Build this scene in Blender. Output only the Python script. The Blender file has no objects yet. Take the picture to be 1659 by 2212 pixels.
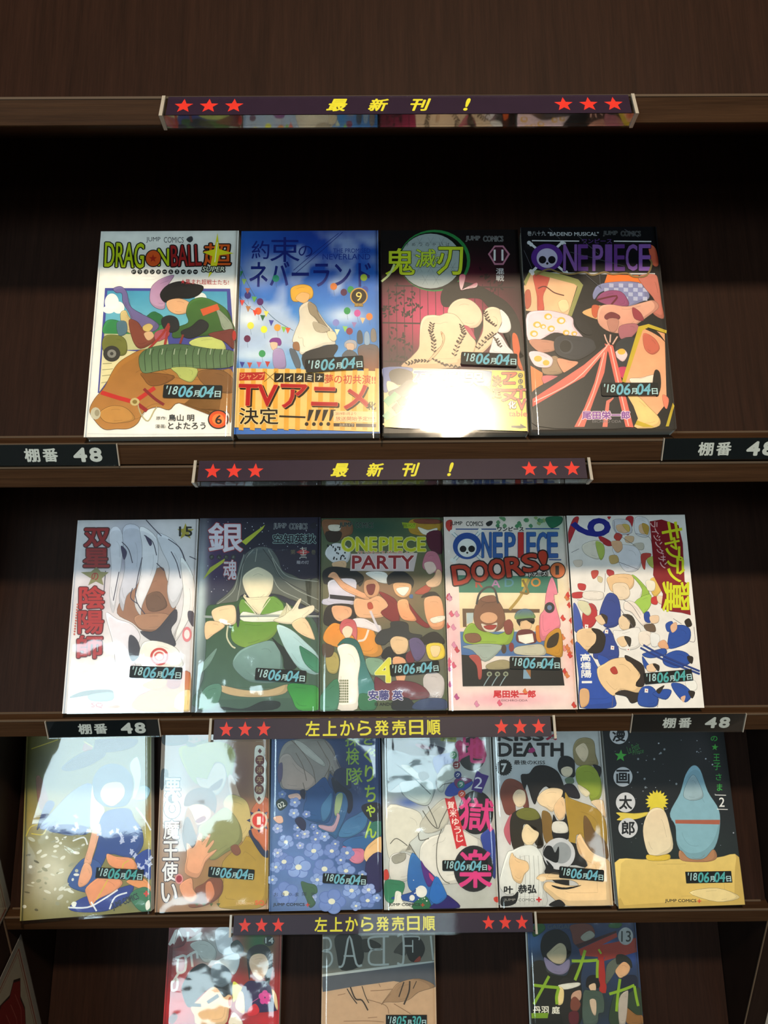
import bpy, math, random
import numpy as np
from mathutils import Vector, Matrix

# ---------------------------------------------------------------- camera
C = bpy.context.scene.collection
sc = bpy.context.scene
Z0 = 1.5                                    # eye height above the floor
cam_d = bpy.data.cameras.new('camera')
cam = bpy.data.objects.new('camera', cam_d); C.objects.link(cam)
cam_d.sensor_fit = 'VERTICAL'; cam_d.sensor_height = 24.0
cam_d.lens = 24.0 * 1788.0 / 2212.0
cam_d.clip_start = 0.02
r_, u_, f_ = ((0.99994823, -0.00894254, -0.0048547), (0.00785103, 0.37455578, 0.92717114), (0.00647291, 0.92716126, -0.37460659))
cam.matrix_world = Matrix(((r_[0], u_[0], -f_[0], 0), (r_[1], u_[1], -f_[1], 0), (r_[2], u_[2], -f_[2], Z0), (0, 0, 0, 1)))
sc.camera = cam

# ---------------------------------------------------------------- world, lights, exposure
w = bpy.data.worlds.new('world'); sc.world = w; w.use_nodes = True
w.node_tree.nodes['Background'].inputs[0].default_value = (0.5, 0.45, 0.4, 1)
w.node_tree.nodes['Background'].inputs[1].default_value = 0.035
sc.view_settings.view_transform = 'Standard'; sc.view_settings.look = 'None'
sc.view_settings.exposure = 0.2; sc.view_settings.gamma = 1.0; sc.view_settings.use_curve_mapping = False

CEIL = 2.9
# (x, y, height, size x, size y, shape, watts, colour, kind)
LAMPS = [
    (0.20, -0.36, 2.78, 0.17, 0.17, 'DISK', 30, (1.0, 0.80, 0.56), 'spot'),
    (-1.40, -2.12, 2.86, 1.30, 1.36, 'RECTANGLE', 66, (0.70, 0.92, 1.0), 'panel'),
    (-1.40, -4.40, 2.86, 1.20, 0.90, 'RECTANGLE', 36, (0.72, 0.93, 1.0), 'panel'),
    (0.12, -2.10, 2.86, 0.45, 0.60, 'RECTANGLE', 9, (0.72, 0.93, 1.0), 'panel'),
    (1.90, -3.00, 2.86, 1.20, 0.60, 'RECTANGLE', 16, (0.78, 0.95, 1.0), 'panel'),  # unseen panel added as fill for the right side
]
for i, (x, y, z, sx, sy, shp, W, col, kind) in enumerate(LAMPS):
    ld = bpy.data.lights.new('lamp_light', 'AREA'); ld.shape = shp; ld.size = sx
    if shp == 'RECTANGLE': ld.size_y = sy
    ld.energy = W; ld.color = col
    lo = bpy.data.objects.new('lamp_light', ld); C.objects.link(lo)
    lo.location = (x, y, z)

# ---------------------------------------------------------------- helpers
def lin(h):
    c = [int(h[i:i+2], 16) / 255 for i in (0, 2, 4)]
    return tuple((v / 12.92 if v <= .04045 else ((v + .055) / 1.055) ** 2.4) for v in c)

def mat(name, col, rough=.5, spec=.5, metallic=0, coat=0):
    m = bpy.data.materials.new(name); m.use_nodes = True
    b = m.node_tree.nodes['Principled BSDF']
    b.inputs['Base Color'].default_value = (*col, 1); b.inputs['Roughness'].default_value = rough
    b.inputs['Specular IOR Level'].default_value = spec; b.inputs['Metallic'].default_value = metallic
    b.inputs['Coat Weight'].default_value = coat
    return m

def wood(name, c1, c2, rough=.42, vertical=False, spec=.35):
    m = mat(name, c1, rough, spec); nt = m.node_tree; N = nt.nodes; L = nt.links; b = N['Principled BSDF']
    tc = N.new('ShaderNodeTexCoord'); mp = N.new('ShaderNodeMapping')
    mp.inputs['Scale'].default_value = (70, 4, 2.2) if vertical else (2.2, 40, 90)
    n1 = N.new('ShaderNodeTexNoise'); n1.inputs['Scale'].default_value = 3.0; n1.inputs['Detail'].default_value = 7; n1.inputs['Roughness'].default_value = .62
    n2 = N.new('ShaderNodeTexNoise'); n2.inputs['Scale'].default_value = 14; n2.inputs['Detail'].default_value = 4
    cr = N.new('ShaderNodeValToRGB'); cr.color_ramp.elements[0].position = .32; cr.color_ramp.elements[1].position = .72
    cr.color_ramp.elements[0].color = (*c1, 1); cr.color_ramp.elements[1].color = (*c2, 1)
    mx = N.new('ShaderNodeMix'); mx.data_type = 'FLOAT'; mx.inputs[0].default_value = .35
    L.new(tc.outputs['Object'], mp.inputs['Vector']); L.new(mp.outputs[0], n1.inputs['Vector']); L.new(mp.outputs[0], n2.inputs['Vector'])
    L.new(n1.outputs[0], mx.inputs[2]); L.new(n2.outputs[0], mx.inputs[3]); L.new(mx.outputs[0], cr.inputs[0]); L.new(cr.outputs[0], b.inputs['Base Color'])
    bp = N.new('ShaderNodeBump'); bp.inputs['Strength'].default_value = .12; bp.inputs['Distance'].default_value = .001
    L.new(n1.outputs[0], bp.inputs['Height']); L.new(bp.outputs[0], b.inputs['Normal'])
    return m

def print_mat(name, rough=.35, coat=0.0, spec=.4):
    m = mat(name, (1, 1, 1), rough, spec, 0, coat); nt = m.node_tree; N = nt.nodes; L = nt.links; b = N['Principled BSDF']
    b.inputs['Coat Roughness'].default_value = .12
    at = N.new('ShaderNodeAttribute'); at.attribute_name = 'Col'
    tc = N.new('ShaderNodeTexCoord'); n = N.new('ShaderNodeTexNoise'); n.inputs['Scale'].default_value = 120; n.inputs['Detail'].default_value = 5
    mr = N.new('ShaderNodeMapRange'); mr.inputs[3].default_value = .84; mr.inputs[4].default_value = 1.08
    mx = N.new('ShaderNodeMix'); mx.data_type = 'RGBA'; mx.blend_type = 'MULTIPLY'; mx.inputs[0].default_value = 1
    L.new(tc.outputs['Object'], n.inputs['Vector']); L.new(n.outputs[0], mr.inputs[0]); L.new(mr.outputs[0], mx.inputs[7]); L.new(at.outputs['Color'], mx.inputs[6])
    L.new(mx.outputs[2], b.inputs['Base Color'])
    return m

def film(name, tint=(.97, .98, .98), ior=1.5, rough=.03, gain=1.6, bump=.0):
    m = bpy.data.materials.new(name); m.use_nodes = True; nt = m.node_tree; N = nt.nodes; L = nt.links; N.clear()
    out = N.new('ShaderNodeOutputMaterial'); tr = N.new('ShaderNodeBsdfTransparent'); tr.inputs[0].default_value = (*tint, 1)
    gl = N.new('ShaderNodeBsdfGlossy'); gl.inputs['Roughness'].default_value = rough; gl.inputs[0].default_value = (1, 1, 1, 1)
    fr = N.new('ShaderNodeFresnel'); fr.inputs[0].default_value = ior
    mu = N.new('ShaderNodeMath'); mu.operation = 'MULTIPLY'; mu.inputs[1].default_value = gain; mu.use_clamp = True
    mx = N.new('ShaderNodeMixShader')
    L.new(fr.outputs[0], mu.inputs[0]); L.new(mu.outputs[0], mx.inputs[0]); L.new(tr.outputs[0], mx.inputs[1]); L.new(gl.outputs[0], mx.inputs[2]); L.new(mx.outputs[0], out.inputs[0])
    if bump:
        tc = N.new('ShaderNodeTexCoord'); n = N.new('ShaderNodeTexNoise'); n.inputs['Scale'].default_value = 26; n.inputs['Detail'].default_value = 4; n.inputs['Distortion'].default_value = 1.2
        bp = N.new('ShaderNodeBump'); bp.inputs['Strength'].default_value = bump; bp.inputs['Distance'].default_value = .004
        L.new(tc.outputs['Object'], n.inputs['Vector']); L.new(n.outputs[0], bp.inputs['Height']); L.new(bp.outputs[0], gl.inputs['Normal'])
    return m

M = dict(
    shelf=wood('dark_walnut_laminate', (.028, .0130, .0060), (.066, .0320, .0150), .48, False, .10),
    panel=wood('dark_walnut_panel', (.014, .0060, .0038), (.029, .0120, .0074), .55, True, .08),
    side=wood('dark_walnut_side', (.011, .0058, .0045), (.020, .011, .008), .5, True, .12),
    edge=mat('edge_highlight_and_trim', (.12, .082, .055), .5, .2),  # pale tone paints the highlight on board edges, also colours corner trim
    seam=mat('dark_gap', (.006, .005, .005), .7),
    paper=mat('page_paper', (.62, .60, .55), .8, .2),
    cover=mat('cover_card', (.80, .79, .76), .35, .4),
    art=print_mat('cover_print', .38, .0),
    band=print_mat('paper_band_print', .22, .6),
    sticker=print_mat('date_sticker_print', .45, .0, .25),
    sleeve=film('clear_plastic_sleeve', rough=.05, gain=1.3, bump=.02),
    acrylic=film('clear_acrylic', (.93, .95, .95), 1.49, .04, .28),
    acrylic_edge=mat('acrylic_edge', (.42, .38, .33), .25),
    sign=print_mat('sign_card_print', .45, .0, .3),
    plate=print_mat('number_plate_print', .4, .0, .3),
    floor=wood('floor_boards', (.10, .06, .04), (.16, .10, .06), .5),
    plaster=mat('plaster', (.55, .50, .44), .9, .1),
    white=mat('lamp_housing_white', (.7, .7, .68), .5),
)
def _emit(name, col, s):
    m = bpy.data.materials.new(name); m.use_nodes = True; b = m.node_tree.nodes['Principled BSDF']
    b.inputs['Base Color'].default_value = (*col, 1); b.inputs['Emission Color'].default_value = (*col, 1); b.inputs['Emission Strength'].default_value = s
    return m
M['glow'] = _emit('lit_diffuser', (.9, .95, 1), 3.0)
M['glow_warm'] = _emit('lit_lamp_lens', (1, .8, .55), 6.0)

def link(name, me, m=None, parent=None, loc=None):
    o = bpy.data.objects.new(name, me); C.objects.link(o)
    if m and me is not None: me.materials.append(m)
    if parent: o.parent = parent
    if loc: o.location = loc
    return o
def mesh(name, V, F, cols=None, smooth=False):
    me = bpy.data.meshes.new(name); me.from_pydata([tuple(v) for v in V], [], F)
    if cols is not None:
        a = me.color_attributes.new('Col', 'FLOAT_COLOR', 'POINT')
        arr = np.ones((len(V), 4), np.float32); arr[:, :3] = np.array(cols, np.float32)
        a.data.foreach_set('color', arr.ravel())
    if smooth: me.polygons.foreach_set('use_smooth', [True] * len(F))
    me.update(); return me
def box_vf(x0, x1, y0, y1, z0, z1, bev=0.0):
    """box with chamfered edges along x (bev) """
    if not bev:
        V = [(x, y, z) for x in (x0, x1) for y in (y0, y1) for z in (z0, z1)]
        return V, [(0, 1, 3, 2), (4, 6, 7, 5), (0, 4, 5, 1), (2, 3, 7, 6), (0, 2, 6, 4), (1, 5, 7, 3)]
    p = [(y0 + bev, z0), (y1 - bev, z0), (y1, z0 + bev), (y1, z1 - bev), (y1 - bev, z1), (y0 + bev, z1), (y0, z1 - bev), (y0, z0 + bev)]
    V = [(x0, *q) for q in p] + [(x1, *q) for q in p]; n = 8
    F = [tuple(range(n - 1, -1, -1)), tuple(range(n, 2 * n))] + [(i, (i + 1) % n, (i + 1) % n + n, i + n) for i in range(n)]
    return V, [tuple(reversed(f)) for f in F]
def box(name, x0, x1, y0, y1, z0, z1, m, parent=None, bev=0.0):
    return link(name, mesh(name, *box_vf(x0, x1, y0, y1, z0, z1, bev)), m, parent)
def props(o, label, cat, group=None):
    o['label'] = label; o['category'] = cat
    if group: o['group'] = group
    return o
def empty(name, loc, label, cat, group=None):
    o = bpy.data.objects.new(name, None); C.objects.link(o); o.location = loc; o.empty_display_size = .02
    return props(o, label, cat, group)

# ---- lettering: outlines of the built-in font, fitted into a frame
_tc = {}
def glyphs(s, off, shear):
    key = (s, round(off, 3), shear)
    if key in _tc: return _tc[key]
    cu = bpy.data.curves.new('lettering', 'FONT'); cu.body = s; cu.size = 1; cu.offset = off; cu.resolution_u = 3; cu.shear = shear
    o = bpy.data.objects.new('lettering', cu); C.objects.link(o)
    dg = bpy.context.evaluated_depsgraph_get(); dg.update()
    me = o.evaluated_get(dg).to_mesh()
    V = [tuple(v.co[:2]) for v in me.vertices]; F = [tuple(p.vertices) for p in me.polygons]
    o.evaluated_get(dg).to_mesh_clear()
    bpy.data.objects.remove(o); bpy.data.curves.remove(cu)
    _tc[key] = (V, F); return V, F

class Art:
    """collects flat coloured shapes (millimetres) stacked in thin printed layers"""
    def __init__(s, step=.008, base=.02): s.V = []; s.F = []; s.C = []; s.bb = []; s.step = step; s.base = base; s.top = base
    def layer(s, P, deep=1):
        xs = [p[0] for p in P]; ys = [p[1] for p in P]; b = (min(xs), min(ys), max(xs), max(ys)); l = 0
        for (q, k) in s.bb:
            if k >= l and q[0] < b[2] and q[2] > b[0] and q[1] < b[3] and q[3] > b[1]: l = k + 1
        s.bb.append((b, l + deep - 1)); z = s.base + l * s.step; s.top = max(s.top, z + (deep - 1) * s.step); return z
    def add(s, P, F, col, col2=None, z=None):
        if z is None: z = s.layer(P)
        n = len(s.V); s.V += [(x, y, z) for x, y in P]; s.F += [tuple(i + n for i in f) for f in F]
        if col2:
            ys = [p[1] for p in P]; y0, y1 = min(ys), max(ys); d = max(y1 - y0, 1e-6)
            s.C += [tuple(b_ + (a_ - b_) * (y - y0) / d for a_, b_ in zip(col, col2)) for y in ys]
        else: s.C += [col] * len(P)
    def poly(s, P, col, col2=None): s.add(P, [tuple(range(len(P)))], col, col2)
    def ellipse(s, c, u, v, col, col2=None, n=20):
        s.poly([(c[0] + u[0] * math.cos(t) + v[0] * math.sin(t), c[1] + u[1] * math.cos(t) + v[1] * math.sin(t)) for t in (i * 2 * math.pi / n for i in range(n))], col, col2)
    def stroke(s, P, wd, col, closed=False):
        n = len(P); A = []; B = []
        for i in range(n):
            a = P[(i - 1) % n] if (closed or i > 0) else P[i]; b = P[(i + 1) % n] if (closed or i < n - 1) else P[i]
            dx, dy = b[0] - a[0], b[1] - a[1]; L = math.hypot(dx, dy) or 1
            A.append((P[i][0] - dy / L * wd / 2, P[i][1] + dx / L * wd / 2)); B.append((P[i][0] + dy / L * wd / 2, P[i][1] - dx / L * wd / 2))
        F = [(i, (i + 1) % n, (i + 1) % n + n, i + n) for i in range(n if closed else n - 1)]
        s.add(A + B, F, col)
    def text(s, t, c, u, v, col, ol=None, ow=0, bold=0, sh=0):
        V0, F0 = glyphs(t, 0, sh)
        if not V0: return
        xs = [p[0] for p in V0]; ys = [p[1] for p in V0]; x0, x1, y0, y1 = min(xs), max(xs), min(ys), max(ys)
        W = max(x1 - x0, .02); H = max(y1 - y0, .02)
        if y1 - y0 < .2: v = (v[0] * .25, v[1] * .25)
        P0 = [(c[0] + u[0] * ((x - x0) / W * 2 - 1) + v[0] * ((y - y0) / H * 2 - 1), c[1] + u[1] * ((x - x0) / W * 2 - 1) + v[1] * ((y - y0) / H * 2 - 1)) for x, y in V0]
        def put(off, cc):
            rings = [(0, 1)] if off <= .02 else [(off, 8), (0, 1)] if off < .5 else [(off, 12), (off * .5, 5), (0, 1)]
            k = sum(q for _, q in rings); xs_ = [p[0] for p in P0]; ys_ = [p[1] for p in P0]
            bb = [(min(xs_) - off, min(ys_) - off), (max(xs_) + off, max(ys_) + off)]
            z = s.layer(bb, 1 + int(k * .003 / s.step)); i_ = 0
            for r, q in rings:
                for i in range(q):
                    dx, dy = r * math.cos(i * 2 * math.pi / q), r * math.sin(i * 2 * math.pi / q)
                    s.add([(x + dx, y + dy) for x, y in P0], F0, cc, None, z + i_ * .003); i_ += 1
        if ol: put(ow + bold, ol)
        put(bold, col)
    def build(s, name, m, parent, scale=.001):
        return link(name, mesh(name, [(x * scale, y * scale, z * scale) for x, y, z in s.V], s.F, s.C), m, parent)

def spline(P, closed, sub):
    n = len(P); out = []
    rng = range(n) if closed else range(n - 1)
    for i in rng:
        g = (lambda j: P[j % n]) if closed else (lambda j: P[min(max(j, 0), n - 1)])
        p0, p1, p2, p3 = g(i - 1), g(i), g(i + 1), g(i + 2)
        for k in range(sub):
            t = k / sub
            out.append(tuple(.5 * (2 * p1[a] + (p2[a] - p0[a]) * t + (2 * p0[a] - 5 * p1[a] + 4 * p2[a] - p3[a]) * t * t + (3 * p1[a] - p0[a] - 3 * p2[a] + p3[a]) * t ** 3) for a in (0, 1)))
    if not closed: out.append(P[-1])
    return out

# ---------------------------------------------------------------- the room
def struct(o): o['kind'] = 'structure'; return o
struct(box('floor', -4, 4, -6, 1.0, -.05, 0, M['floor']))
struct(box('ceiling', -4, 4, -6, 1.0, CEIL, CEIL + .05, M['plaster']))
struct(box('wall_back', -4, 4, 1.0, 1.05, 0, CEIL, M['plaster']))
struct(box('wall_front', -4, 4, -6.05, -6, 0, CEIL, M['plaster']))
struct(box('wall_left', -4.05, -4, -6, 1.0, 0, CEIL, M['plaster']))
struct(box('wall_right', 4, 4.05, -6, 1.0, 0, CEIL, M['plaster']))
for i, (x, y, z, sx, sy, shp, W, col, kind) in enumerate(LAMPS):
    if kind == 'spot':
        t = empty('ceiling_spotlight', (x, y, CEIL), 'round warm ceiling downlight above the bookcase', 'lamp')
        n = 24; V = []; F = []
        for (r, h) in ((.115, 0), (.115, -.115), (.095, -.115), (.095, -.02)):
            V += [(r * math.cos(a), r * math.sin(a), h) for a in (k * 2 * math.pi / n for k in range(n))]
        for q in range(3): F += [(q * n + k, q * n + (k + 1) % n, (q + 1) * n + (k + 1) % n, (q + 1) * n + k) for k in range(n)]
        F.append(tuple(range(3 * n, 4 * n)))
        link('housing', mesh('housing', V, F), M['white'], t)
    else:
        t = empty('ceiling_light', (x, y, CEIL), ['', 'long cool ceiling light behind the viewer on the left', 'long cool ceiling light farther back in the room', 'small cool ceiling light in the middle of the room', 'added cool ceiling fill light on the right of the room'][i], 'lamp', 'ceiling lights')
        V, F = box_vf(-sx / 2 - .03, sx / 2 + .03, -sy / 2 - .03, sy / 2 + .03, -.035, 0)
        link('housing', mesh('housing', V, F), M['white'], t)

# ---------------------------------------------------------------- the bookcase
XL, XR = -.375, .389
YF, YB = .615, .95
TILT = math.radians(36.2)
case = empty('bookcase', (0, .78, 0), 'dark walnut display bookcase with sloping panels and five shelves of comics', 'bookcase')
def cbox(name, x0, x1, y0, y1, z0, z1, m, bev=0.0, label=None):
    V, F = box_vf(x0, x1, y0 - .78, y1 - .78, z0, z1, bev)
    o = link(name, mesh(name, V, F), m, case)
    if label: o['label'] = label
    return o
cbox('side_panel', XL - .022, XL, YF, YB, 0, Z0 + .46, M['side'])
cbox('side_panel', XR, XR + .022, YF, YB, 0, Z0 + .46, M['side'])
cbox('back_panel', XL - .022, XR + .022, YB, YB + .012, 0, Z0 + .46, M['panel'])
cbox('top_board', XL, XR, YF, YB, Z0 + .44, Z0 + .46, M['shelf'], .0008)
cbox('plinth', XL, XR, YF + .02, YF + .04, 0, .08, M['shelf'])
# sizes of every shelf board: (top, bottom, front)
BOARDS = [(.0505, .033, YF), (-.1895, -.2072, YF), (-.2084, -.2255, YF), (-.4455, -.4632, YF), (-.680, -.6968, YF), (-.926, -.945, .565), (-1.36, -1.38, .565)]
for zt, zb, yf in BOARDS: cbox('shelf_board', XL, XR, yf, YB, Z0 + zb, Z0 + zt, M['shelf'], .0007)
# pale strips painting the edge highlight along the front top of each board
for zt, zb, yf in BOARDS: cbox('pale_edge_line', XL, XR, yf - .0004, yf + .0010, Z0 + zt - .0011, Z0 + zt + .0003, M['edge'])
def slope(y0, z0, z1, tilt, name='display_panel'):
    """sloping display panel standing on a shelf and leaning back"""
    L = (z1 - z0) / math.cos(tilt); th = .004
    d = Vector((0, math.sin(tilt), math.cos(tilt))); nn = Vector((0, math.cos(tilt), -math.sin(tilt)))
    a = Vector((0, y0, z0 + .0003)); b = a + d * L
    V = [(x, *p) for x in (XL + .001, XR - .001) for p in [((a)[1] - .78, a[2] + Z0), ((b)[1] - .78, b[2] + Z0), ((b + nn * th)[1] - .78, b[2] + Z0), ((a + nn * .002)[1] - .78 + .004, a[2] + Z0)]]
    F = [(0, 1, 2, 3), (7, 6, 5, 4), (0, 4, 5, 1), (1, 5, 6, 2), (2, 6, 7, 3), (3, 7, 4, 0)]
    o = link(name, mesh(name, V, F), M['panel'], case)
    cbox('panel_edge_glint', XL + .004, XR - .006, y0 - .0012, y0 + .0002, Z0 + z0 - .0001, Z0 + z0 + .0011, M['edge'])  # pale strip paints the light caught by the panel's lower edge
cbox('pale_edge_line', XR - .0008, XR + .0004, YF - .0004, YF + .0008, .1, Z0 + .45, M['edge'])
slope(.640, .0505, .425, math.radians(33))
slope(.6330, -.1895, .0325, TILT)
slope(.6260, -.4455, -.2260, TILT)
slope(.6260, -.680, -.4637, TILT)
slope(.608, -.926, -.6973, math.radians(38))

# neighbouring cabinet end that runs forward on the left, with two sleeved cards on it
nb = empty('cabinet_end', (XL - .012, .35, 0), 'dark brown end panel of the neighbouring cabinet left of the bookcase', 'cabinet')
V, F = box_vf(-.011, .0115, -.23, .262, 0, Z0 - .58); link('end_panel', mesh('end_panel', V, F), M['side'], nb)
V, F = box_vf(.0112, .0122, .2622, .2640, 0, Z0 - .58); link('pale_edge_line', mesh('pale_edge_line', V, F), M['edge'], nb)

# ---------------------------------------------------------------- signs
def sign(x0, x1, zt, words, italic, label, rz=0.0, dep=.0143, dz=.0125):
    L = (x1 - x0) * 1000
    o = empty('shelf_sign', ((x0 + x1) / 2, YF, Z0 + zt), label, 'sign', 'long purple signs clipped to the shelf edges')
    o.rotation_euler = (0, rz, 0)
    dep2, dz2 = dep - .0038, .0078
    # frame of the printed face: runs along x, down the slope
    a = math.atan2(dep, dz); H = math.hypot(dep, dz) * 1000
    fr = Matrix(((1, 0, 0, 0), (0, math.sin(a), -math.cos(a), 0), (0, math.cos(a), math.sin(a), 0), (0, 0, 0, 1)))   # x right, y up the face, z outward
    fr = Matrix.Translation((0, -dep, -dz)) @ fr
    def in_face(art, name, m):
        ob = art.build(name, m, o); ob.matrix_local = fr; return ob
    A = Art(.01, .02); h = H
    A.poly([(-L / 2 + 3, .6), (L / 2 - 3, .6), (L / 2 - 3, h - .3), (-L / 2 + 3, h - .3)], lin('2E1E32'))
    pc = in_face(A, 'printed_card', M['sign'])
    def on_card(art, name): return art.build(name, M['sign'], pc)
    for sgn in (-1, 1):
        for k in range(3):
            S = Art(.01, .05)
            cx = sgn * (L / 2 - 47 + k * 16.6) if sgn > 0 else -L / 2 + 14 + k * 16.6
            pts = []
            for i in range(10):
                t = math.radians(90 + i * 36); r = 7.0 if i % 2 == 0 else 3.0
                pts.append((cx + r * math.cos(t) * .92, h * .50 - .3 + r * math.sin(t)))
            S.poly(pts, lin('E8392E')); on_card(S, 'star')
    n = len(words)
    if italic: xs = [-41, -13.5, 14.5, 45]; sz = 11
    else:
        sp = 15.2; xs = [-62 + i * 15.3 for i in range(n)]; sz = 12
    for ch, cx in zip(words, xs):
        T = Art(.01, .05)
        if ch == '！': T.text('!', (cx, h * .5), (2.3, 0), (0, sz * .52), lin('E8DC3A'), bold=.45, sh=.3)
        else: T.text(ch, (cx, h * .5), (sz * (.60 if italic else .50), 0), (0, sz * (.52 if italic else .52)), lin('E8DC3A'), bold=.40 if italic else .28, sh=.3 if italic else 0)
        on_card(T, 'character')
    # clear channel: sloped front, crease, short return underneath, closed ends
    t = .0009; hx = (x1 - x0) / 2
    prof = [(-.0002, 0.0002), (-dep - t, -dz - .0001), (-dep + dep2, -dz - dz2), (-dep + dep2 + .0006, -dz - dz2 + t), (-dep + t * .6, -dz), (.0, -.0012 + .0001)]
    prof = [(y + 0, z) for y, z in prof]
    V = [(x, y - .0006, z) for x in (-hx, hx) for y, z in prof]; n_ = 6
    F = [(i, (i + 1) % n_, (i + 1) % n_ + n_, i + n_) for i in range(n_)]
    link('acrylic_channel', mesh('acrylic_channel', V, F), M['acrylic'], o)
    for sx in (-1, 1):
        x = sx * hx; ww = .0022
        q = [(.0, .0004), (-dep - .0014, -dz), (-dep + dep2, -dz - dz2 - .0004), (-dep + dep2 + .001, -dz - dz2 + .001), (-dep + .0010, -dz + .0002), (.0, -.0012)]
        V = [(xx, y - .0004, z) for xx in (x - ww / 2, x + ww / 2) for y, z in q]
        F = [tuple(range(5, -1, -1)), tuple(range(6, 12))] + [(i, (i + 1) % 6, (i + 1) % 6 + 6, i + 6) for i in range(6)]
        e_ = link('end_cap', mesh('end_cap', V, F), M['acrylic_edge'], o)
        e_['label'] = 'cloudy clear plastic end of the sign'
sign(-.1405, .1715, .0508, '最新刊！', True, 'purple sign with slanted yellow characters on the topmost shelf edge')
sign(-.1425, .1645, -.2040, '最新刊！', True, 'purple sign with slanted yellow characters under the top row of comics')
sign(-.1505, .1545, -.4452, '左上から発売日順', False, 'purple sign with seven upright yellow characters under the middle row of comics', 0, .0125, .0142)
sign(-.1500, .1530, -.6797, '左上から発売日順', False, 'purple sign with upright yellow characters on the lowest visible shelf edge', 0, .0125, .0142)

def plate(x0, x1, zt, h, label, rz=0):
    W = (x1 - x0) * 1000; H = h * 1000
    o = empty('shelf_number_plate', ((x0 + x1) / 2, YF - .0012, Z0 + zt - h / 2), label, 'label', 'black shelf number plates')
    o.rotation_euler = (math.pi / 2, -rz, 0)
    A = Art(.01, .02); A.poly([(-W / 2 + .6, -H / 2 + .4), (W / 2 - .6, -H / 2 + .4), (W / 2 - .6, H / 2 - .4), (-W / 2 + .6, H / 2 - .4)], lin('10181C'))
    pc = A.build('black_card', M['plate'], o)
    for ch, cx, hw, bo in (('棚', -16.5, 5.6, .34), ('番', -2.5, 5.6, .34), ('4', 20.5, 4.6, .7), ('8', 32.5, 4.2, .7)):
        T = Art(.01, .05); T.text(ch, (cx * W / 100, 0), (hw, 0), (0, 5.2), lin('E8E8E4'), bold=bo); T.build('character', M['plate'], pc)
    V, F = box_vf(-W / 2000, W / 2000, -H / 2000, H / 2000, .0005, .0011)
    link('clear_cover', mesh('clear_cover', V, F), M['acrylic'], o)
    for sx in (-1, 1):
        V, F = box_vf(sx * W / 2000 - .0004, sx * W / 2000 + .0003, -H / 2000, H / 2000, -.0006, .0012)
        link('edge', mesh('edge', V, F), M['acrylic_edge'], o)
plate(-.302, -.2015, -.1893, .0178, 'black plate numbered 48 at the left end under the top row of comics')
plate(.2215, .322, -.1880, .0182, 'black plate numbered 48 at the right end under the top row of comics', .0)
plate(-.297, -.1965, -.4450, .0182, 'black plate numbered 48 left under the middle row of comics', .012)
plate(.2245, .326, -.4440, .0195, 'black plate numbered 48 right under the middle row of comics', -.004)

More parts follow.
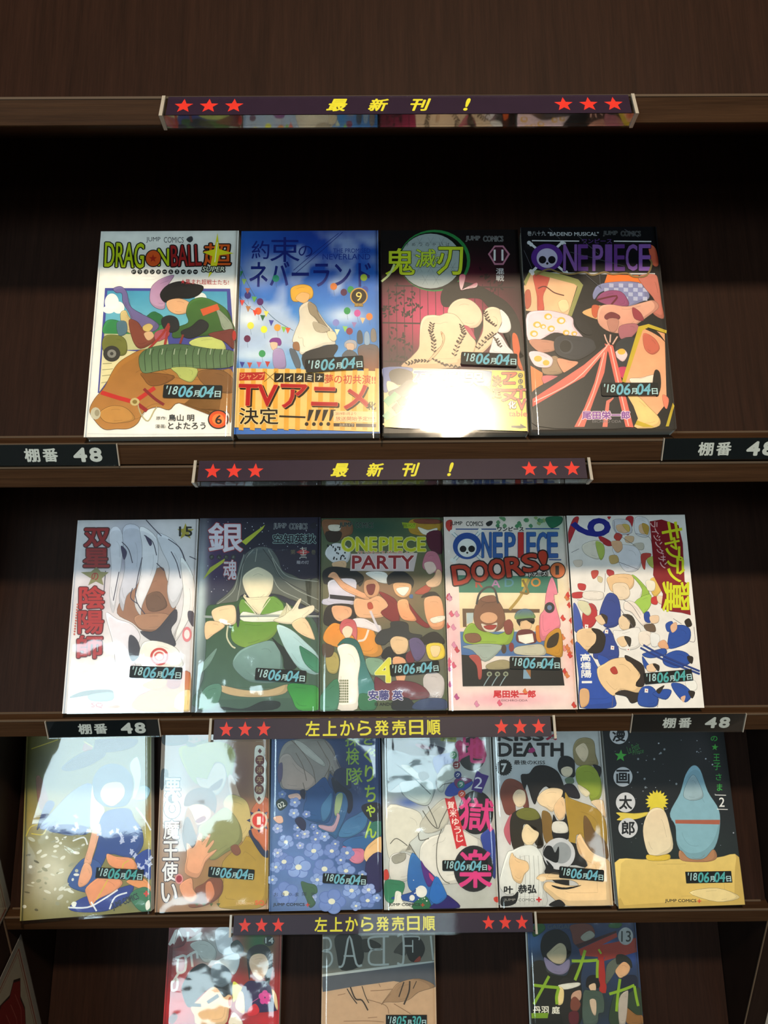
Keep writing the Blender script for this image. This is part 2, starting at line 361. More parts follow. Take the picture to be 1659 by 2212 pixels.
# ---------------------------------------------------------------- cover prints, millimetres on each cover (converted shapes)
ART={
1:("F4F0EA",r"""P|4A4F9C|0|70 1266 1076 1253 1125 763 1125 471 80 362
P|4FA0BE|7CC4D4|91 1242 1050 1228 1075 884 95 908
E|F2F2EE|0|134 1137 56 0 6 -80
E|F2F2EE|0|190 1092 48 0 4 -53
E|F2F2EE|0|115 1075 48 0 3 -35
E|EDEFEA|0|843 1167 48 0 2 -53
B|3E8F55|0|93 961 153 987 251 951 335 889 400 994 469 1046 542 1019 588 922 577 827 340 803 100 856
B|2F7444|0|430 1020 484 1055 552 993 547 940 458 950
P|C7C795|0|94 865 591 853 614 732 93 718
P|E6DDB0|0|90 735 410 707 400 613 158 479 92 371
L|8C8A62|6|101 607 172 611
L|8C8A62|5|101 556 183 564
L|8C8A62|5|103 505 171 513
L|8C8A62|5|101 446 144 454
B|7A6E9E|0|138 1261 197 1279 249 1225 281 1109 357 1047 456 993 523 932 479 880 367 889 314 959 277 1047 223 1136 209 1216 160 1225
B|B58DB0|C9A4C0|440 1259 485 1322 555 1362 619 1375 583 1303 547 1223 562 1089 499 1081 439 1143
B|D9C188|0|213 1048 251 1065 279 1012 331 950 359 880 305 863 246 907 217 977
B|5B7C8C|0|187 960 258 968 272 872 211 847
B|8A4A3A|0|281 977 346 968 397 906 464 862 499 801 392 733 325 803
B|D8BE74|0|396 924 443 950 476 923 447 880 406 889
B|DDB890|0|408 863 463 880 489 836 444 802
B|B25A6A|0|495 871 589 905 608 844 515 793
B|7C7E3E|0|96 839 211 847 269 803 283 708 238 674 102 710
E|3E3C38|0|166 692 67 0 5 -68
E|8F8D86|0|166 692 36 0 3 -36
E|4A4844|0|166 692 14 0 1 -15
B|1D1E20|0|516 1205 568 1285 663 1320 761 1302 859 1274 830 1203 751 1168 638 1169 560 1134
B|E2B489|0|575 1142 670 1168 753 1132 772 1061 678 1027 596 1063
B|4F7A3C|3D6430|760 1141 855 1176 970 1131 1061 1059 1104 954 1115 875 926 842 759 834 640 826 652 905 753 956 733 1044
B|9DA794|0|972 1078 1046 1016 1105 936 1107 875 1035 893 999 990
P|D9653A|0|844 1070 978 1118 1000 1069 870 1012
B|2A2C30|0|540 984 598 1019 664 992 684 904 630 870 565 905
B|2A2C30|0|701 878 779 921 848 982 913 946 900 885 807 825 736 826
L|A83A34|21|580 766 591 853 603 931
L|A83A34|19|456 733 552 853 602 949
L|8C3430|17|699 774 719 852
B|C9CF7C|0|770 774 847 825 990 824 1056 754 1042 703 915 712
B|7A3A34|0|917 850 1035 884 1125 884 1125 728 1047 789
E|B5302A|0|1123 840 17 0 2 -43
B|A87434|BE8848|61 313 131 412 178 530 227 615 317 682 409 725 536 706 780 577 1017 549 1125 523 1125 147 1111 127 1093 197 914 215 716 274 642 217 547 242 449 202 408 112 342 67 249 64 149 64 66 147 29 221
B|8A5E30|0|845 525 1017 549 1125 472 1125 355 945 390
B|8E5C28|0|421 528 666 501 599 434 490 418 432 477
B|C8954E|0|108 196 197 253 307 236 383 145 277 113 160 122
B|4E6B48|6E8A62|382 639 410 707 502 750 691 770 930 729 1125 702 1125 582 938 558 701 569 546 544 421 528
L|33472F|5|440 731 426 673 441 541
L|33472F|5|494 733 480 673 494 543
L|33472F|5|547 736 533 672 547 545
L|33472F|5|601 738 587 672 600 547
L|33472F|5|655 740 641 671 654 549
L|33472F|5|708 742 694 671 707 552
L|33472F|5|762 744 748 671 760 554
L|33472F|5|816 741 802 670 814 556
L|33472F|5|870 737 856 670 867 558
L|33472F|5|924 733 909 669 920 560
L|33472F|5|978 729 963 669 974 562
L|33472F|5|1032 725 1017 669 1027 565
L|33472F|5|1086 721 1070 668 1081 567
L|B8C4A8|6|472 731 465 681
L|B8C4A8|6|566 730 560 681
L|B8C4A8|6|661 730 655 680
L|B8C4A8|6|756 729 749 679
L|B8C4A8|6|851 728 844 678
L|B8C4A8|6|946 728 939 678
L|B8C4A8|6|1041 727 1034 677
B|B8C070|0|646 569 843 559 809 449 722 475 688 518
L|C8352E|34|107 366 191 337 287 307 373 294 478 368 522 401
L|9E2C2A|30|374 285 472 210
L|8C2E2C|23|437 393 528 309 601 259
E|CDBF86|0|374 285 37 0 2 -33
E|8E7A3C|0|374 285 19 0 1 -17
L|B8AF86|9|398 268 427 185 484 127 526 209 547 242
E|C9C4AC|0|78 192 39 0 4 -51
E|A29A80|0|89 196 19 0 2 -28
T|3A3A3C|JUMP|432 1699 58 0 -2 26 0 0 0 0
T|3A3A3C|COMICS|599 1698 81 -1 -1 26 0 0 0 0
B|3A3A3C|0|703 1702 721 1723 746 1728 755 1697 737 1676 718 1681
T|C6D413|DRAG|206 1561 158 -7 -4 112 121212 10 2 0
T|C6D413|N|524 1540 44 0 -4 76 121212 10 2 0
E|121212|0|442 1530 67 0 5 -80
E|D95A1C|0|442 1530 59 0 4 -71
P|A82A14|0|438 1567 448 1541 472 1540 454 1523 462 1497 441 1512 422 1497 427 1523 407 1540 431 1541
T|A8201E|BALL|707 1554 121 4 -8 94 121212 10 2 0
T|E0601C|超|960 1560 110 -1 -4 100 121212 11 2 0
P|E8E020|0|954 1757 975 1609 1095 1570 977 1554 961 1454 896 1350 920 1545 841 1582 934 1609
L|FFFFD8|8|957 1674 943 1490
T|F0F0D8|SUPER|934 1428 90 -1 -1 21 121212 9 1 0.2
E|1A1A1A|0|292 1409 20 0 1 -22
T|F4F4F0|ド|292 1409 11 0 -1 12 0 0 0 0
E|1A1A1A|0|341 1409 20 0 1 -22
T|F4F4F0|ラ|341 1409 11 0 -1 12 0 0 0 0
E|1A1A1A|0|391 1409 20 0 1 -22
T|F4F4F0|ゴ|391 1409 11 0 -1 12 0 0 0 0
E|1A1A1A|0|441 1408 20 0 1 -22
T|F4F4F0|ン|441 1408 11 0 -1 12 0 0 0 0
E|1A1A1A|0|491 1408 20 0 1 -22
T|F4F4F0|ボ|491 1408 11 0 -1 12 0 0 0 0
E|1A1A1A|0|541 1408 20 0 1 -22
T|F4F4F0|ー|541 1408 11 0 -1 12 0 0 0 0
E|1A1A1A|0|591 1407 20 0 1 -22
T|F4F4F0|ル|591 1407 11 0 -1 12 0 0 0 0
E|1A1A1A|0|641 1407 20 0 1 -22
T|F4F4F0|ス|641 1407 11 0 -1 12 0 0 0 0
E|1A1A1A|0|691 1407 20 0 1 -22
T|F4F4F0|ー|691 1407 11 0 -1 12 0 0 0 0
E|1A1A1A|0|741 1406 20 0 1 -22
T|F4F4F0|パ|741 1406 11 0 -1 12 0 0 0 0
E|1A1A1A|0|790 1406 20 0 1 -22
T|F4F4F0|ー|790 1406 11 0 -1 12 0 0 0 0
T|C0303A|★集まれ超戦士たち!|869 1314 194 -5 -1 23 0 0 0 0
L|E8E8E8|5|346 1349 369 1367 417 1371 466 1362 475 1349 435 1338 371 1339 346 1349
T|2A2A2A|原作:|586 150 41 0 -1 14 0 0 0 0
T|2A2A2A|鳥山 明|740 152 99 -1 -1 27 0 0 1 0
T|2A2A2A|漫画:|585 83 41 0 -1 15 0 0 0 0
T|2A2A2A|とよたろう|786 86 143 -1 -1 27 0 0 1 0
E|1A1210|0|1025 136 80 -1 3 -78
E|E2581C|0|1025 136 71 -1 3 -69
E|EE8A3C|0|1025 136 46 0 2 -46
T|1A1210|6|1028 134 24 0 -1 35 0 0 2 0
L|DADADA|8|29 29 422 20 1115 20"""),
2:("2E6FC4",r"""S|1F3F9E|722|1727 741 239 1
S|1C46A8|642|1488 490 199 0.9
S|4C9ADA|569|847 717 344 0.9
S|8CC4E8|493|589 789 136 0.8
N|C8D4E4|3|2.2 0.52 0.8 504 1489
N|A8B8D8|4|3 0.55 0.7 1271 1728
S|D8DEE8|155|1400 146 144 0.7
S|E8EEF2|71|973 128 79 0.9
S|E4ECF2|847|994 160 79 0.8
S|DCE8F0|137|652 237 51 0.8
S|E8F0F4|292|762 48 69 0.9
L|1B2A80|5|829 1745 617 1534 448 1371
L|1B2A80|5|796 1736 601 1561 432 1399
T|17267A|約|160 1587 72 0 -2 83 0 0 1 0
T|17267A|束|359 1588 119 -1 -2 113 0 0 1 0
T|17267A|の|527 1571 57 0 -1 51 0 0 0 0
T|17267A|ネバーランド|568 1364 489 -3 -1 111 0 0 3 0
T|1B3A94|THE PROMISED|903 1575 151 -1 0 20 0 0 0 0
T|1B3A94|NEVERLAND|860 1520 194 -1 0 26 0 0 0 0
L|4A6A80|4|3 1438 61 1293 163 1114 295 963 441 866
L|4A6A80|4|3 1168 84 1070 141 1034
E|2E9A78|0|291 1327 28 0 1 -32
L|5A6A80|2|292 1295 299 1246
E|A8C03C|0|1001 1330 28 0 0 -32
L|5A6A80|2|1001 1297 1007 1249
E|E0803C|0|758 1252 28 0 0 -32
L|5A6A80|2|758 1220 765 1172
E|5A2048|0|840 1200 27 0 0 -32
L|5A6A80|2|840 1168 847 1119
E|2E9A50|0|895 1223 27 0 0 -32
L|5A6A80|2|895 1190 902 1142
E|3A50A8|0|1010 1222 27 0 0 -32
L|5A6A80|2|1010 1190 1016 1141
E|33307A|0|69 1178 27 0 1 -32
L|5A6A80|2|70 1146 78 1098
E|5A2468|0|170 1120 27 0 1 -32
L|5A6A80|2|170 1088 178 1040
E|E8642C|0|157 1038 27 0 1 -32
L|5A6A80|2|158 1007 166 959
E|F0E050|0|100 912 27 0 1 -31
L|5A6A80|2|100 880 108 833
E|F0EC3C|0|207 878 27 0 1 -31
L|5A6A80|2|208 846 216 799
E|E8A040|0|313 893 27 0 1 -31
L|5A6A80|2|314 861 321 814
E|2E9A50|0|867 1036 27 0 0 -32
L|5A6A80|2|867 1004 874 957
E|D858A0|0|949 1015 27 0 0 -32
L|5A6A80|2|949 984 955 936
E|EE8838|0|1044 984 27 0 0 -32
L|5A6A80|2|1044 952 1050 905
E|8A8CC8|0|778 933 27 0 0 -31
L|5A6A80|2|778 902 785 854
E|963048|0|886 858 27 0 0 -31
L|5A6A80|2|886 827 892 780
E|6A2048|0|77 799 27 0 1 -31
L|5A6A80|2|78 767 85 721
E|3A9A58|0|198 670 27 0 1 -31
L|5A6A80|2|199 639 206 593
P|3A8A50|0|3 1348 3 1396 26 1394 5 1342
P|8AB060|0|15 1325 57 1322 36 1270
P|A86050|0|46 1244 88 1241 67 1189
P|6AB050|0|101 1168 143 1164 122 1113
P|E85048|0|5 1138 47 1134 26 1083
P|C08050|0|55 1084 97 1080 76 1029
P|E8482C|0|112 1048 154 1045 133 994
P|F0E060|0|201 1039 242 1035 221 984
P|2E6A40|0|174 1004 215 1000 194 949
P|4A48A0|0|243 960 284 956 263 905
P|F0A030|0|300 915 341 912 320 861
P|8AC850|0|344 902 385 898 364 848
P|E86038|0|376 893 418 889 396 839
P|F0C890|0|971 976 1012 973 990 922
P|A080B0|0|903 937 944 934 922 883
P|9AD060|0|831 903 872 899 850 849
P|F0F0C0|0|767 877 809 873 786 823
P|3A3A90|0|23 602 64 598 44 549
P|C85040|0|82 597 123 594 103 544
P|D06080|0|155 601 197 597 176 548
P|C83830|0|222 605 263 601 242 552
B|E4B03C|0|411 1210 434 1254 515 1272 580 1244 593 1173 557 1137 437 1121
B|E8B878|0|452 1147 500 1200 565 1182 549 1120 509 1107
B|D4C8B4|F0E8D8|486 1067 557 1120 606 1084 647 1013 696 934 760 855 728 829 776 750 681 734 508 658 483 761 435 770 457 865 488 953
B|9C8C74|0|557 1111 614 1084 647 995 728 864 696 855 615 969 567 1022
B|B8AC98|0|600 943 728 881 688 846 616 864
B|E8D8B8|0|712 855 768 850 784 794 760 768 721 803
B|A0704C|0|443 761 483 761 492 692 444 710
B|22242A|1A1A20|516 658 673 725 777 742 793 707 761 647 777 630 698 622 619 614 605 520 550 512
B|5A6470|0|412 701 460 692 501 589 494 538 462 555
B|8A3A90|0|252 771 275 802 331 801 348 762 332 736 276 763
B|E8C8A8|0|260 763 316 762 309 711 278 702
B|B8A0C8|9C88B4|286 694 349 710 378 650 384 548 297 548
B|B0B0B8|0|848 759 888 784 939 767 935 706 856 715
B|D8B8A0|0|860 750 919 749 919 698 872 698
B|5C6068|0|848 681 888 698 935 672 943 637 832 638
B|6C6468|9A5C3C|959 723 1046 744 1117 705 1116 517 998 518 959 637
B|4C5058|0|947 836 967 866 987 836 989 758 951 753
B|98B0C8|0|1003 827 1023 857 1043 826 1045 748 1007 744
B|8A8078|0|1055 852 1075 883 1095 852 1097 774 1059 770
E|D8A040|0|961 1163 71 0 0 -76
E|28180C|0|961 1163 60 0 0 -66
T|F0D870|9|961 1161 24 0 0 40 0 0 0 0
T|D8B050|開戦|961 1087 32 0 0 14 6A4A20 3 0 0
X|0|0|
P|F2D28C|EFC878|3 546 1116 512 1117 460 1117 9 3 54
P|E6AE48|0|30 543 66 541 73 29 36 33
P|E6AE48|0|118 543 154 541 159 28 122 33
P|E6AE48|0|206 542 242 540 246 28 209 32
P|E6AE48|0|294 541 330 539 332 27 295 31
P|E6AE48|0|382 541 418 539 419 26 382 31
P|E6AE48|0|470 540 507 538 505 26 468 30
P|E6AE48|0|559 539 595 538 592 25 555 29
P|E6AE48|0|647 539 683 537 678 24 641 29
P|E6AE48|0|735 538 771 536 765 24 728 28
P|E6AE48|0|823 538 859 536 851 23 814 27
P|E6AE48|0|911 537 948 535 938 22 901 27
P|E6AE48|0|1000 536 1036 534 1024 22 987 26
P|E6AE48|0|1088 536 1117 534 1117 256 1111 21 1074 25
P|B83430|0|27 508 227 510 221 443 25 440
T|E8A070|ジャンプ|127 475 93 -1 -1 25 0 0 1 0
L|8A6A30|6|219 515 316 421
L|8A6A30|6|314 514 221 430
P|1E1A18|0|299 501 371 499 371 423 299 426
T|F4F0E0|ノ|336 462 20 0 0 22 0 0 1 0
P|1E1A18|0|378 501 451 499 450 423 378 426
T|F4F0E0|イ|415 461 20 0 0 22 0 0 1 0
P|1E1A18|0|458 500 530 498 530 422 457 425
T|F4F0E0|タ|495 461 20 0 0 22 0 0 1 0
P|1E1A18|0|537 500 609 498 609 421 537 425
T|F4F0E0|ミ|574 460 20 0 0 22 0 0 1 0
P|1E1A18|0|617 499 689 497 688 421 616 424
T|F4F0E0|ナ|653 460 20 0 0 22 0 0 1 0
T|C0402C|夢の初共演!!|891 445 199 -5 1 38 0 0 1 0
T|2A1C10|TVアニメ|542 300 502 -18 1 98 0 0 10 0
T|E89060|TVアニメ|532 310 503 -18 1 100 0 0 7 0
T|B81C22|TVアニメ|532 310 503 -18 1 100 0 0 4 0
T|2A1C10|化|1058 223 33 0 0 33 0 0 1 0
T|241A14|決定|188 145 149 -1 -2 68 F6E2A8 5 2 0
L|241A14|14|345 142 547 132
P|241A14|0|573 194 612 193 577 103 561 103
E|241A14|0|557 77 15 0 0 -16
P|241A14|0|629 193 668 193 633 103 617 103
E|241A14|0|613 76 15 0 0 -16
P|241A14|0|685 193 724 193 688 102 673 102
E|241A14|0|668 76 15 0 0 -16
P|241A14|0|741 193 780 192 744 102 729 102
E|241A14|0|724 76 15 0 0 -16
P|E8D0A0|0|764 184 1096 173 1096 84 763 95
T|A83A30|2019年1月より|859 159 80 -1 0 13 0 0 0 0
T|A83A30|放送開始予定!!!!!|931 118 151 -1 0 17 0 0 0 0
P|3A2A20|0|764 83 925 79 925 51 765 56
T|F0E0C0|白井カイウ|864 67 53 0 0 11 0 0 0 0
P|3A2A20|0|936 79 1091 74 1091 46 936 51"""),
3:("100D0E",r"""S|B82858|473|971 497 364 1
S|D04070|362|1016 305 227 0.8
S|100D0E|78|1466 326 271 0.8
S|4A1A30|147|626 396 102 0.8
L|2A0E18|5|59 1249 60 550
L|2A0E18|5|122 1249 121 550
L|2A0E18|5|185 1248 183 549
L|2A0E18|5|249 1248 244 549
L|2A0E18|5|312 1247 306 548
L|2A0E18|5|375 1247 367 548
L|2A0E18|5|438 1247 429 547
L|2A0E18|5|501 1246 490 547
L|2A0E18|5|564 1246 552 547
L|2A0E18|5|629 1285 614 546
L|2A0E18|5|691 1265 675 546
L|2A0E18|5|754 1244 737 545
L|2A0E18|5|818 1264 798 545
L|2A0E18|5|882 1283 860 544
L|2A0E18|5|946 1303 921 544
L|2A0E18|13|108 1256 1079 1233
L|2A0E18|13|8 930 392 919
L|2A0E18|13|13 597 226 592
E|1E0A12|0|159 1098 6 -16 -7 -3
E|1E0A12|0|96 1201 16 -4 -2 -8
E|1E0A12|0|256 1151 11 -13 -5 -5
E|1E0A12|0|170 999 1 -18 -7 -1
E|1E0A12|0|187 1207 -7 -16 -7 3
E|1E0A12|0|198 1102 -15 -7 -3 7
E|1E0A12|0|68 1171 -8 -15 -6 4
E|1E0A12|0|237 1126 -5 -17 -7 2
E|1E0A12|0|151 1147 -15 -7 -3 7
E|1E0A12|0|71 1146 -15 -7 -3 7
E|1E0A12|0|130 1267 5 -17 -7 -3
E|1E0A12|0|174 1210 -16 -3 -1 8
E|1E0A12|0|173 1174 15 -7 -3 -7
E|1E0A12|0|182 1035 3 -17 -7 -2
E|1E0A12|0|124 1189 -1 -18 -7 0
E|1E0A12|0|117 1129 -4 -17 -7 2
E|1E0A12|0|56 1213 -9 -15 -6 4
E|1E0A12|0|250 1200 -16 0 0 8
E|1E0A12|0|140 1185 -15 -7 -3 7
E|1E0A12|0|268 1182 -4 -17 -7 2
E|1E0A12|0|147 1192 -14 -9 -4 7
E|1E0A12|0|116 1177 16 -4 -2 -8
E|1E0A12|0|255 1277 15 -5 -2 -8
E|1E0A12|0|173 1207 14 -8 -3 -7
E|1E0A12|0|129 1079 -15 -7 -3 7
E|1E0A12|0|225 1140 16 -3 -1 -8
E|1E0A12|0|66 1071 -15 -6 -3 7
E|1E0A12|0|124 1041 -16 0 0 8
E|1E0A12|0|66 1021 -5 -17 -7 2
E|1E0A12|0|101 1030 4 -17 -7 -2
E|1E0A12|0|54 1050 16 -2 -1 -8
E|1E0A12|0|99 1061 -16 -2 -1 8
E|1E0A12|0|107 1059 2 -18 -7 -1
E|1E0A12|0|17 1043 -5 -17 -7 2
E|1E0A12|0|17 1056 -16 -3 -1 8
E|1E0A12|0|27 1038 -10 -14 -6 5
E|1E0A12|0|75 1002 -16 -1 0 8
E|1E0A12|0|19 1043 16 -1 0 -8
E|1E0A12|0|23 1009 16 -1 -1 -8
E|1E0A12|0|27 1073 16 -3 -1 -8
E|1E0A12|0|39 1068 -9 -15 -6 4
E|1E0A12|0|32 986 -11 -13 -5 5
E|1E0A12|0|282 1067 -9 -15 -6 4
E|1E0A12|0|299 1076 2 -18 -7 -1
E|1E0A12|0|235 1089 6 -16 -7 -3
E|1E0A12|0|250 1034 -5 -17 -7 2
E|1E0A12|0|253 1033 -12 -11 -5 6
E|1E0A12|0|322 1060 -11 -13 -5 5
E|1E0A12|0|255 1043 -13 -10 -4 7
E|1E0A12|0|268 1044 3 -17 -7 -2
E|1E0A12|0|260 1087 8 -15 -6 -4
E|1E0A12|0|224 1005 3 -17 -7 -1
E|1E0A12|0|283 1089 8 -15 -6 -4
E|1E0A12|0|214 1137 2 -18 -7 -1
E|1E0A12|0|851 1334 -2 -18 -7 1
E|1E0A12|0|872 1291 -15 -9 -3 7
E|1E0A12|0|861 1325 -14 -10 -4 7
E|1E0A12|0|806 1403 7 -16 -7 -4
E|1E0A12|0|870 1330 -13 -11 -4 7
E|1E0A12|0|843 1319 4 -17 -7 -2
E|1E0A12|0|813 1334 -16 -4 -2 8
E|1E0A12|0|851 1349 -16 -3 -1 8
E|1E0A12|0|936 1425 3 -18 -7 -2
E|1E0A12|0|935 1377 12 -12 -5 -6
E|1E0A12|0|918 1285 -9 -16 -6 4
E|1E0A12|0|889 1229 7 -16 -7 -4
E|1E0A12|0|918 1214 -5 -17 -7 2
E|1E0A12|0|900 1170 16 -3 -1 -8
E|1E0A12|0|961 1253 -16 -4 -1 8
E|1E0A12|0|977 1266 -5 -17 -7 2
E|1E0A12|0|973 1221 13 -9 -4 -7
E|1E0A12|0|900 1182 -2 -18 -7 1
E|1E0A12|0|51 759 -6 -16 -7 3
E|1E0A12|0|136 786 -15 -7 -3 7
E|1E0A12|0|67 805 7 -16 -6 -3
E|1E0A12|0|178 760 -13 -9 -4 7
E|1E0A12|0|201 741 -15 -4 -2 8
E|1E0A12|0|193 900 16 -1 0 -8
E|1E0A12|0|87 885 16 -3 -1 -8
E|1E0A12|0|152 779 -2 -17 -7 1
E|1E0A12|0|105 791 -12 -11 -5 6
E|1E0A12|0|176 816 15 -7 -3 -7
E|1E0A12|0|172 803 -16 -1 0 8
E|1E0A12|0|172 832 0 -17 -7 0
E|1E0A12|0|139 778 7 -16 -6 -3
E|1E0A12|0|117 867 7 -16 -7 -3
E|1E0A12|0|175 776 15 -7 -3 -7
E|1E0A12|0|80 842 6 -16 -7 -3
E|1E0A12|0|176 629 6 -16 -7 -3
E|1E0A12|0|76 694 6 -16 -7 -3
E|1E0A12|0|172 706 3 -17 -7 -2
E|1E0A12|0|105 604 -10 -14 -6 5
E|1E0A12|0|77 609 2 -17 -7 -1
E|1E0A12|0|149 585 -9 -14 -6 4
E|1E0A12|0|197 622 3 -17 -7 -2
E|1E0A12|0|238 719 6 -16 -7 -3
E|1E0A12|0|223 693 11 -13 -5 -5
E|1E0A12|0|122 638 -13 -9 -4 6
E|1E0A12|0|92 728 -13 -10 -4 6
E|1E0A12|0|106 711 -3 -17 -7 2
E|1E0A12|0|203 605 16 0 0 -8
E|1E0A12|0|203 579 16 -2 -1 -8
E|1E0A12|0|168 632 -15 -6 -3 7
E|1E0A12|0|152 634 -14 -8 -3 7
E|1E0A12|0|220 580 -8 -15 -6 4
E|1E0A12|0|216 743 -4 -17 -7 2
E|1E0A12|0|220 1024 -12 -12 -5 6
E|1E0A12|0|172 1020 15 -6 -2 -7
E|1E0A12|0|218 1079 16 -3 -2 -8
E|1E0A12|0|200 987 -14 -9 -4 7
E|1E0A12|0|218 1000 11 -13 -5 -6
E|1E0A12|0|182 1047 5 -17 -7 -3
E|1E0A12|0|197 997 7 -16 -6 -4
E|1E0A12|0|207 1012 0 -18 -7 0
E|1E0A12|0|247 1021 -11 -12 -5 6
E|1E0A12|0|240 982 -12 -12 -5 6
E|2E8A48|0|437 1482 290 -2 -7 -280
E|0E0D0E|0|425 1477 276 -2 -6 -264
E|A8B2B4|0|404 1478 249 -2 -6 -249
L|7C8688|2|226 1534 316 1533
L|7C8688|2|249 1577 292 1490
L|7C8688|2|294 1577 247 1490
L|7C8688|2|179 1420 269 1419
L|7C8688|2|202 1463 245 1376
L|7C8688|2|247 1463 201 1376
L|7C8688|2|273 1648 363 1648
L|7C8688|2|296 1692 340 1604
L|7C8688|2|341 1692 295 1604
L|7C8688|2|316 1533 406 1532
L|7C8688|2|339 1576 382 1489
L|7C8688|2|384 1576 337 1489
L|7C8688|2|269 1419 358 1419
L|7C8688|2|292 1462 335 1376
L|7C8688|2|337 1462 290 1376
L|7C8688|2|311 1306 401 1305
L|7C8688|2|334 1349 377 1263
L|7C8688|2|379 1348 333 1263
L|7C8688|2|363 1648 454 1647
L|7C8688|2|387 1692 430 1603
L|7C8688|2|432 1691 385 1604
L|7C8688|2|406 1532 496 1532
L|7C8688|2|429 1576 472 1488
L|7C8688|2|474 1576 427 1489
L|7C8688|2|358 1419 448 1418
L|7C8688|2|382 1462 424 1375
L|7C8688|2|427 1462 380 1375
L|7C8688|2|401 1305 490 1305
L|7C8688|2|424 1348 466 1262
L|7C8688|2|469 1348 422 1262
L|7C8688|2|454 1647 544 1646
L|7C8688|2|477 1691 520 1603
L|7C8688|2|523 1691 475 1603
L|7C8688|2|496 1532 586 1531
L|7C8688|2|519 1575 562 1488
L|7C8688|2|565 1575 517 1488
L|7C8688|2|448 1418 538 1417
L|7C8688|2|471 1461 514 1374
L|7C8688|2|516 1461 469 1375
L|7C8688|2|538 1417 627 1417
L|7C8688|2|561 1461 604 1374
L|7C8688|2|606 1460 559 1374
T|3A3E40|き|213 1629 14 0 0 15 0 0 0 0
T|3A3E40|め|269 1628 14 0 0 15 0 0 0 0
T|3A3E40|つ|325 1628 14 0 0 15 0 0 0 0
T|3A3E40|の|380 1628 14 0 0 15 0 0 0 0
T|3A3E40|や|436 1627 14 0 0 15 0 0 0 0
T|3A3E40|い|492 1627 14 0 0 15 0 0 0 0
T|3A3E40|ば|548 1627 14 0 0 15 0 0 0 0
T|D4E030|鬼|157 1471 116 -1 2 120 14160C 5 3 0
T|C8DC40|滅|364 1501 82 -1 2 82 14160C 3 2 0
T|C0D468|の|468 1479 35 0 1 34 14160C 3 1 0
T|D4E030|刃|563 1476 103 -1 4 124 14160C 5 3 0
L|D8E0A0|18|110 1448 68 1357 3 1293
T|14100F|JUMP|755 1677 58 0 1 25 B8B8B8 2 0 0
T|14100F|COMICS|922 1676 81 -1 1 25 B8B8B8 2 0 0
B|14100F|0|1026 1681 1045 1701 1069 1705 1075 1675 1056 1656 1038 1661
P|C88098|0|929 1614 1003 1614 1053 1535 995 1437 922 1438 873 1536
P|401828|0|935 1600 995 1599 1035 1535 989 1453 929 1453 889 1536
T|F0EEEE|11|959 1526 38 0 2 49 0 0 2 0
T|E4E0E0|混|965 1379 32 0 1 27 0 0 1 0
T|E4E0E0|戦|962 1318 32 0 1 27 0 0 1 0
B|1A1212|0|492 1077 478 1157 512 1237 595 1281 692 1281 804 1244 915 1172 1008 1100 1076 993 1116 835 1119 577 1093 526 1052 663 1042 792 952 924 846 1074 784 1137 638 1129 556 1068
B|1A1212|0|745 960 808 925 754 751 738 769
B|C85A78|F0D8DC|637 1344 682 1344 667 1263 645 1209 631 1263
B|C86080|F0E0E0|641 1209 723 1254 773 1276 767 1235 690 1220
B|F2D8BC|0|530 1015 573 1103 655 1138 735 1111 796 1031 801 942 750 882 663 891 601 961
B|F4DCC0|F0C8A0|301 798 312 920 345 981 409 994 465 989 522 1010 594 992 648 917 700 821 746 751 726 639 621 580 580 538 170 541 227 626 291 703
B|E8C09C|0|470 849 501 805 483 727 417 633 352 582 418 667 483 753
B|F4DCC0|F0CCA8|820 1013 878 1061 949 1038 970 968 934 871 898 785 848 716 782 656 726 656 762 760 805 855
B|F2ECEA|0|949 1038 1011 976 1030 880 996 836 925 845 960 924
B|F0E4E6|0|900 828 947 810 999 715 1036 671 1019 646 861 656 864 716
B|C0506A|0|655 900 710 873 747 777 708 812
B|E0622A|0|1040 827 1075 810 1093 697 1082 628 1108 517 1077 534 1050 628 1035 715
L|6A7050|3|404 919 390 849 412 771 410 676
E|3A2A22|0|393 924 10 -10 -4 -5
E|3A2A22|0|415 914 11 9 4 -5
E|3A2A22|0|388 903 10 -10 -4 -5
E|3A2A22|0|411 893 11 9 4 -5
E|3A2A22|0|384 882 10 -10 -4 -5
E|3A2A22|0|407 872 11 9 4 -5
E|3A2A22|0|380 861 10 -10 -4 -5
E|3A2A22|0|402 851 11 9 4 -5
E|3A2A22|0|379 854 10 -10 -4 -5
E|3A2A22|0|401 844 11 9 4 -5
E|3A2A22|0|386 831 10 -10 -4 -5
E|3A2A22|0|408 820 11 9 4 -5
E|3A2A22|0|392 807 10 -10 -4 -5
E|3A2A22|0|414 797 11 9 4 -5
E|3A2A22|0|399 784 10 -10 -4 -5
E|3A2A22|0|421 773 11 9 4 -5
E|3A2A22|0|401 776 10 -10 -4 -5
E|3A2A22|0|423 766 11 9 4 -5
E|3A2A22|0|400 748 10 -10 -4 -5
E|3A2A22|0|422 737 11 9 4 -5
E|3A2A22|0|400 719 10 -9 -4 -5
E|3A2A22|0|422 709 11 9 4 -5
E|3A2A22|0|399 691 10 -9 -4 -5
E|3A2A22|0|421 680 11 9 4 -5
L|6A7050|3|639 900 653 830 610 752 567 640
E|3A2A22|0|628 905 10 -10 -4 -5
E|3A2A22|0|650 894 11 9 4 -5
E|3A2A22|0|632 884 10 -10 -4 -5
E|3A2A22|0|654 873 11 9 4 -5
E|3A2A22|0|636 863 10 -10 -4 -5
E|3A2A22|0|658 852 11 9 4 -5
E|3A2A22|0|640 842 10 -10 -4 -5
E|3A2A22|0|662 832 11 9 4 -5
E|3A2A22|0|642 835 10 -10 -4 -5
E|3A2A22|0|664 825 11 9 4 -5
E|3A2A22|0|629 812 10 -10 -4 -5
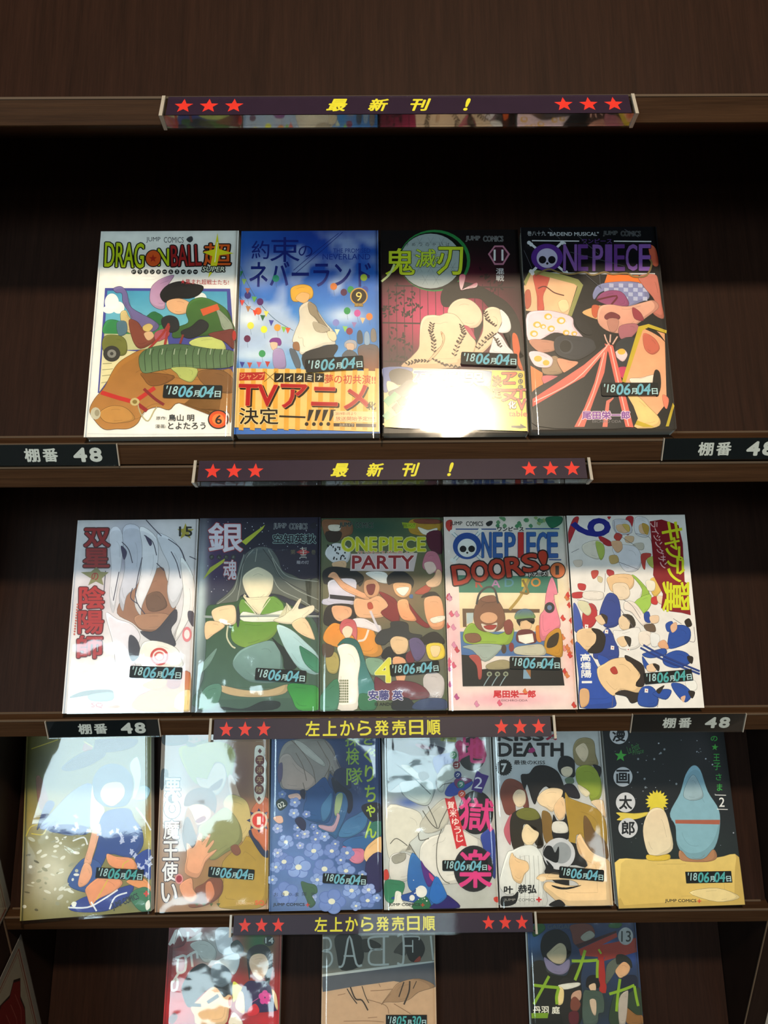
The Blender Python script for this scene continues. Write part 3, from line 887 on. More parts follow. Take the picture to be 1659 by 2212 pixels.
E|3A2A22|0|651 801 11 9 4 -5
E|3A2A22|0|616 788 10 -10 -4 -5
E|3A2A22|0|638 778 11 9 4 -5
E|3A2A22|0|604 765 10 -10 -4 -5
E|3A2A22|0|626 755 11 9 4 -5
E|3A2A22|0|600 757 10 -10 -4 -5
E|3A2A22|0|621 747 11 9 4 -5
E|3A2A22|0|587 724 10 -9 -4 -5
E|3A2A22|0|608 713 11 9 4 -5
E|3A2A22|0|574 690 10 -9 -4 -5
E|3A2A22|0|596 680 11 9 4 -5
E|3A2A22|0|561 657 10 -9 -4 -5
E|3A2A22|0|583 646 11 9 4 -5
L|6A7050|3|828 1021 849 942 903 898
E|3A2A22|0|817 1027 10 -10 -4 -5
E|3A2A22|0|839 1016 11 10 4 -5
E|3A2A22|0|823 1003 10 -10 -4 -5
E|3A2A22|0|845 992 11 10 4 -5
E|3A2A22|0|829 979 10 -10 -4 -5
E|3A2A22|0|852 968 11 10 4 -5
E|3A2A22|0|836 955 10 -10 -4 -5
E|3A2A22|0|858 945 11 10 4 -5
E|3A2A22|0|838 947 10 -10 -4 -5
E|3A2A22|0|860 937 11 10 4 -5
E|3A2A22|0|854 934 10 -10 -4 -5
E|3A2A22|0|876 924 11 10 4 -5
E|3A2A22|0|870 921 10 -10 -4 -5
E|3A2A22|0|892 910 11 9 4 -5
E|3A2A22|0|887 908 10 -10 -4 -5
E|3A2A22|0|909 897 11 9 4 -5
L|6A7050|3|892 828 835 785 752 699
E|3A2A22|0|881 834 10 -10 -4 -5
E|3A2A22|0|903 823 11 9 4 -5
E|3A2A22|0|864 821 10 -10 -4 -5
E|3A2A22|0|886 810 11 9 4 -5
E|3A2A22|0|847 808 10 -10 -4 -5
E|3A2A22|0|869 797 11 9 4 -5
E|3A2A22|0|829 795 10 -10 -4 -5
E|3A2A22|0|851 784 11 9 4 -5
E|3A2A22|0|824 790 10 -10 -4 -5
E|3A2A22|0|846 780 11 9 4 -5
E|3A2A22|0|799 765 10 -10 -4 -5
E|3A2A22|0|821 754 11 9 4 -5
E|3A2A22|0|774 739 10 -10 -4 -5
E|3A2A22|0|796 728 11 9 4 -5
E|3A2A22|0|749 713 10 -9 -4 -5
E|3A2A22|0|771 703 11 9 4 -5
L|6A7050|3|202 575 281 600 361 599
E|3A2A22|0|191 580 10 -9 -4 -5
E|3A2A22|0|213 569 10 9 4 -5
E|3A2A22|0|215 587 10 -9 -4 -5
E|3A2A22|0|237 577 10 9 4 -5
E|3A2A22|0|239 595 10 -9 -4 -5
E|3A2A22|0|261 584 10 9 4 -5
E|3A2A22|0|263 602 10 -9 -4 -5
E|3A2A22|0|284 592 10 9 4 -5
E|3A2A22|0|271 605 10 -9 -4 -5
E|3A2A22|0|292 595 10 9 4 -5
E|3A2A22|0|294 605 10 -9 -4 -5
E|3A2A22|0|316 594 10 9 4 -5
E|3A2A22|0|318 605 10 -9 -4 -5
E|3A2A22|0|340 594 10 9 4 -5
E|3A2A22|0|342 604 10 -9 -4 -5
E|3A2A22|0|364 594 11 9 4 -5
L|6A7050|3|416 607 494 564 604 546
E|3A2A22|0|405 613 10 -9 -4 -5
E|3A2A22|0|427 602 11 9 4 -5
E|3A2A22|0|429 600 10 -9 -4 -5
E|3A2A22|0|450 589 11 9 4 -5
E|3A2A22|0|452 587 10 -9 -4 -5
E|3A2A22|0|474 576 11 9 4 -5
E|3A2A22|0|475 574 10 -9 -4 -5
E|3A2A22|0|497 563 11 9 4 -5
E|3A2A22|0|483 569 10 -9 -4 -5
E|3A2A22|0|505 559 11 9 4 -5
E|3A2A22|0|516 564 10 -9 -4 -5
E|3A2A22|0|538 553 11 9 4 -5
E|3A2A22|0|549 559 10 -9 -4 -5
E|3A2A22|0|571 548 11 9 4 -5
E|3A2A22|0|582 553 10 -9 -4 -5
E|3A2A22|0|604 543 11 9 4 -5
L|6A7050|3|906 785 935 715
E|3A2A22|0|895 790 10 -10 -4 -5
E|3A2A22|0|917 779 11 9 4 -5
E|3A2A22|0|904 769 10 -10 -4 -5
E|3A2A22|0|926 759 11 9 4 -5
E|3A2A22|0|913 748 10 -10 -4 -5
E|3A2A22|0|935 738 11 9 4 -5
E|3A2A22|0|921 727 10 -10 -4 -5
E|3A2A22|0|943 717 11 9 4 -5
X|0|0|
P|B8A890|E8D070|11 542 1112 508 1115 4 15 45
B|3A58A0|0|11 540 241 534 169 448 97 381 18 331 11 449
B|20181C|0|59 499 130 531 225 506 239 447 168 397 82 414
B|E0C8B0|0|39 423 90 414 136 372 120 330 50 339
B|50585C|0|49 331 128 372 208 439 278 413 206 313 96 280
P|3E9A70|0|49 306 103 263 48 214 10 264
P|1E2422|0|111 247 165 205 110 156 71 206
P|3E9A70|0|3 142 40 181 94 139 39 90 3 137
P|1E2422|0|151 305 205 263 149 213 111 263
P|3E9A70|0|96 339 151 297 95 247 57 297
B|7090B8|0|414 514 855 502 834 375 617 444 458 412
T|3868A8|死|333 432 86 -1 2 74 F4F0E8 6 3 0
T|F0E8D8|への|440 408 35 0 1 38 5A4A38 3 1 0
T|FAF6EA|慟哭|636 436 157 -1 2 59 8A7A60 4 3 0
B|E8B838|0|205 296 316 337 457 361 614 368 810 375 883 241 919 158 743 44 23 49 141 164
B|F0E8B8|0|298 262 535 327 769 309 843 200 605 78 217 89
B|8A6C40|0|514 161 647 176 746 118 727 28 495 38
P|ECC81C|F2DA40|863 510 1115 500 1115 4 735 19 771 159 840 325
T|D84A20|ア|995 451 55 0 2 36 3A1A10 6 4 0
T|D84A20|ニ|991 370 55 0 2 36 3A1A10 5 4 0
T|D84A20|メ|987 289 55 0 2 36 3A1A10 5 4 0
T|F4F0E0|化|1006 219 28 0 1 29 3A1A10 5 2 0
T|D87020|決|897 419 33 0 2 43 3A1A10 4 2 0
T|D87020|定|893 322 33 0 2 42 3A1A10 4 2 0
T|C82A20|T|1080 311 33 0 2 38 3A1A10 5 3 0
T|D83020|V|1080 223 32 0 2 42 3A1A10 5 3 0
E|1E1810|0|1083 464 20 0 -1 -22
T|F0E040|つ|1083 464 11 0 1 13 0 0 0 0
E|1E1810|0|1081 415 20 0 -1 -22
T|F0E040|い|1081 415 11 0 1 13 0 0 0 0
E|1E1810|0|1078 366 20 0 -1 -22
T|F0E040|に|1078 366 11 0 1 13 0 0 0 0
T|C85018|table|1047 147 70 -1 1 22 0 0 2 0
P|1E1810|0|991 50 1061 50 1062 66 1111 33 1060 25 991 34
T|5A4838|らしく交錯する|572 78 68 -1 0 12 0 0 0 0"""),
4:("0D0D12",r"""T|C8C8CC|巻八十九|130 1704 76 0 1 22 0 0 0 0
T|C8C8CC|"BADEND MUSICAL"|431 1697 209 -1 1 17 0 0 1 0
T|101014|JUMP|736 1698 58 0 2 23 8A8A8C 2 0 0
T|101014|COMICS|904 1697 81 -1 2 23 8A8A8C 2 0 0
B|101014|0|1006 1701 1025 1720 1048 1724 1051 1696 1033 1678 1017 1683
T|5C3A80|ワンピース|621 1630 122 -1 2 21 0 0 1 0
P|E8E8EA|0|89 1642 476 1635 475 1625 88 1632
P|E8E8EA|0|760 1633 1067 1628 1066 1617 759 1623
P|D0D0D4|0|89 1349 1071 1334 1070 1321 89 1337
P|F07A28|0|683 1325 935 1315 960 1233 652 1244
B|8A8EB8|0|557 1164 636 1244 929 1252 1008 1125 922 1073 815 1047 696 1172 614 1164 561 1102
P|BCC0D8|0|649 1205 685 1203 682 1169 647 1171
P|BCC0D8|0|644 1126 679 1124 676 1090 641 1092
P|BCC0D8|0|691 1244 727 1242 724 1208 689 1210
P|BCC0D8|0|685 1165 721 1163 718 1129 683 1131
P|BCC0D8|0|727 1204 763 1202 760 1168 725 1170
P|BCC0D8|0|721 1126 757 1124 754 1090 719 1092
P|BCC0D8|0|769 1244 805 1242 802 1207 767 1209
P|BCC0D8|0|763 1165 799 1163 796 1129 761 1131
P|BCC0D8|0|805 1204 841 1202 838 1168 803 1170
P|BCC0D8|0|799 1125 834 1123 832 1089 796 1091
P|BCC0D8|0|847 1243 883 1241 880 1207 845 1209
P|BCC0D8|0|841 1164 876 1162 874 1128 838 1130
P|BCC0D8|0|883 1203 919 1201 916 1167 880 1169
P|BCC0D8|0|877 1125 912 1123 909 1089 874 1091
P|BCC0D8|0|925 1243 961 1240 958 1206 923 1208
P|BCC0D8|0|919 1164 954 1162 951 1128 916 1130
P|BCC0D8|0|961 1203 997 1201 994 1167 958 1169
P|BCC0D8|0|954 1124 990 1122 987 1088 951 1090
B|C87868|0|934 1306 1066 1323 1092 1250 1100 1071 1103 930 1019 983 1045 1090 974 1206
B|D8684C|0|1040 1583 1095 1560 1107 1413 1058 1414
B|9A4A78|0|585 1093 621 1155 696 1181 777 1172 821 1118 831 1047 718 1039
L|6A1A2C|15|577 1097 745 1132 695 1056
P|E6B890|E8C49A|3 1225 65 1348 379 1291 442 1255 342 970 151 989 7 1008 3 1162
B|C85848|0|88 1329 211 1329 188 1221 151 1131 152 1007 102 990 102 1132 91 1221
B|F4D4A8|0|269 1077 335 1103 354 1023 295 988
B|B8604C|0|7 1168 48 1186 50 1061 8 1026
P|9A9A5C|0|58 1379 316 1328 444 1282 481 1232 369 953 342 966 435 1219 408 1242 57 1348
P|9A9A5C|0|4 1267 63 1379 78 1366 14 1222
L|5A2A24|10|114 1203 172 1221 242 1166 321 1139
B|E8B87C|0|456 987 540 1031 606 1048 683 1003 613 933 549 934
B|C8603C|0|541 1049 597 1039 566 942 535 969
B|E4B098|D89C88|596 1031 687 1056 815 1038 947 1072 1037 1090 1072 1027 976 948 882 879 780 810 661 819 578 898
B|9A3A48|0|862 1029 923 984 941 913 870 932
B|7A3038|0|635 960 690 990 752 959 741 924 645 924
B|C08878|0|653 924 741 924 717 827 669 819
B|B06C78|0|744 862 866 888 895 844 816 757 744 758
B|F0D0DC|F4DCE4|13 973 152 1007 271 989 373 944 384 865 456 755 347 787 221 814 105 754 10 754
E|E8B84C|0|181 954 32 0 -2 -28
E|F4DCE4|0|184 950 18 0 -1 -16
E|E8B84C|0|283 918 35 0 -2 -31
E|F4DCE4|0|286 915 19 0 -1 -17
E|E8B84C|0|89 884 32 0 -2 -28
E|F4DCE4|0|92 881 18 0 -1 -16
E|E8B84C|0|136 867 24 0 -1 -21
E|F4DCE4|0|139 863 13 0 -1 -12
E|E8B84C|0|199 849 30 0 -2 -27
E|F4DCE4|0|202 845 17 0 -1 -15
E|E8B84C|0|316 813 27 0 -1 -24
E|F4DCE4|0|319 809 15 0 -1 -13
E|E8B84C|0|60 806 32 0 -1 -28
E|F4DCE4|0|63 802 18 0 -1 -16
E|E8B84C|0|380 804 24 0 -1 -21
E|F4DCE4|0|383 800 13 0 -1 -12
B|14141A|0|388 935 453 934 512 864 524 803 475 794 415 847
B|C89078|0|17 745 137 753 231 727 211 658 92 650
B|A88C70|0|118 555 209 615 254 572 263 469 121 462
B|F0D4DC|F4DCE4|12 642 100 650 192 598 180 529 124 513 46 539
E|E8B84C|0|80 590 32 0 -1 -26
E|E8B84C|0|142 555 27 0 -1 -24
B|34363E|0|215 727 250 779 347 787 505 759 541 707 529 655 397 579 287 597 226 640
E|1A1C22|0|309 692 56 0 -4 -62
E|45474F|0|309 692 56 0 -4 -62
E|14151A|0|303 695 46 0 -3 -52
B|E8A484|0|231 589 333 571 395 553 310 469 264 486
P|E88A4C|0|18 531 109 470 108 369 18 302
B|D87880|0|112 445 245 436 180 394 116 377
B|2A3038|0|699 697 792 766 878 739 807 551 708 509
B|F2D0D4|0|686 629 753 671 788 619 744 560
E|E8B84C|0|743 645 32 0 -2 -26
B|C83A68|0|708 509 779 508 748 415 711 449
P|E4A880|EDB48A|904 861 967 843 1099 799 1060 211 955 88 786 297 746 390 853 722
B|C86A54|0|931 800 1015 756 1047 669 987 618 928 670
B|F4E0D0|0|788 415 875 422 988 447 966 380 823 364
B|14100F|0|991 481 1029 464 1026 345 987 262 963 346
B|F0CC8C|0|763 305 846 263 917 179 994 79 964 13 779 23
B|E8886C|0|1035 278 1079 244 1056 161 1035 195
B|1A1210|0|943 843 1037 817 1093 729 1064 764 1004 808
P|C8B02C|0|896 861 978 882 1117 825 1117 823 1111 799 972 852 925 826 753 381 726 390
P|C8B02C|0|1107 211 1117 186 1058 17 1034 17
P|C8B02C|0|791 80 949 13 863 14 788 39
B|161A20|1E2228|22 311 197 419 361 520 528 647 604 707 675 698 704 551 714 381 786 15 38 29 19 177
P|FF9080|D8584C|19 252 15 186 206 301 434 434 607 638 661 724 441 536 194 368
P|E07060|0|613 715 679 698 785 11 724 15 669 415 639 637
P|E47868|0|328 18 416 174 509 383 591 638 644 706 594 467 500 249 406 18
P|E88070|0|545 17 592 231 650 260 649 248 615 214 584 16
L|F8C8BC|8|29 227 353 401 592 646 636 706
L|F8C8BC|8|659 689 698 381 748 23
L|F8C8BC|7|360 26 496 299 607 638
L|E8B8A8|11|619 793 631 741 651 698
L|E8B8A8|11|667 793 657 724
L|E8B8A8|11|721 775 676 706
L|E4E4E8|21|71 1613 334 1355
L|E4E4E8|21|335 1620 73 1352
E|E4E4E8|0|63 1618 16 0 -1 -18
E|E4E4E8|0|80 1602 16 0 -1 -18
E|E4E4E8|0|335 1620 16 0 -1 -18
E|E4E4E8|0|350 1606 16 0 -1 -18
E|E4E4E8|0|65 1357 16 0 -1 -18
E|E4E4E8|0|77 1338 16 0 -1 -18
E|E4E4E8|0|335 1359 16 0 -1 -18
E|E4E4E8|0|350 1346 16 0 -1 -18
E|5A2C8C|0|203 1483 129 -1 -7 -123
E|C8C0D8|0|203 1476 85 -1 -5 -89
E|100E16|0|165 1461 31 0 -2 -35
E|100E16|0|241 1460 31 0 -2 -35
E|100E16|0|202 1427 10 0 -1 -11
T|8A5CA8|N|391 1479 53 0 8 118 1A0E28 4 3 0
T|6A3A8C|E|496 1478 39 0 8 118 1A0E28 4 3 0
T|8A5CA8|P|617 1477 41 0 9 118 1A0E28 4 3 0
T|7A4C9C|I|705 1477 26 0 9 118 1A0E28 4 3 0
T|6A3A8C|E|793 1476 41 0 9 118 1A0E28 4 3 0
T|8A5CA8|C|891 1476 45 0 10 118 1A0E28 4 3 0
T|8C5CB0|E|1000 1475 47 0 10 118 1A0E28 4 3 0
L|8A7448|15|96 1320 205 1374 285 1346 382 1327 497 1345 560 1317 660 1344 724 1325 838 1333 901 1301 1000 1314 1050 1414 1037 1459
T|8A4CA0|尾田栄一郎|580 112 183 -1 2 32 F0D8E4 5 2 0
T|8A8488|EIICHIRO ODA|582 61 111 -1 1 11 0 0 0 0
L|6C6C74|3|235 1751 320 1648
L|6C6C74|3|470 1675 623 1508
L|6C6C74|3|511 1317 625 1200
L|6C6C74|3|618 1326 617 1209
L|6C6C74|3|855 1738 964 1663
L|6C6C74|3|394 1528 827 1397
L|6C6C74|3|18 1549 75 1384"""),
5:("E4E0E4",r"""S|B8B4C8|482|1538 233 237 0.9
S|8A80A0|498|1420 116 145 0.7
S|F4F0F0|201|522 346 424 0.9
S|E0A878|915|108 282 150 1
S|F0D8A0|790|43 205 67 0.8
S|C8B8C8|249|1045 220 352 0.5
B|A87C64|0|427 884 469 1043 515 1149 636 1201 807 1308 867 1181 954 1037 952 896 899 748 796 714 665 724 573 795
B|80604E|0|690 1040 802 1075 879 950 794 898 706 916
B|B88C70|0|587 847 743 881 902 861 881 748 664 733
B|E6E4EC|0|305 1632 373 1696 434 1585 434 1312 414 1088 392 885 346 1044 345 1313
B|D4D4E0|0|428 1677 571 1694 619 1491 603 1166 505 1042 479 901 434 1043 470 1311
B|ECEAF0|0|589 1694 748 1581 770 1344 727 1165 651 952 639 864 578 988 617 1220 619 1491
B|E0E0E8|0|754 1627 929 1534 1030 1305 998 1037 933 923 873 1074 878 1307 799 1471
B|F2EEEE|0|981 1396 1105 1214 1127 947 1079 816 983 634 916 583 1001 790 1025 1037
B|EAE4EC|0|322 886 431 832 574 778 651 664 608 518 653 347 777 278 907 259 868 192 750 160 609 212 462 366 411 606
L|4A4458|8|639 1757 716 1674 792 1599
L|4A4458|8|427 1548 495 1474 538 1347
L|4A4458|8|630 1610 714 1545 757 1417
L|4A4458|8|856 1571 967 1487 1027 1359
L|4A4458|8|889 1452 948 1342 990 1198
L|4A4458|8|553 1113 541 1024 606 970
L|4A4458|8|294 1277 293 1045
L|4A4458|8|1061 1404 1124 1376
L|4A4458|8|419 1267 384 999
L|4A4458|8|624 1400 584 1041 682 873
L|4A4458|8|761 1344 836 1271
B|4A3E60|0|421 1512 478 1456 465 1384 446 1402
B|4A3E60|0|639 1610 705 1545 689 1509
B|4C4650|0|648 716 787 723 951 914 974 817 926 730 976 600 916 574 757 628
B|4C4650|0|554 682 626 638 660 517 595 449 555 536
B|5C5460|0|1075 895 1127 876 1127 754 1078 824
B|F2EEE8|0|672 603 809 627 978 565 1035 462 1021 393 684 397
E|C84840|0|834 489 83 -1 4 -79
E|F4E8E4|0|834 489 62 -1 3 -58
E|D06058|0|834 489 48 -1 2 -44
E|F8F0EC|0|834 489 31 0 2 -29
E|E08890|0|1072 685 42 0 3 -68
E|F8ECEC|0|1072 685 26 0 2 -43
B|C87850|E8A868|646 28 657 136 765 194 947 309 1118 341 1127 14
B|A85C40|0|915 276 1034 291 1021 216 935 208
B|F4DCA0|0|995 40 1007 149 1125 189 1127 14
B|E8C060|0|694 236 828 294 915 268 833 193
P|B8A83C|0|1010 1722 1033 1666 1090 1663 1047 1627 1065 1571 1016 1604 970 1572 982 1628 936 1665 993 1667
T|16140C|15|1015 1641 60 -1 -2 46 0 0 2 0
T|A81E22|双|192 1592 117 -1 -6 85 4A1418 10 6 0
T|A81E22|星|199 1400 116 -1 -6 84 4A1418 10 6 0
P|8C8C64|0|69 1266 162 1270 208 1314 251 1269 324 1263 264 1206 286 1143 213 1179 145 1144 167 1207
T|9A4038|の|201 1226 31 0 -2 34 0 0 2 0
T|B83230|陰|187 1030 112 -1 -7 100 5A2026 9 6 0
T|B83230|陽|195 804 111 -1 -7 99 5A2026 9 6 0
T|B83230|師|203 581 111 -1 -7 98 5A2026 9 6 0
E|C86858|0|62 968 9 0 1 -10
E|C86858|0|61 943 9 0 1 -10
E|C86858|0|60 918 9 0 1 -10
E|C86858|0|60 894 9 0 1 -10
E|C86858|0|59 869 9 0 1 -10
E|C86858|0|58 845 9 0 1 -10
E|C86858|0|58 820 9 0 1 -10
E|C86858|0|57 796 9 0 1 -10
E|C86858|0|56 771 9 0 1 -10
E|C86858|0|56 747 9 0 1 -10
E|C86858|0|55 723 9 0 1 -10
E|C86858|0|54 698 9 0 1 -10
B|5A5C54|0|55 135 183 192 422 198 427 130 394 106 271 157
B|8EA098|0|228 158 423 181 432 110 257 107
T|C83C34|SQ|303 67 51 -1 -2 23 0 0 2 0"""),
6:("241C3A",r"""S|4A2468|118|1406 227 317 1
S|1A1630|681|1624 616 215 0.9
S|3A3A58|176|1054 173 139 0.8
S|D0DCE0|36|882 60 756 1
S|5C7C70|537|453 593 413 1
S|88A8A4|360|708 342 169 0.5
S|B8D4D8|917|575 136 218 0.9
S|3C5C50|379|124 503 130 0.8
E|E0E0F0|0|279 1078 3 0 0 -3
E|E0E0F0|0|220 1716 3 0 0 -3
E|E0E0F0|0|302 1053 3 0 0 -3
E|E0E0F0|0|446 1723 4 0 0 -4
E|E0E0F0|0|513 1397 3 0 0 -3
E|E0E0F0|0|993 1456 4 0 0 -4
E|E0E0F0|0|264 1732 4 0 0 -4
E|E0E0F0|0|585 1410 3 0 0 -4
E|E0E0F0|0|810 1278 3 0 0 -3
E|E0E0F0|0|1093 1693 5 0 0 -5
E|E0E0F0|0|916 1664 3 0 0 -3
E|E0E0F0|0|393 1262 3 0 0 -4
E|E0E0F0|0|1001 1377 3 0 0 -3
E|E0E0F0|0|646 1642 3 0 0 -3
E|E0E0F0|0|599 1716 5 0 0 -5
E|E0E0F0|0|244 1090 5 0 0 -5
E|E0E0F0|0|518 1335 3 0 0 -4
E|E0E0F0|0|328 1495 4 0 0 -4
E|E0E0F0|0|176 1214 3 0 0 -3
E|E0E0F0|0|595 1522 4 0 0 -4
E|E0E0F0|0|1053 1151 5 0 0 -5
E|E0E0F0|0|695 1525 4 0 0 -4
E|E0E0F0|0|595 1386 3 0 0 -3
E|E0E0F0|0|901 1144 5 0 0 -5
E|E0E0F0|0|610 1501 3 0 0 -3
E|E0E0F0|0|336 1591 3 0 0 -3
E|E0E0F0|0|478 1479 5 0 0 -5
E|E0E0F0|0|985 1615 4 0 0 -4
E|E0E0F0|0|160 1100 3 0 0 -3
E|E0E0F0|0|248 1212 3 0 0 -4
E|E0E0F0|0|157 1193 3 0 0 -4
E|E0E0F0|0|385 1625 4 0 0 -4
E|E0E0F0|0|999 1641 5 0 0 -5
E|E0E0F0|0|504 1450 5 0 0 -5
E|E0E0F0|0|104 1248 3 0 0 -3
E|E0E0F0|0|104 1673 5 0 0 -5
E|E0E0F0|0|587 1634 5 0 0 -5
E|E0E0F0|0|544 1639 5 0 0 -5
E|E0E0F0|0|77 1736 3 0 0 -3
E|E0E0F0|0|395 1285 3 0 0 -3
E|E0E0F0|0|826 1493 4 0 0 -4
E|E0E0F0|0|36 1167 3 0 0 -3
E|E0E0F0|0|92 1316 5 0 0 -5
E|E0E0F0|0|204 1509 4 0 0 -4
E|E0E0F0|0|492 1685 5 0 0 -5
E|E0E0F0|0|273 1181 3 0 0 -3
E|E0E0F0|0|427 1668 5 0 0 -5
E|E0E0F0|0|505 1654 4 0 0 -4
E|E0E0F0|0|572 1679 4 0 0 -4
E|E0E0F0|0|638 1174 3 0 0 -4
E|E0E0F0|0|259 1607 4 0 0 -4
E|E0E0F0|0|135 1599 3 0 0 -3
E|E0E0F0|0|791 1313 3 0 0 -3
E|E0E0F0|0|736 1164 5 0 0 -5
E|E0E0F0|0|136 1076 5 0 0 -5
E|E0E0F0|0|570 1251 3 0 0 -3
E|E0E0F0|0|562 1515 4 0 0 -4
E|E0E0F0|0|830 1288 3 0 0 -3
E|E0E0F0|0|331 1537 3 0 0 -3
E|E0E0F0|0|832 1096 3 0 0 -3
E|E0E0F0|0|260 1538 5 0 0 -5
E|E0E0F0|0|481 1225 5 0 0 -5
E|E0E0F0|0|943 1378 5 0 0 -5
E|E0E0F0|0|921 1489 4 0 0 -4
E|E0E0F0|0|722 1664 4 0 0 -4
E|E0E0F0|0|433 1079 3 0 0 -3
E|E0E0F0|0|242 1468 3 0 0 -4
E|E0E0F0|0|937 1262 5 0 0 -5
E|E0E0F0|0|815 1169 5 0 0 -5
E|E0E0F0|0|659 1272 3 0 0 -3
T|E4E0EC|銀|245 1584 156 -2 -5 136 A8202C 7 6 0
P|C4CC3C|0|398 1542 436 1573 613 1702 592 1661 438 1510
P|C4CC3C|0|53 1190 114 1300 250 1387 242 1352 133 1264
T|DCD8E4|魂|299 1278 59 -1 -3 91 A8202C 5 3 0
E|2C2C34|0|125 1399 24 0 1 -25
T|90A090|ぎ|125 1399 12 0 0 12 0 0 0 0
E|2C2C34|0|193 1398 24 0 1 -25
T|90A090|ん|193 1398 12 0 0 12 0 0 0 0
E|2C2C34|0|260 1398 24 0 1 -25
T|90A090|た|260 1398 12 0 0 12 0 0 0 0
E|2C2C34|0|326 1397 24 0 1 -25
T|90A090|ま|326 1397 12 0 0 12 0 0 0 0
T|1A1628|JUMP|752 1686 59 -1 -1 28 D8DCE0 2 1 0
T|1A1628|COMICS|923 1684 83 -1 0 28 D8DCE0 2 1 0
B|1A1628|0|1033 1689 1054 1711 1085 1717 1093 1683 1071 1660 1049 1666
T|18142A|空知英秋|890 1565 198 -2 -1 44 A8C8C4 4 3 0
P|C03A40|0|908 1438 969 1469 1035 1437 970 1406
T|E8E4D8|七|973 1470 31 0 0 15 0 0 1 0
T|E8E4D8|十|974 1435 31 0 0 15 0 0 1 0
T|E8E4D8|三|974 1401 31 0 0 15 0 0 1 0
T|807858|第|877 1439 22 0 0 22 0 0 0 0
T|807858|巻|1068 1437 21 0 0 22 0 0 0 0
T|D8D4DC|龍の灯|970 1341 57 -1 0 16 0 0 0 0
B|5E6668|707468|375 1279 407 1385 475 1456 561 1491 667 1472 738 1382 784 1267 881 1221 994 1168 1124 1175 1127 880 1023 932 867 995 719 1048 434 1051 385 965 338 853 180 950 279 1053 345 1139
L|A8ACA4|7|423 1421 377 1227 330 1070 180 950
L|A8ACA4|7|509 1465 425 1350 397 1139 376 1000 353 914
L|A8ACA4|7|649 1463 740 1311 846 1204 1116 1158
L|A8ACA4|7|686 1383 759 1223 909 1090 1117 992
L|A8ACA4|7|690 1223 762 1091 953 994 1118 888
L|A8ACA4|7|544 1473 530 1349
L|34383C|6|458 1429 401 1279 382 1087
L|34383C|6|597 1473 687 1347 786 1187 1039 1045
B|E8E0C8|F4E8CC|423 1138 429 1226 531 1296 601 1286 690 1223 700 1136 676 1049 609 980 557 976 478 1025
B|F0E4C8|0|443 1051 470 1016 677 1023 695 996 595 868 560 868 436 999
B|3C5C38|4C6C5C|95 916 196 958 368 982 427 1025 561 851 694 1031 807 969 1067 820 1127 581 1126 10 66 21 96 292 107 626
B|6C9A34|88A848|333 742 408 810 562 800 750 798 727 679 618 604 466 563 345 623
B|7CA848|0|394 956 436 999 561 843 458 826 406 870
B|7CA848|0|677 1023 790 961 784 857 595 842
B|F0F0E4|0|431 887 612 859 817 900 819 806 442 801
L|E8E4D0|8|445 982 525 894 579 817
L|E8E4D0|8|677 1005 611 911 578 851
B|88A8A4|6C8C88|416 538 584 604 703 620 773 535 802 367 761 260 543 254 423 321 352 422
B|1C2820|14201C|702 645 754 602 841 534 927 416 903 366 818 375 799 484
B|C8E0E4|9CC0C4|743 764 872 720 993 617 1122 480 1123 322 962 365 859 492 788 619
L|A8B0B0|21|64 848 184 842 372 845
L|7C8484|19|398 847 698 848 1123 837
L|D0D4D0|5|406 853 1119 843
E|3C4040|0|387 844 17 0 3 -101
B|F0D8B4|0|144 881 181 924 283 949 352 939 372 836 357 776 272 769 186 795
B|F0D0A8|0|92 788 185 804 272 760 173 684 102 643
B|F4E8D0|0|707 807 818 857 824 969 860 891 936 994 962 994 937 907 1066 941 1075 889 999 829 990 787 837 771
B|F0D4B0|0|879 779 999 821 1086 649 1061 633 940 693
L|D8D4B8|14|298 760 293 658 338 581 373 560
B|7C9C90|0|52 325 82 425 187 549 204 541 149 424 85 350
B|2C7858|4C9878|951 558 985 558 1122 455 1123 330 1004 415
B|C8B088|0|249 232 461 189 671 186 846 234 831 160 672 129 429 132 268 174
B|5C8C78|0|69 127 124 217 224 249 263 207 238 85 182 28 74 25
B|2C8C3C|48A848|847 201 880 242 1006 232 1124 198 1126 10 950 12 890 110
B|182420|0|282 43 466 25 631 89 782 79 716 14 283 17"""),
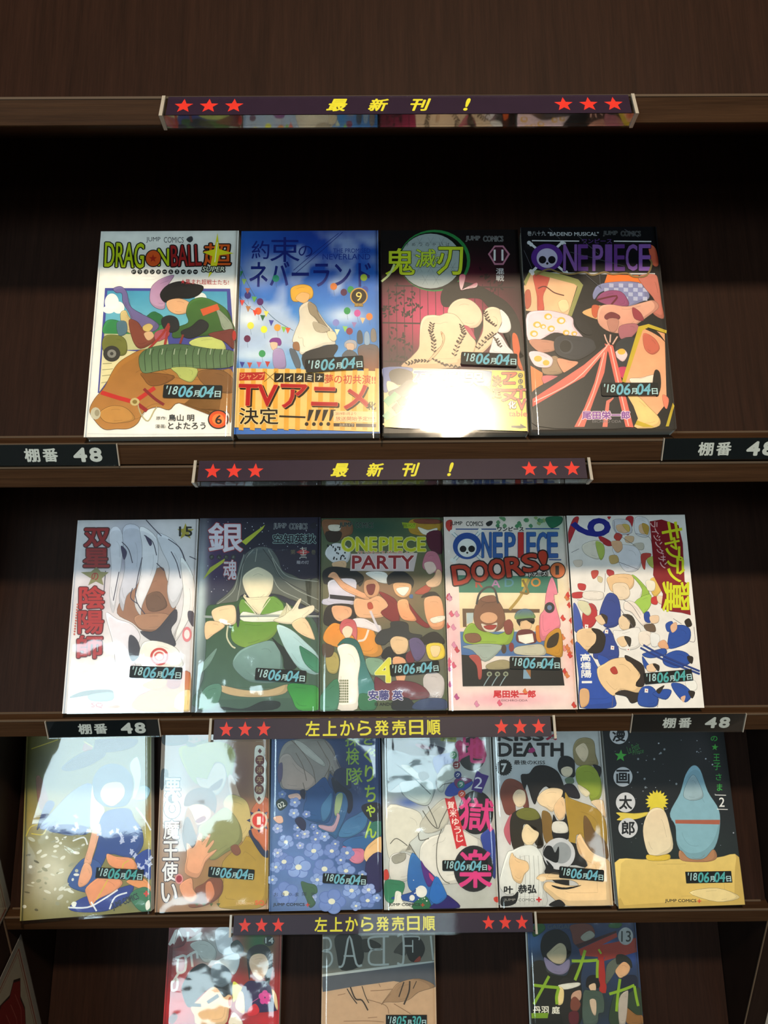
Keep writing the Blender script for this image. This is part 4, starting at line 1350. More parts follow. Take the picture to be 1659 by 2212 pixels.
7:("5C6A4C",r"""S|1C4C3C|422|1664 423 144 1
S|A8785C|549|1041 519 344 0.7
S|8A6C7C|799|442 424 249 0.5
B|8A5C3C|0|7 1740 113 1748 272 1728 290 1619 228 1584 158 1548 52 1576 17 1640
B|3A2A20|0|43 1630 184 1629 158 1539 61 1540
B|E4DCCC|0|69 1694 175 1693 166 1639 78 1644
B|B89030|0|820 1724 909 1750 1121 1730 1118 1640 994 1587 871 1597 818 1633
B|F0ECE0|0|903 1669 995 1641 1084 1658 1056 1595 950 1600
B|8A4A38|0|873 1742 1086 1740 1111 1703 908 1705
B|5C1C34|0|985 1605 1118 1622 1121 1415 1008 1461
B|C87C90|0|945 1354 990 1434 1077 1416 1118 1282 1099 1229 952 1266
B|F0D8CC|0|953 1319 1032 1336 1065 1265 994 1221
B|E0E0E4|0|36 1415 62 1486 132 1522 219 1503 272 1440 246 1342 159 1334 98 1344
E|22242A|0|221 1376 8 0 0 -10
E|22242A|0|63 1493 8 0 0 -10
E|22242A|0|200 1405 8 0 0 -10
E|22242A|0|170 1462 8 0 0 -10
E|22242A|0|159 1422 8 0 0 -10
E|22242A|0|155 1482 8 0 0 -10
E|22242A|0|129 1451 8 0 0 -10
E|22242A|0|180 1370 8 0 0 -10
E|22242A|0|220 1430 8 0 0 -10
E|22242A|0|131 1468 8 0 0 -10
E|22242A|0|59 1501 8 0 0 -10
E|22242A|0|135 1461 8 0 0 -10
E|22242A|0|120 1385 8 0 0 -10
E|22242A|0|145 1429 8 0 0 -10
E|22242A|0|94 1501 8 0 0 -10
E|22242A|0|110 1486 8 0 0 -10
E|22242A|0|143 1370 8 0 0 -10
E|22242A|0|171 1479 8 0 0 -10
E|22242A|0|210 1396 8 0 0 -10
E|22242A|0|182 1382 8 0 0 -10
E|22242A|0|187 1398 8 0 0 -10
E|22242A|0|116 1373 8 0 0 -10
B|E4BC94|0|106 1335 220 1352 229 1289 159 1264 115 1290
B|1C1E22|0|20 1256 107 1299 290 1271 394 1200 359 1113 307 1148 64 1133 21 1168
B|E8E4F0|D0CCE0|64 1150 151 1184 316 1174 316 1043 307 991 298 948 186 932 23 950 18 994 74 1019
P|24202C|0|81 1041 307 1017 305 978 83 1002
B|241C1C|0|74 941 298 939 324 827 255 811 187 760 67 752 24 804
B|E8B088|F0C098|109 932 264 922 281 853 230 811 170 794 118 837
B|ECB48C|0|64 1203 98 1246 142 1237 203 1158 359 1069 445 1025 428 990 324 1026 203 1088 116 1185
B|F0F0EC|0|411 1235 499 1252 603 1233 619 1145 550 1146 481 1182
B|D8A47C|0|394 1112 411 1165 498 1173 541 1102 514 1024 445 1007 402 1051
B|7A2424|0|420 1121 498 1129 480 1042 437 1042
B|E8B890|0|316 1000 428 990 532 1024 617 945 599 868 547 825 358 827 307 905
B|B84C34|0|428 955 462 964 479 912 436 904
B|1E2226|0|619 1128 611 1198 681 1250 777 1241 854 1161 827 1082 775 1127 680 1145
B|ECB888|0|663 1127 723 1144 827 1126 817 1039 756 1005 687 1040
B|F4F4EC|0|697 1092 810 1100 765 1022 713 1048
B|8A2028|0|532 1059 635 1023 704 953 718 781 658 781 548 868 617 937
B|8A2028|0|790 970 874 865 942 787 1001 744 957 728 873 780 814 866
B|B85040|0|861 1047 975 1125 1018 1107 964 1038
B|ECB888|F0A878|704 970 790 987 815 900 873 797 770 798 719 849
B|F0C8A4|0|966 1142 1037 1194 1074 1265 1116 1229 1096 1124 1009 1098
B|4870A8|0|817 1030 843 1034 842 1000 812 1004
B|22201E|0|920 1003 964 1046 1051 1054 1101 984 981 1011
B|ECB890|E8A87C|945 968 981 1011 1085 1011 1121 906 1120 735 1017 718 960 822
B|F0ECE0|0|1002 813 1123 837 1122 794 1027 770
B|E89830|E0A048|25 634 50 718 118 778 204 760 341 741 461 723 512 638 562 511 460 470 205 548 85 582
B|ECE4E8|0|290 810 393 818 495 766 547 748 538 689 427 724 307 750
L|D8D4E0|21|453 886 496 783 538 697
L|E8E4DC|19|341 614 401 630 435 715
B|C85C64|D87C80|174 734 195 794 247 815 307 797 333 716 324 614 290 665 204 675
B|F8E0C8|0|196 709 238 751 290 725 273 657 230 640
B|24605C|5CA0A0|154 573 222 640 324 623 375 529 425 361 492 195 457 16 357 17 340 238 307 446 230 590
B|FAF0E4|FCF4EC|154 557 230 590 315 555 358 429 340 279 332 17 156 18 163 281 180 447
P|6C7450|0|174 272 185 272 185 254 174 255
P|6C7450|0|174 249 185 248 185 231 174 232
P|6C7450|0|174 226 186 225 186 208 174 209
P|6C7450|0|174 203 186 202 186 185 174 186
P|6C7450|0|174 180 186 179 186 162 174 163
P|6C7450|0|174 157 186 156 186 139 174 140
P|6C7450|0|174 134 186 133 186 116 174 117
P|6C7450|0|174 111 186 110 186 93 174 94
P|6C7450|0|174 88 186 87 186 70 174 71
P|6C7450|0|190 272 202 271 202 254 190 255
P|6C7450|0|190 249 202 248 202 231 191 232
P|6C7450|0|191 226 202 225 202 208 191 209
P|6C7450|0|191 203 202 202 202 185 191 186
P|6C7450|0|191 180 202 179 203 162 191 163
P|6C7450|0|191 157 203 156 203 139 191 140
P|6C7450|0|191 134 203 133 203 116 191 117
P|6C7450|0|191 111 203 110 203 93 191 94
P|6C7450|0|191 88 203 87 203 70 191 71
P|6C7450|0|207 272 219 271 219 254 207 255
P|6C7450|0|207 249 219 248 219 231 207 232
P|6C7450|0|207 226 219 225 219 208 207 209
P|6C7450|0|207 203 219 202 219 185 207 186
P|6C7450|0|208 180 219 179 219 162 208 163
P|6C7450|0|208 157 219 156 219 139 208 140
P|6C7450|0|208 134 219 133 219 116 208 117
P|6C7450|0|208 111 219 110 219 93 208 94
P|6C7450|0|208 88 220 87 220 70 208 71
P|6C7450|0|224 272 236 271 236 254 224 255
P|6C7450|0|224 249 236 248 236 231 224 232
P|6C7450|0|224 226 236 225 236 208 224 208
P|6C7450|0|224 203 236 202 236 184 224 185
P|6C7450|0|224 180 236 179 236 161 224 162
P|6C7450|0|224 157 236 156 236 138 224 139
P|6C7450|0|224 134 236 133 236 116 224 116
P|6C7450|0|224 111 236 110 236 93 225 94
P|6C7450|0|225 88 236 87 236 70 225 71
P|6C7450|0|241 272 253 271 253 254 241 255
P|6C7450|0|241 249 253 248 253 230 241 231
P|6C7450|0|241 226 253 225 253 207 241 208
P|6C7450|0|241 203 253 202 253 184 241 185
P|6C7450|0|241 180 253 179 253 161 241 162
P|6C7450|0|241 157 253 156 253 138 241 139
P|6C7450|0|241 134 253 133 253 115 241 116
P|6C7450|0|241 111 253 110 253 93 241 93
P|6C7450|0|241 88 253 87 253 70 241 71
B|2A2C30|383C40|495 638 546 706 632 730 641 782 736 789 795 763 811 686 922 660 870 618 785 627 631 611 579 578 511 587
B|E8C8A0|0|631 611 683 653 785 627 783 526 714 484 655 527
B|1C1C20|0|570 528 630 561 680 493 766 501 851 525 833 441 714 442 561 460
B|782838|0|774 492 851 534 840 408 781 425
B|E8B088|0|655 460 765 442 762 275 711 210 678 293
B|24221E|0|895 609 973 676 1051 688 1117 624 1108 582 971 575
B|E8D048|0|963 575 1099 582 1122 472 1053 439 977 457
B|F0D4A8|0|996 558 1082 557 1062 473 1011 473
B|6A5C88|0|801 610 887 635 953 541 909 449 849 441
B|D0C8C8|0|922 274 1008 340 1108 272 1087 108 961 109
B|6C2838|884850|492 294 593 236 678 260 846 242 954 175 944 101 541 105
B|88A890|0|409 453 561 444 543 344 459 311
B|242830|0|667 103 793 102 842 8 649 10
B|3C4C74|0|843 61 944 101 1111 91 1118 6 842 8
B|B8A864|0|52 482 137 515 171 430 146 331 70 348
B|5C4838|0|22 591 120 565 103 481 27 482
B|3C7C58|58947C|5 134 155 281 156 18 8 12
B|3C7C58|0|357 147 491 113 490 11 357 12
T|14201C|JUMP|228 1693 60 0 0 26 788478 2 1 0
T|14201C|COMICS|400 1692 84 -1 0 26 788478 2 1 0
P|A8BC28|0|753 1715 886 1705 876 1655 770 1661
T|28381C|最強ジャンプ|819 1685 57 0 0 20 0 0 0 0
T|C8C81C|ONE|353 1509 160 -1 0 65 E4E49C 6 5 0
T|C8C81C|PIECE|756 1505 212 -2 1 65 E4E49C 6 5 0
T|B8502C|ワンピースパーティー|600 1422 258 -2 0 20 F0E0D0 4 1 0
P|D8C8C8|0|277 1418 894 1422 856 1249 268 1258
T|9A1C28|PARTY|573 1337 284 -2 1 60 ECDCDC 7 4 0
T|DCD848|4|575 352 78 -1 1 104 F0F0B8 5 5 0
T|4A4888|安藤 英|585 133 151 -1 0 41 E8E4F0 5 3 0
T|2C3028|EI ANDOH|587 56 98 -1 0 13 0 0 1 0
T|5C5458|(「ONE PIECE」|878 147 97 -1 0 12 0 0 0 0
T|5C5458|原作:尾田栄一郎)より|921 113 141 -1 0 12 0 0 0 0"""),
8:("ECE0D8",r"""S|A8C0A8|980|1700 230 199 0.8
S|E0D090|1056|1076 104 217 0.5
S|E8B8C0|63|611 102 418 0.8
S|E8A8B8|509|91 588 82 0.8
S|F0B8B8|1102|434 85 332 0.6
B|D88048|0|1117 597 1141 625 1142 601 1142 584 1137 566 1126 585
B|E09088|0|1037 540 1061 568 1070 544 1084 527 1057 509 1047 528
B|D86480|0|3 439 16 468 26 444 41 427 15 409 3 427
B|D88048|0|1081 507 1105 536 1114 512 1128 495 1101 477 1091 495
B|D86480|0|32 398 55 426 65 403 79 386 53 368 42 386
B|B85890|0|10 1021 33 1050 43 1026 58 1008 31 989 20 1009
B|D890B0|0|40 738 63 767 73 743 87 726 61 707 50 726
B|D88048|0|1066 548 1090 576 1098 553 1113 536 1086 517 1075 536
B|D04038|0|1092 39 1116 67 1124 44 1138 27 1112 10 1101 28
B|D04038|0|1029 334 1053 362 1062 338 1076 322 1049 304 1038 322
B|D88048|0|1088 1000 1113 1030 1121 1005 1136 988 1109 969 1098 988
B|C84858|0|3 1013 17 1043 26 1018 41 1001 15 982 3 1001
B|B85890|0|50 120 73 148 82 124 97 108 71 90 60 108
B|D86480|0|431 63 454 90 463 67 477 51 451 33 440 51
B|D04038|0|1084 479 1107 507 1116 484 1130 467 1104 448 1093 467
B|C84858|0|3 754 9 783 19 759 34 742 7 723 3 742
B|D04038|0|1041 813 1065 842 1074 818 1089 801 1062 782 1051 801
B|B85890|0|3 369 14 397 24 374 39 357 13 339 3 358
B|D86480|0|3 409 9 437 18 413 33 397 7 378 3 397
B|D04038|0|1116 788 1141 817 1142 793 1142 776 1137 757 1126 776
B|D86480|0|25 860 48 889 58 865 73 847 46 829 35 848
B|D890B0|0|227 56 249 83 259 60 273 44 247 26 236 44
B|D04038|0|1137 1065 1142 1094 1142 1070 1142 1052 1142 1033 1142 1052
B|D890B0|0|11 1005 35 1034 44 1010 59 992 33 974 21 993
B|E09088|0|1126 681 1142 710 1142 686 1142 668 1142 650 1135 669
B|D04038|0|1107 930 1132 959 1140 935 1142 918 1128 899 1117 918
B|B85890|0|3 231 16 259 26 236 40 219 14 201 3 219
B|D88048|0|664 160 687 187 696 164 710 148 684 130 673 148
B|D04038|0|1101 1024 1126 1054 1135 1029 1142 1012 1122 993 1111 1012
B|D88048|0|1046 301 1070 329 1079 305 1093 289 1066 271 1056 289
B|C84858|0|66 536 89 564 98 540 113 523 87 505 75 524
B|D890B0|0|41 578 64 607 74 583 88 566 62 548 51 566
B|D890B0|0|74 858 97 887 107 863 122 845 95 827 84 846
B|D88048|0|1029 640 1053 669 1062 645 1076 628 1050 609 1039 628
B|4C8860|0|795 1677 817 1698 835 1676 818 1655
B|6C9C70|0|692 1685 714 1707 733 1685 716 1663
B|90A870|0|873 1702 895 1723 914 1701 897 1680
B|4C8860|0|1051 1709 1073 1731 1091 1709 1074 1687
B|6C9C70|0|763 1733 786 1755 804 1733 787 1711
B|90A870|0|1063 1761 1086 1767 1104 1761 1087 1739
B|6C9C70|0|520 1761 542 1767 561 1761 544 1739
B|4C8860|0|665 1675 688 1697 706 1675 689 1653
B|4C8860|0|750 1732 772 1754 791 1732 774 1710
B|90A870|0|1021 1696 1044 1718 1062 1696 1045 1674
B|6C9C70|0|550 1680 572 1701 591 1679 574 1658
B|4C8860|0|687 1704 709 1725 727 1703 710 1682
B|4C8860|0|1005 1725 1028 1747 1046 1725 1029 1703
B|90A870|0|1000 1711 1022 1733 1040 1711 1023 1689
B|4C8860|0|878 1730 900 1752 919 1730 901 1708
B|90A870|0|847 1757 869 1767 887 1757 870 1735
B|6C9C70|0|544 1744 567 1766 585 1743 568 1722
B|90A870|0|918 1729 941 1750 959 1728 942 1707
B|6C9C70|0|897 1723 919 1744 938 1722 920 1701
B|90A870|0|987 1756 1010 1767 1028 1756 1011 1734
B|6C9C70|0|491 1713 513 1735 531 1713 514 1691
B|4C8860|0|485 1681 507 1702 525 1680 508 1659
B|287050|0|965 1755 1108 1763 1104 1699 1021 1654 979 1682
B|C84038|0|25 1726 79 1735 66 1626 23 1662
P|38806C|0|120 1215 1033 1197 1035 1041 123 1053
P|F0E0C0|E8D0A4|123 1053 1035 1041 1028 688 122 730
P|6C5440|0|149 905 856 895 854 861 182 866 182 738 148 738
P|B8C8CC|0|186 866 251 866 239 780 183 763
P|5880B0|4C74AC|121 696 1033 688 1036 468 127 476
P|1E1C1A|0|127 489 305 474 300 357 692 396 1029 359 1041 208 129 208
T|C04838|R|311 1137 33 0 1 37 0 0 2 0
T|B880B0|A|463 1135 41 0 2 37 0 0 2 0
T|4C8CA0|D|589 1141 41 0 2 37 0 0 2 0
T|D8C040|I|730 1140 26 0 2 37 0 0 2 0
T|E0903C|O|834 1142 43 0 2 39 0 0 3 0
B|90B040|A0BC48|160 704 230 772 331 711 466 667 606 726 574 590 445 574 207 585 148 619
B|7C5440|8C6048|249 806 261 909 316 995 395 1020 471 985 527 881 531 769 468 701 348 694 280 728
B|8C5C48|0|316 986 378 1020 447 1020 462 968 375 960
E|DCAC88|0|387 820 79 -1 -2 -50
B|E8DCCC|0|316 767 384 749 462 774 433 693 348 702
B|A83C38|0|341 745 453 753 425 714 365 715
L|3C3C40|19|280 943 309 1038 381 1099 449 1081 478 950
B|8C6048|0|167 670 278 677 310 618 241 593 182 610
B|58749C|7CA050|635 802 638 862 692 895 760 892 801 852 799 809
B|E8C49C|0|669 793 764 801 769 724 708 699 666 734
B|2A2422|0|639 794 687 806 799 809 788 758 747 793 678 785 667 742
B|703438|0|627 632 656 700 759 707 808 656 796 588 659 589
B|D88838|0|812 732 855 732 857 604 814 613
P|F0ECE0|0|646 657 779 673 788 597 710 580 652 606
B|E48CA4|E88CA0|924 1042 985 1190 1028 1041 992 1015 1011 894 1037 756 999 697 857 604 851 818 899 895
E|38383C|0|947 907 47 0 -3 -50
E|6C84A8|0|947 907 22 0 -1 -24
B|C8942C|0|877 520 892 621 947 689 1034 705 1036 468 918 486
B|3C2C18|0|904 545 926 629 1015 679 991 569
L|B09450|26|579 889 689 1018 775 1174
L|8A7038|21|682 1053 760 1043 714 1166
B|8C4840|0|522 769 575 803 607 751 586 675 535 675
B|A8B4AC|0|138 560 292 584 479 574 477 523 337 424 230 525
B|C8C4B0|0|615 547 752 571 863 570 875 478 629 488
E|8C3838|0|581 552 24 0 -2 -42
E|504038|0|512 536 24 0 -2 -42
B|B8544C|0|194 475 271 483 303 424 302 291 272 275 259 391
B|A89C78|0|353 399 473 439 558 422 555 363 368 357
E|98A088|0|372 315 24 0 -1 -22
E|3C4038|0|372 315 12 0 0 -11
L|98B0B8|8|372 294 345 257 318 212
E|98A088|0|445 314 24 0 -1 -22
E|3C4038|0|445 314 12 0 0 -11
L|98B0B8|8|444 294 417 257 390 212
E|98A088|0|519 314 24 0 -1 -22
E|3C4038|0|519 314 12 0 0 -11
L|98B0B8|8|518 293 491 256 463 211
P|88A8C0|0|681 354 741 352 741 270 673 271
P|A87040|0|698 354 745 352 741 279
T|2A2C2C|JUMP|116 1702 57 0 1 23 0 0 1 0
T|2A2C2C|COMICS|289 1702 79 -1 1 22 0 0 1 0
B|2A2C2C|0|396 1705 432 1727 459 1722 448 1691 413 1677
L|284C8C|11|111 1651 491 1648
L|284C8C|11|765 1649 1083 1647
T|22242A|ワンピース|624 1648 123 -1 1 20 0 0 2 0
L|284C8C|11|968 1354 1082 1351
L|38808C|30|75 1621 339 1364
L|ECECE8|21|75 1621 339 1364
L|38808C|30|340 1628 85 1352
L|ECECE8|21|340 1628 85 1352
E|ECECE8|0|71 1626 19 0 -1 -20
E|ECECE8|0|93 1639 19 0 -1 -20
E|ECECE8|0|336 1637 19 0 -1 -20
E|ECECE8|0|357 1619 19 0 -1 -20
E|ECECE8|0|67 1357 19 0 -1 -20
E|ECECE8|0|89 1344 19 0 -1 -20
E|28509C|0|212 1490 133 -1 -4 -127
E|F0EEE8|0|211 1472 88 -1 -3 -87
E|141418|0|173 1461 32 0 -1 -32
E|141418|0|253 1461 32 0 -1 -32
E|141418|0|211 1425 10 0 0 -10
T|3464A8|N|394 1497 42 0 5 117 203C70 4 4 0
T|3464A8|E|498 1496 40 0 5 117 203C70 4 4 0
T|3464A8|P|614 1495 46 0 5 117 203C70 4 4 0
T|C8302C|I|713 1495 22 0 6 117 203C70 4 4 0
T|3464A8|E|810 1494 40 0 6 117 203C70 4 4 0
T|3464A8|C|908 1493 42 0 7 117 203C70 4 4 0
T|3464A8|E|1009 1492 46 0 7 117 203C70 4 4 0
T|C23A22|D|155 1221 82 11 -9 85 1C1416 13 7 0
T|C23A22|O|321 1249 74 10 -9 88 1C1416 13 7 0
T|C23A22|O|483 1269 74 10 -8 88 1C1416 13 7 0
T|C23A22|R|644 1290 76 10 -8 84 1C1416 13 7 0
T|C23A22|S|792 1324 70 9 -7 79 1C1416 13 7 0
T|C23A22|!|915 1346 35 5 -7 84 1C1416 13 7 0
T|F4F0EC|ドアーズ!|859 1218 84 5 0 19 1C1416 8 1 0
E|28201C|0|1041 1251 75 -1 -5 -77
E|D0703C|0|1041 1251 66 -1 -4 -69
T|28201C|1|1037 1252 15 0 2 40 0 0 2 0
T|C82834|尾田栄一郎|589 138 187 -2 1 31 0 0 3 0
T|4C3038|EIICHIRO-ODA|587 82 116 -1 0 9 0 0 0 0"""),
9:("F0ECE8",r"""B|B83038|0|3 1605 62 1741 115 1740 21 1524 3 1515
B|B83038|0|383 1756 418 1756 398 1729
B|B83038|0|559 1746 630 1745 582 1591 539 1600
B|B83038|0|290 1575 383 1530 415 1484 361 1476 303 1521
B|D8D8E0|0|433 1719 575 1718 601 1600 459 1592
B|E8E8EC|0|648 1745 762 1726 756 1562 635 1591
B|E8C098|0|465 1674 572 1677 584 1618 530 1596 470 1619
B|D8B860|0|519 1682 580 1673 579 1609 550 1627
B|E8C098|0|677 1672 740 1680 746 1590 680 1599
B|C8A048|0|706 1690 765 1662 749 1581 716 1608
B|C4443C|0|459 1601 510 1574 471 1520 429 1556
B|E4C098|0|536 1564 615 1564 602 1510 540 1510
B|F0E8D8|0|133 1487 260 1531 328 1494 301 1378 247 1352 146 1406
B|B4C860|0|259 1522 327 1485 329 1396 290 1342 262 1432
B|D0C8B8|0|609 1492 698 1500 693 1437 614 1447
B|E8E8F0|0|414 1466 608 1474 670 1375 633 1251 518 1234 455 1323
B|E8B890|0|399 1511 488 1520 500 1448 445 1412
B|D0B070|0|372 1377 442 1386 455 1323 384 1306
B|C44840|0|671 1393 760 1401 747 1356 711 1339 694 1250 671 1286
B|B8C060|0|720 1348 793 1374 831 1311 791 1258 741 1285
B|C44840|0|195 1237 257 1245 254 1201 207 1166
B|E8D8C8|0|36 1336 115 1344 111 1291 58 1282
B|B8343C|0|345 1253 404 1235 391 1174 341 1209
B|F0C898|0|339 1174 429 1208 567 1198 578 1110 521 1058 381 1042 343 1112
B|F2DCC0|0|386 1112 509 1120 536 1023 488 972 403 990
B|9CC04C|0|567 1198 625 1163 718 1022 616 945 652 1066
B|A8D058|0|572 945 718 1022 717 918 633 841
B|E8C060|0|739 1162 827 1170 845 1082 767 995 730 1065
B|F4ECD8|0|694 1145 771 1135 764 1056 703 1057
B|C83838|0|732 987 785 995 778 926 727 935
B|F0D8B8|0|785 1004 853 986 839 925 789 943
B|C02C34|0|65 1124 134 1114 122 1062 70 1071
B|C02C34|0|7 1037 103 1045 91 992 5 993
B|F0E8E0|0|112 1045 225 1052 293 1034 272 974 116 984
B|D8C8A0|0|253 1192 295 1174 283 1131 250 1148
B|C03038|0|90 854 157 940 215 905 216 801 167 725 90 717
B|E0DCB8|0|54 958 132 957 169 871 132 828 67 889
B|2C4494|0|246 861 327 1025 413 1007 438 885 410 748 304 715 256 767
B|2C4494|0|158 479 286 707 351 655 392 527 367 427 223 428
B|3C58B0|0|10 941 57 872 80 708 3 692
B|F0D0A8|0|199 810 279 835 309 783 254 741
B|3A2E24|0|253 844 312 818 298 749 283 784
B|F0D4B0|0|432 817 520 833 527 713 440 697 410 757
B|3A342C|0|451 834 536 824 564 738 499 688 515 773
B|F4F0EC|0|353 680 439 688 596 712 581 543 409 527
B|F0D0A8|0|382 612 461 637 472 560 419 544
B|38322C|0|452 637 511 619 496 543 473 577
B|F4E8E0|0|487 954 580 936 671 780 632 729 539 850 472 885
B|F4E8DC|0|592 670 687 677 705 592 633 542 584 576
B|F0F0F0|0|694 660 770 643 753 550 693 550
B|6C5848|0|641 738 728 745 739 677 662 686
B|F0CCA0|0|27 683 132 716 216 690 199 571 135 513 36 556
B|241C18|0|158 708 234 698 281 630 246 512 176 487 109 505 183 580 197 656
B|2850B0|0|3 582 77 530 140 462 192 361 267 220 325 96 301 10 8 13 16 263
B|2850B0|0|200 470 284 444 297 394 219 378
B|F4D0A0|0|254 394 334 435 454 443 533 375 591 258 530 135 380 161 309 112 208 220 183 345
B|2E2420|0|447 468 521 434 601 374 608 258 585 192 519 201 569 291 501 392 452 426
B|2E2420|0|327 128 414 160 538 135 602 192 568 93 472 45 426 103
B|B83C30|0|301 344 346 368 367 310 324 302
B|2848A0|0|650 841 695 857 703 763 653 772
B|F0D0B0|0|699 814 778 822 772 762 711 754
B|2850A8|0|839 744 902 770 903 693 850 676
B|2850A8|0|888 710 993 735 1058 691 1039 589 940 539 853 523 841 574
B|2850A8|0|796 456 911 506 1011 480 1038 404 939 355 854 355 789 389
B|E8B088|0|755 575 817 600 845 523 768 532
B|E8B898|0|881 727 936 761 938 701 892 667
B|2C241E|0|1014 769 1060 794 1079 734 1035 717
B|2C241E|0|1009 455 1059 446 1044 387 1013 413
B|2850A8|0|601 475 715 508 810 524 814 473 675 441
B|2850A8|0|600 458 653 382 700 340 616 349
B|F0CCA8|0|635 374 721 390 707 323 639 324
B|2C241E|0|688 390 745 373 732 323
B|F4F4F0|0|969 230 1055 237 1064 163 995 147
B|2850A8|0|525 77 567 176 653 191 706 125 688 19 554 20
B|2850A8|0|841 214 942 205 1018 122 951 49 874 123
B|2850A8|0|664 125 769 165 835 148 777 75
B|2C241E|0|701 158 772 198 761 174 723 125
B|2C241E|0|986 147 1045 138 1014 81
B|E8B898|0|913 90 957 106 935 49
B|E0B080|0|18 164 94 163 86 49 16 17
L|243C84|17|617 559 796 456 1106 320
L|243C84|17|589 534 793 423 1103 295
L|6C6470|4|442 1719 459 1601 625 1474
L|6C6470|4|635 1591 764 1553 780 1428
L|6C6470|4|23 1416 96 1451
L|6C6470|4|455 1323 633 1251
L|6C6470|4|47 975 149 949 229 870
L|6C6470|4|438 885 544 713
L|6C6470|4|325 1218 303 1043
L|6C6470|4|471 972 544 919 612 798
L|6C6470|4|913 795 986 743
L|6C6470|4|1039 589 1090 589 1095 717
L|6C6470|4|721 100 696 10
L|6C6470|4|308 104 293 14
P|F4F0EC|0|281 701 311 698 307 662 276 666
E|C03038|0|295 683 6 0 0 -6
P|F4F0EC|0|324 555 354 551 350 516 319 520
E|C03038|0|338 536 6 0 0 -6
P|F4F0EC|0|465 537 495 533 491 498 460 501
E|C03038|0|479 518 6 0 0 -6
P|F4F0EC|0|598 173 628 169 623 135 593 138
E|C03038|0|612 155 6 0 -1 -6
P|F4F0EC|0|102 748 133 745 128 709 98 712
E|C03038|0|116 729 6 0 0 -6
T|22288C|9|220 1654 -6 -85 183 -1 0 0 6 0
P|8A1420|0|891 1725 1045 1669 1068 1497 1050 1133 1074 1115 1075 824 996 846 893 860 810 891 839 1021 764 1197 776 1285 778 1707
T|D8E020|キ|978 1613 -8 -88 93 -1 0 0 4 0
T|D8E020|ャ|968 1493 -6 -58 68 -1 0 0 4 0
T|D8E020|プ|979 1397 -6 -65 79 -1 0 0 4 0
T|D8E020|テ|979 1283 -7 -71 77 -1 0 0 4 0
T|D8E020|ン|977 1195 -6 -62 79 -1 0 0 4 0
T|D8E020|翼|954 996 -13 -136 121 -1 0 0 4 0
T|E8B8B8|ラ|813 1677 -3 -29 33 0 0 0 1 0
T|E8B8B8|イ|822 1612 -3 -29 33 0 0 0 1 0
T|E8B8B8|ジ|831 1547 -3 -29 33 0 0 0 1 0
T|E8B8B8|ン|841 1482 -3 -29 33 0 0 0 1 0
T|E8B8B8|グ|850 1418 -3 -29 33 0 0 0 1 0
T|E8B8B8|サ|859 1353 -3 -29 33 0 0 0 1 0
T|E8B8B8|ン|868 1289 -3 -29 33 0 0 0 1 0
T|F4F4F4|高|86 451 45 0 2 32 2C4494 0 2 0
T|F4F4F4|橋|85 378 45 0 2 32 2C4494 0 2 0
T|F4F4F4|陽|85 305 44 0 2 32 2C4494 0 2 0
T|F4F4F4|一|84 233 44 0 2 32 2C4494 0 2 0"""),
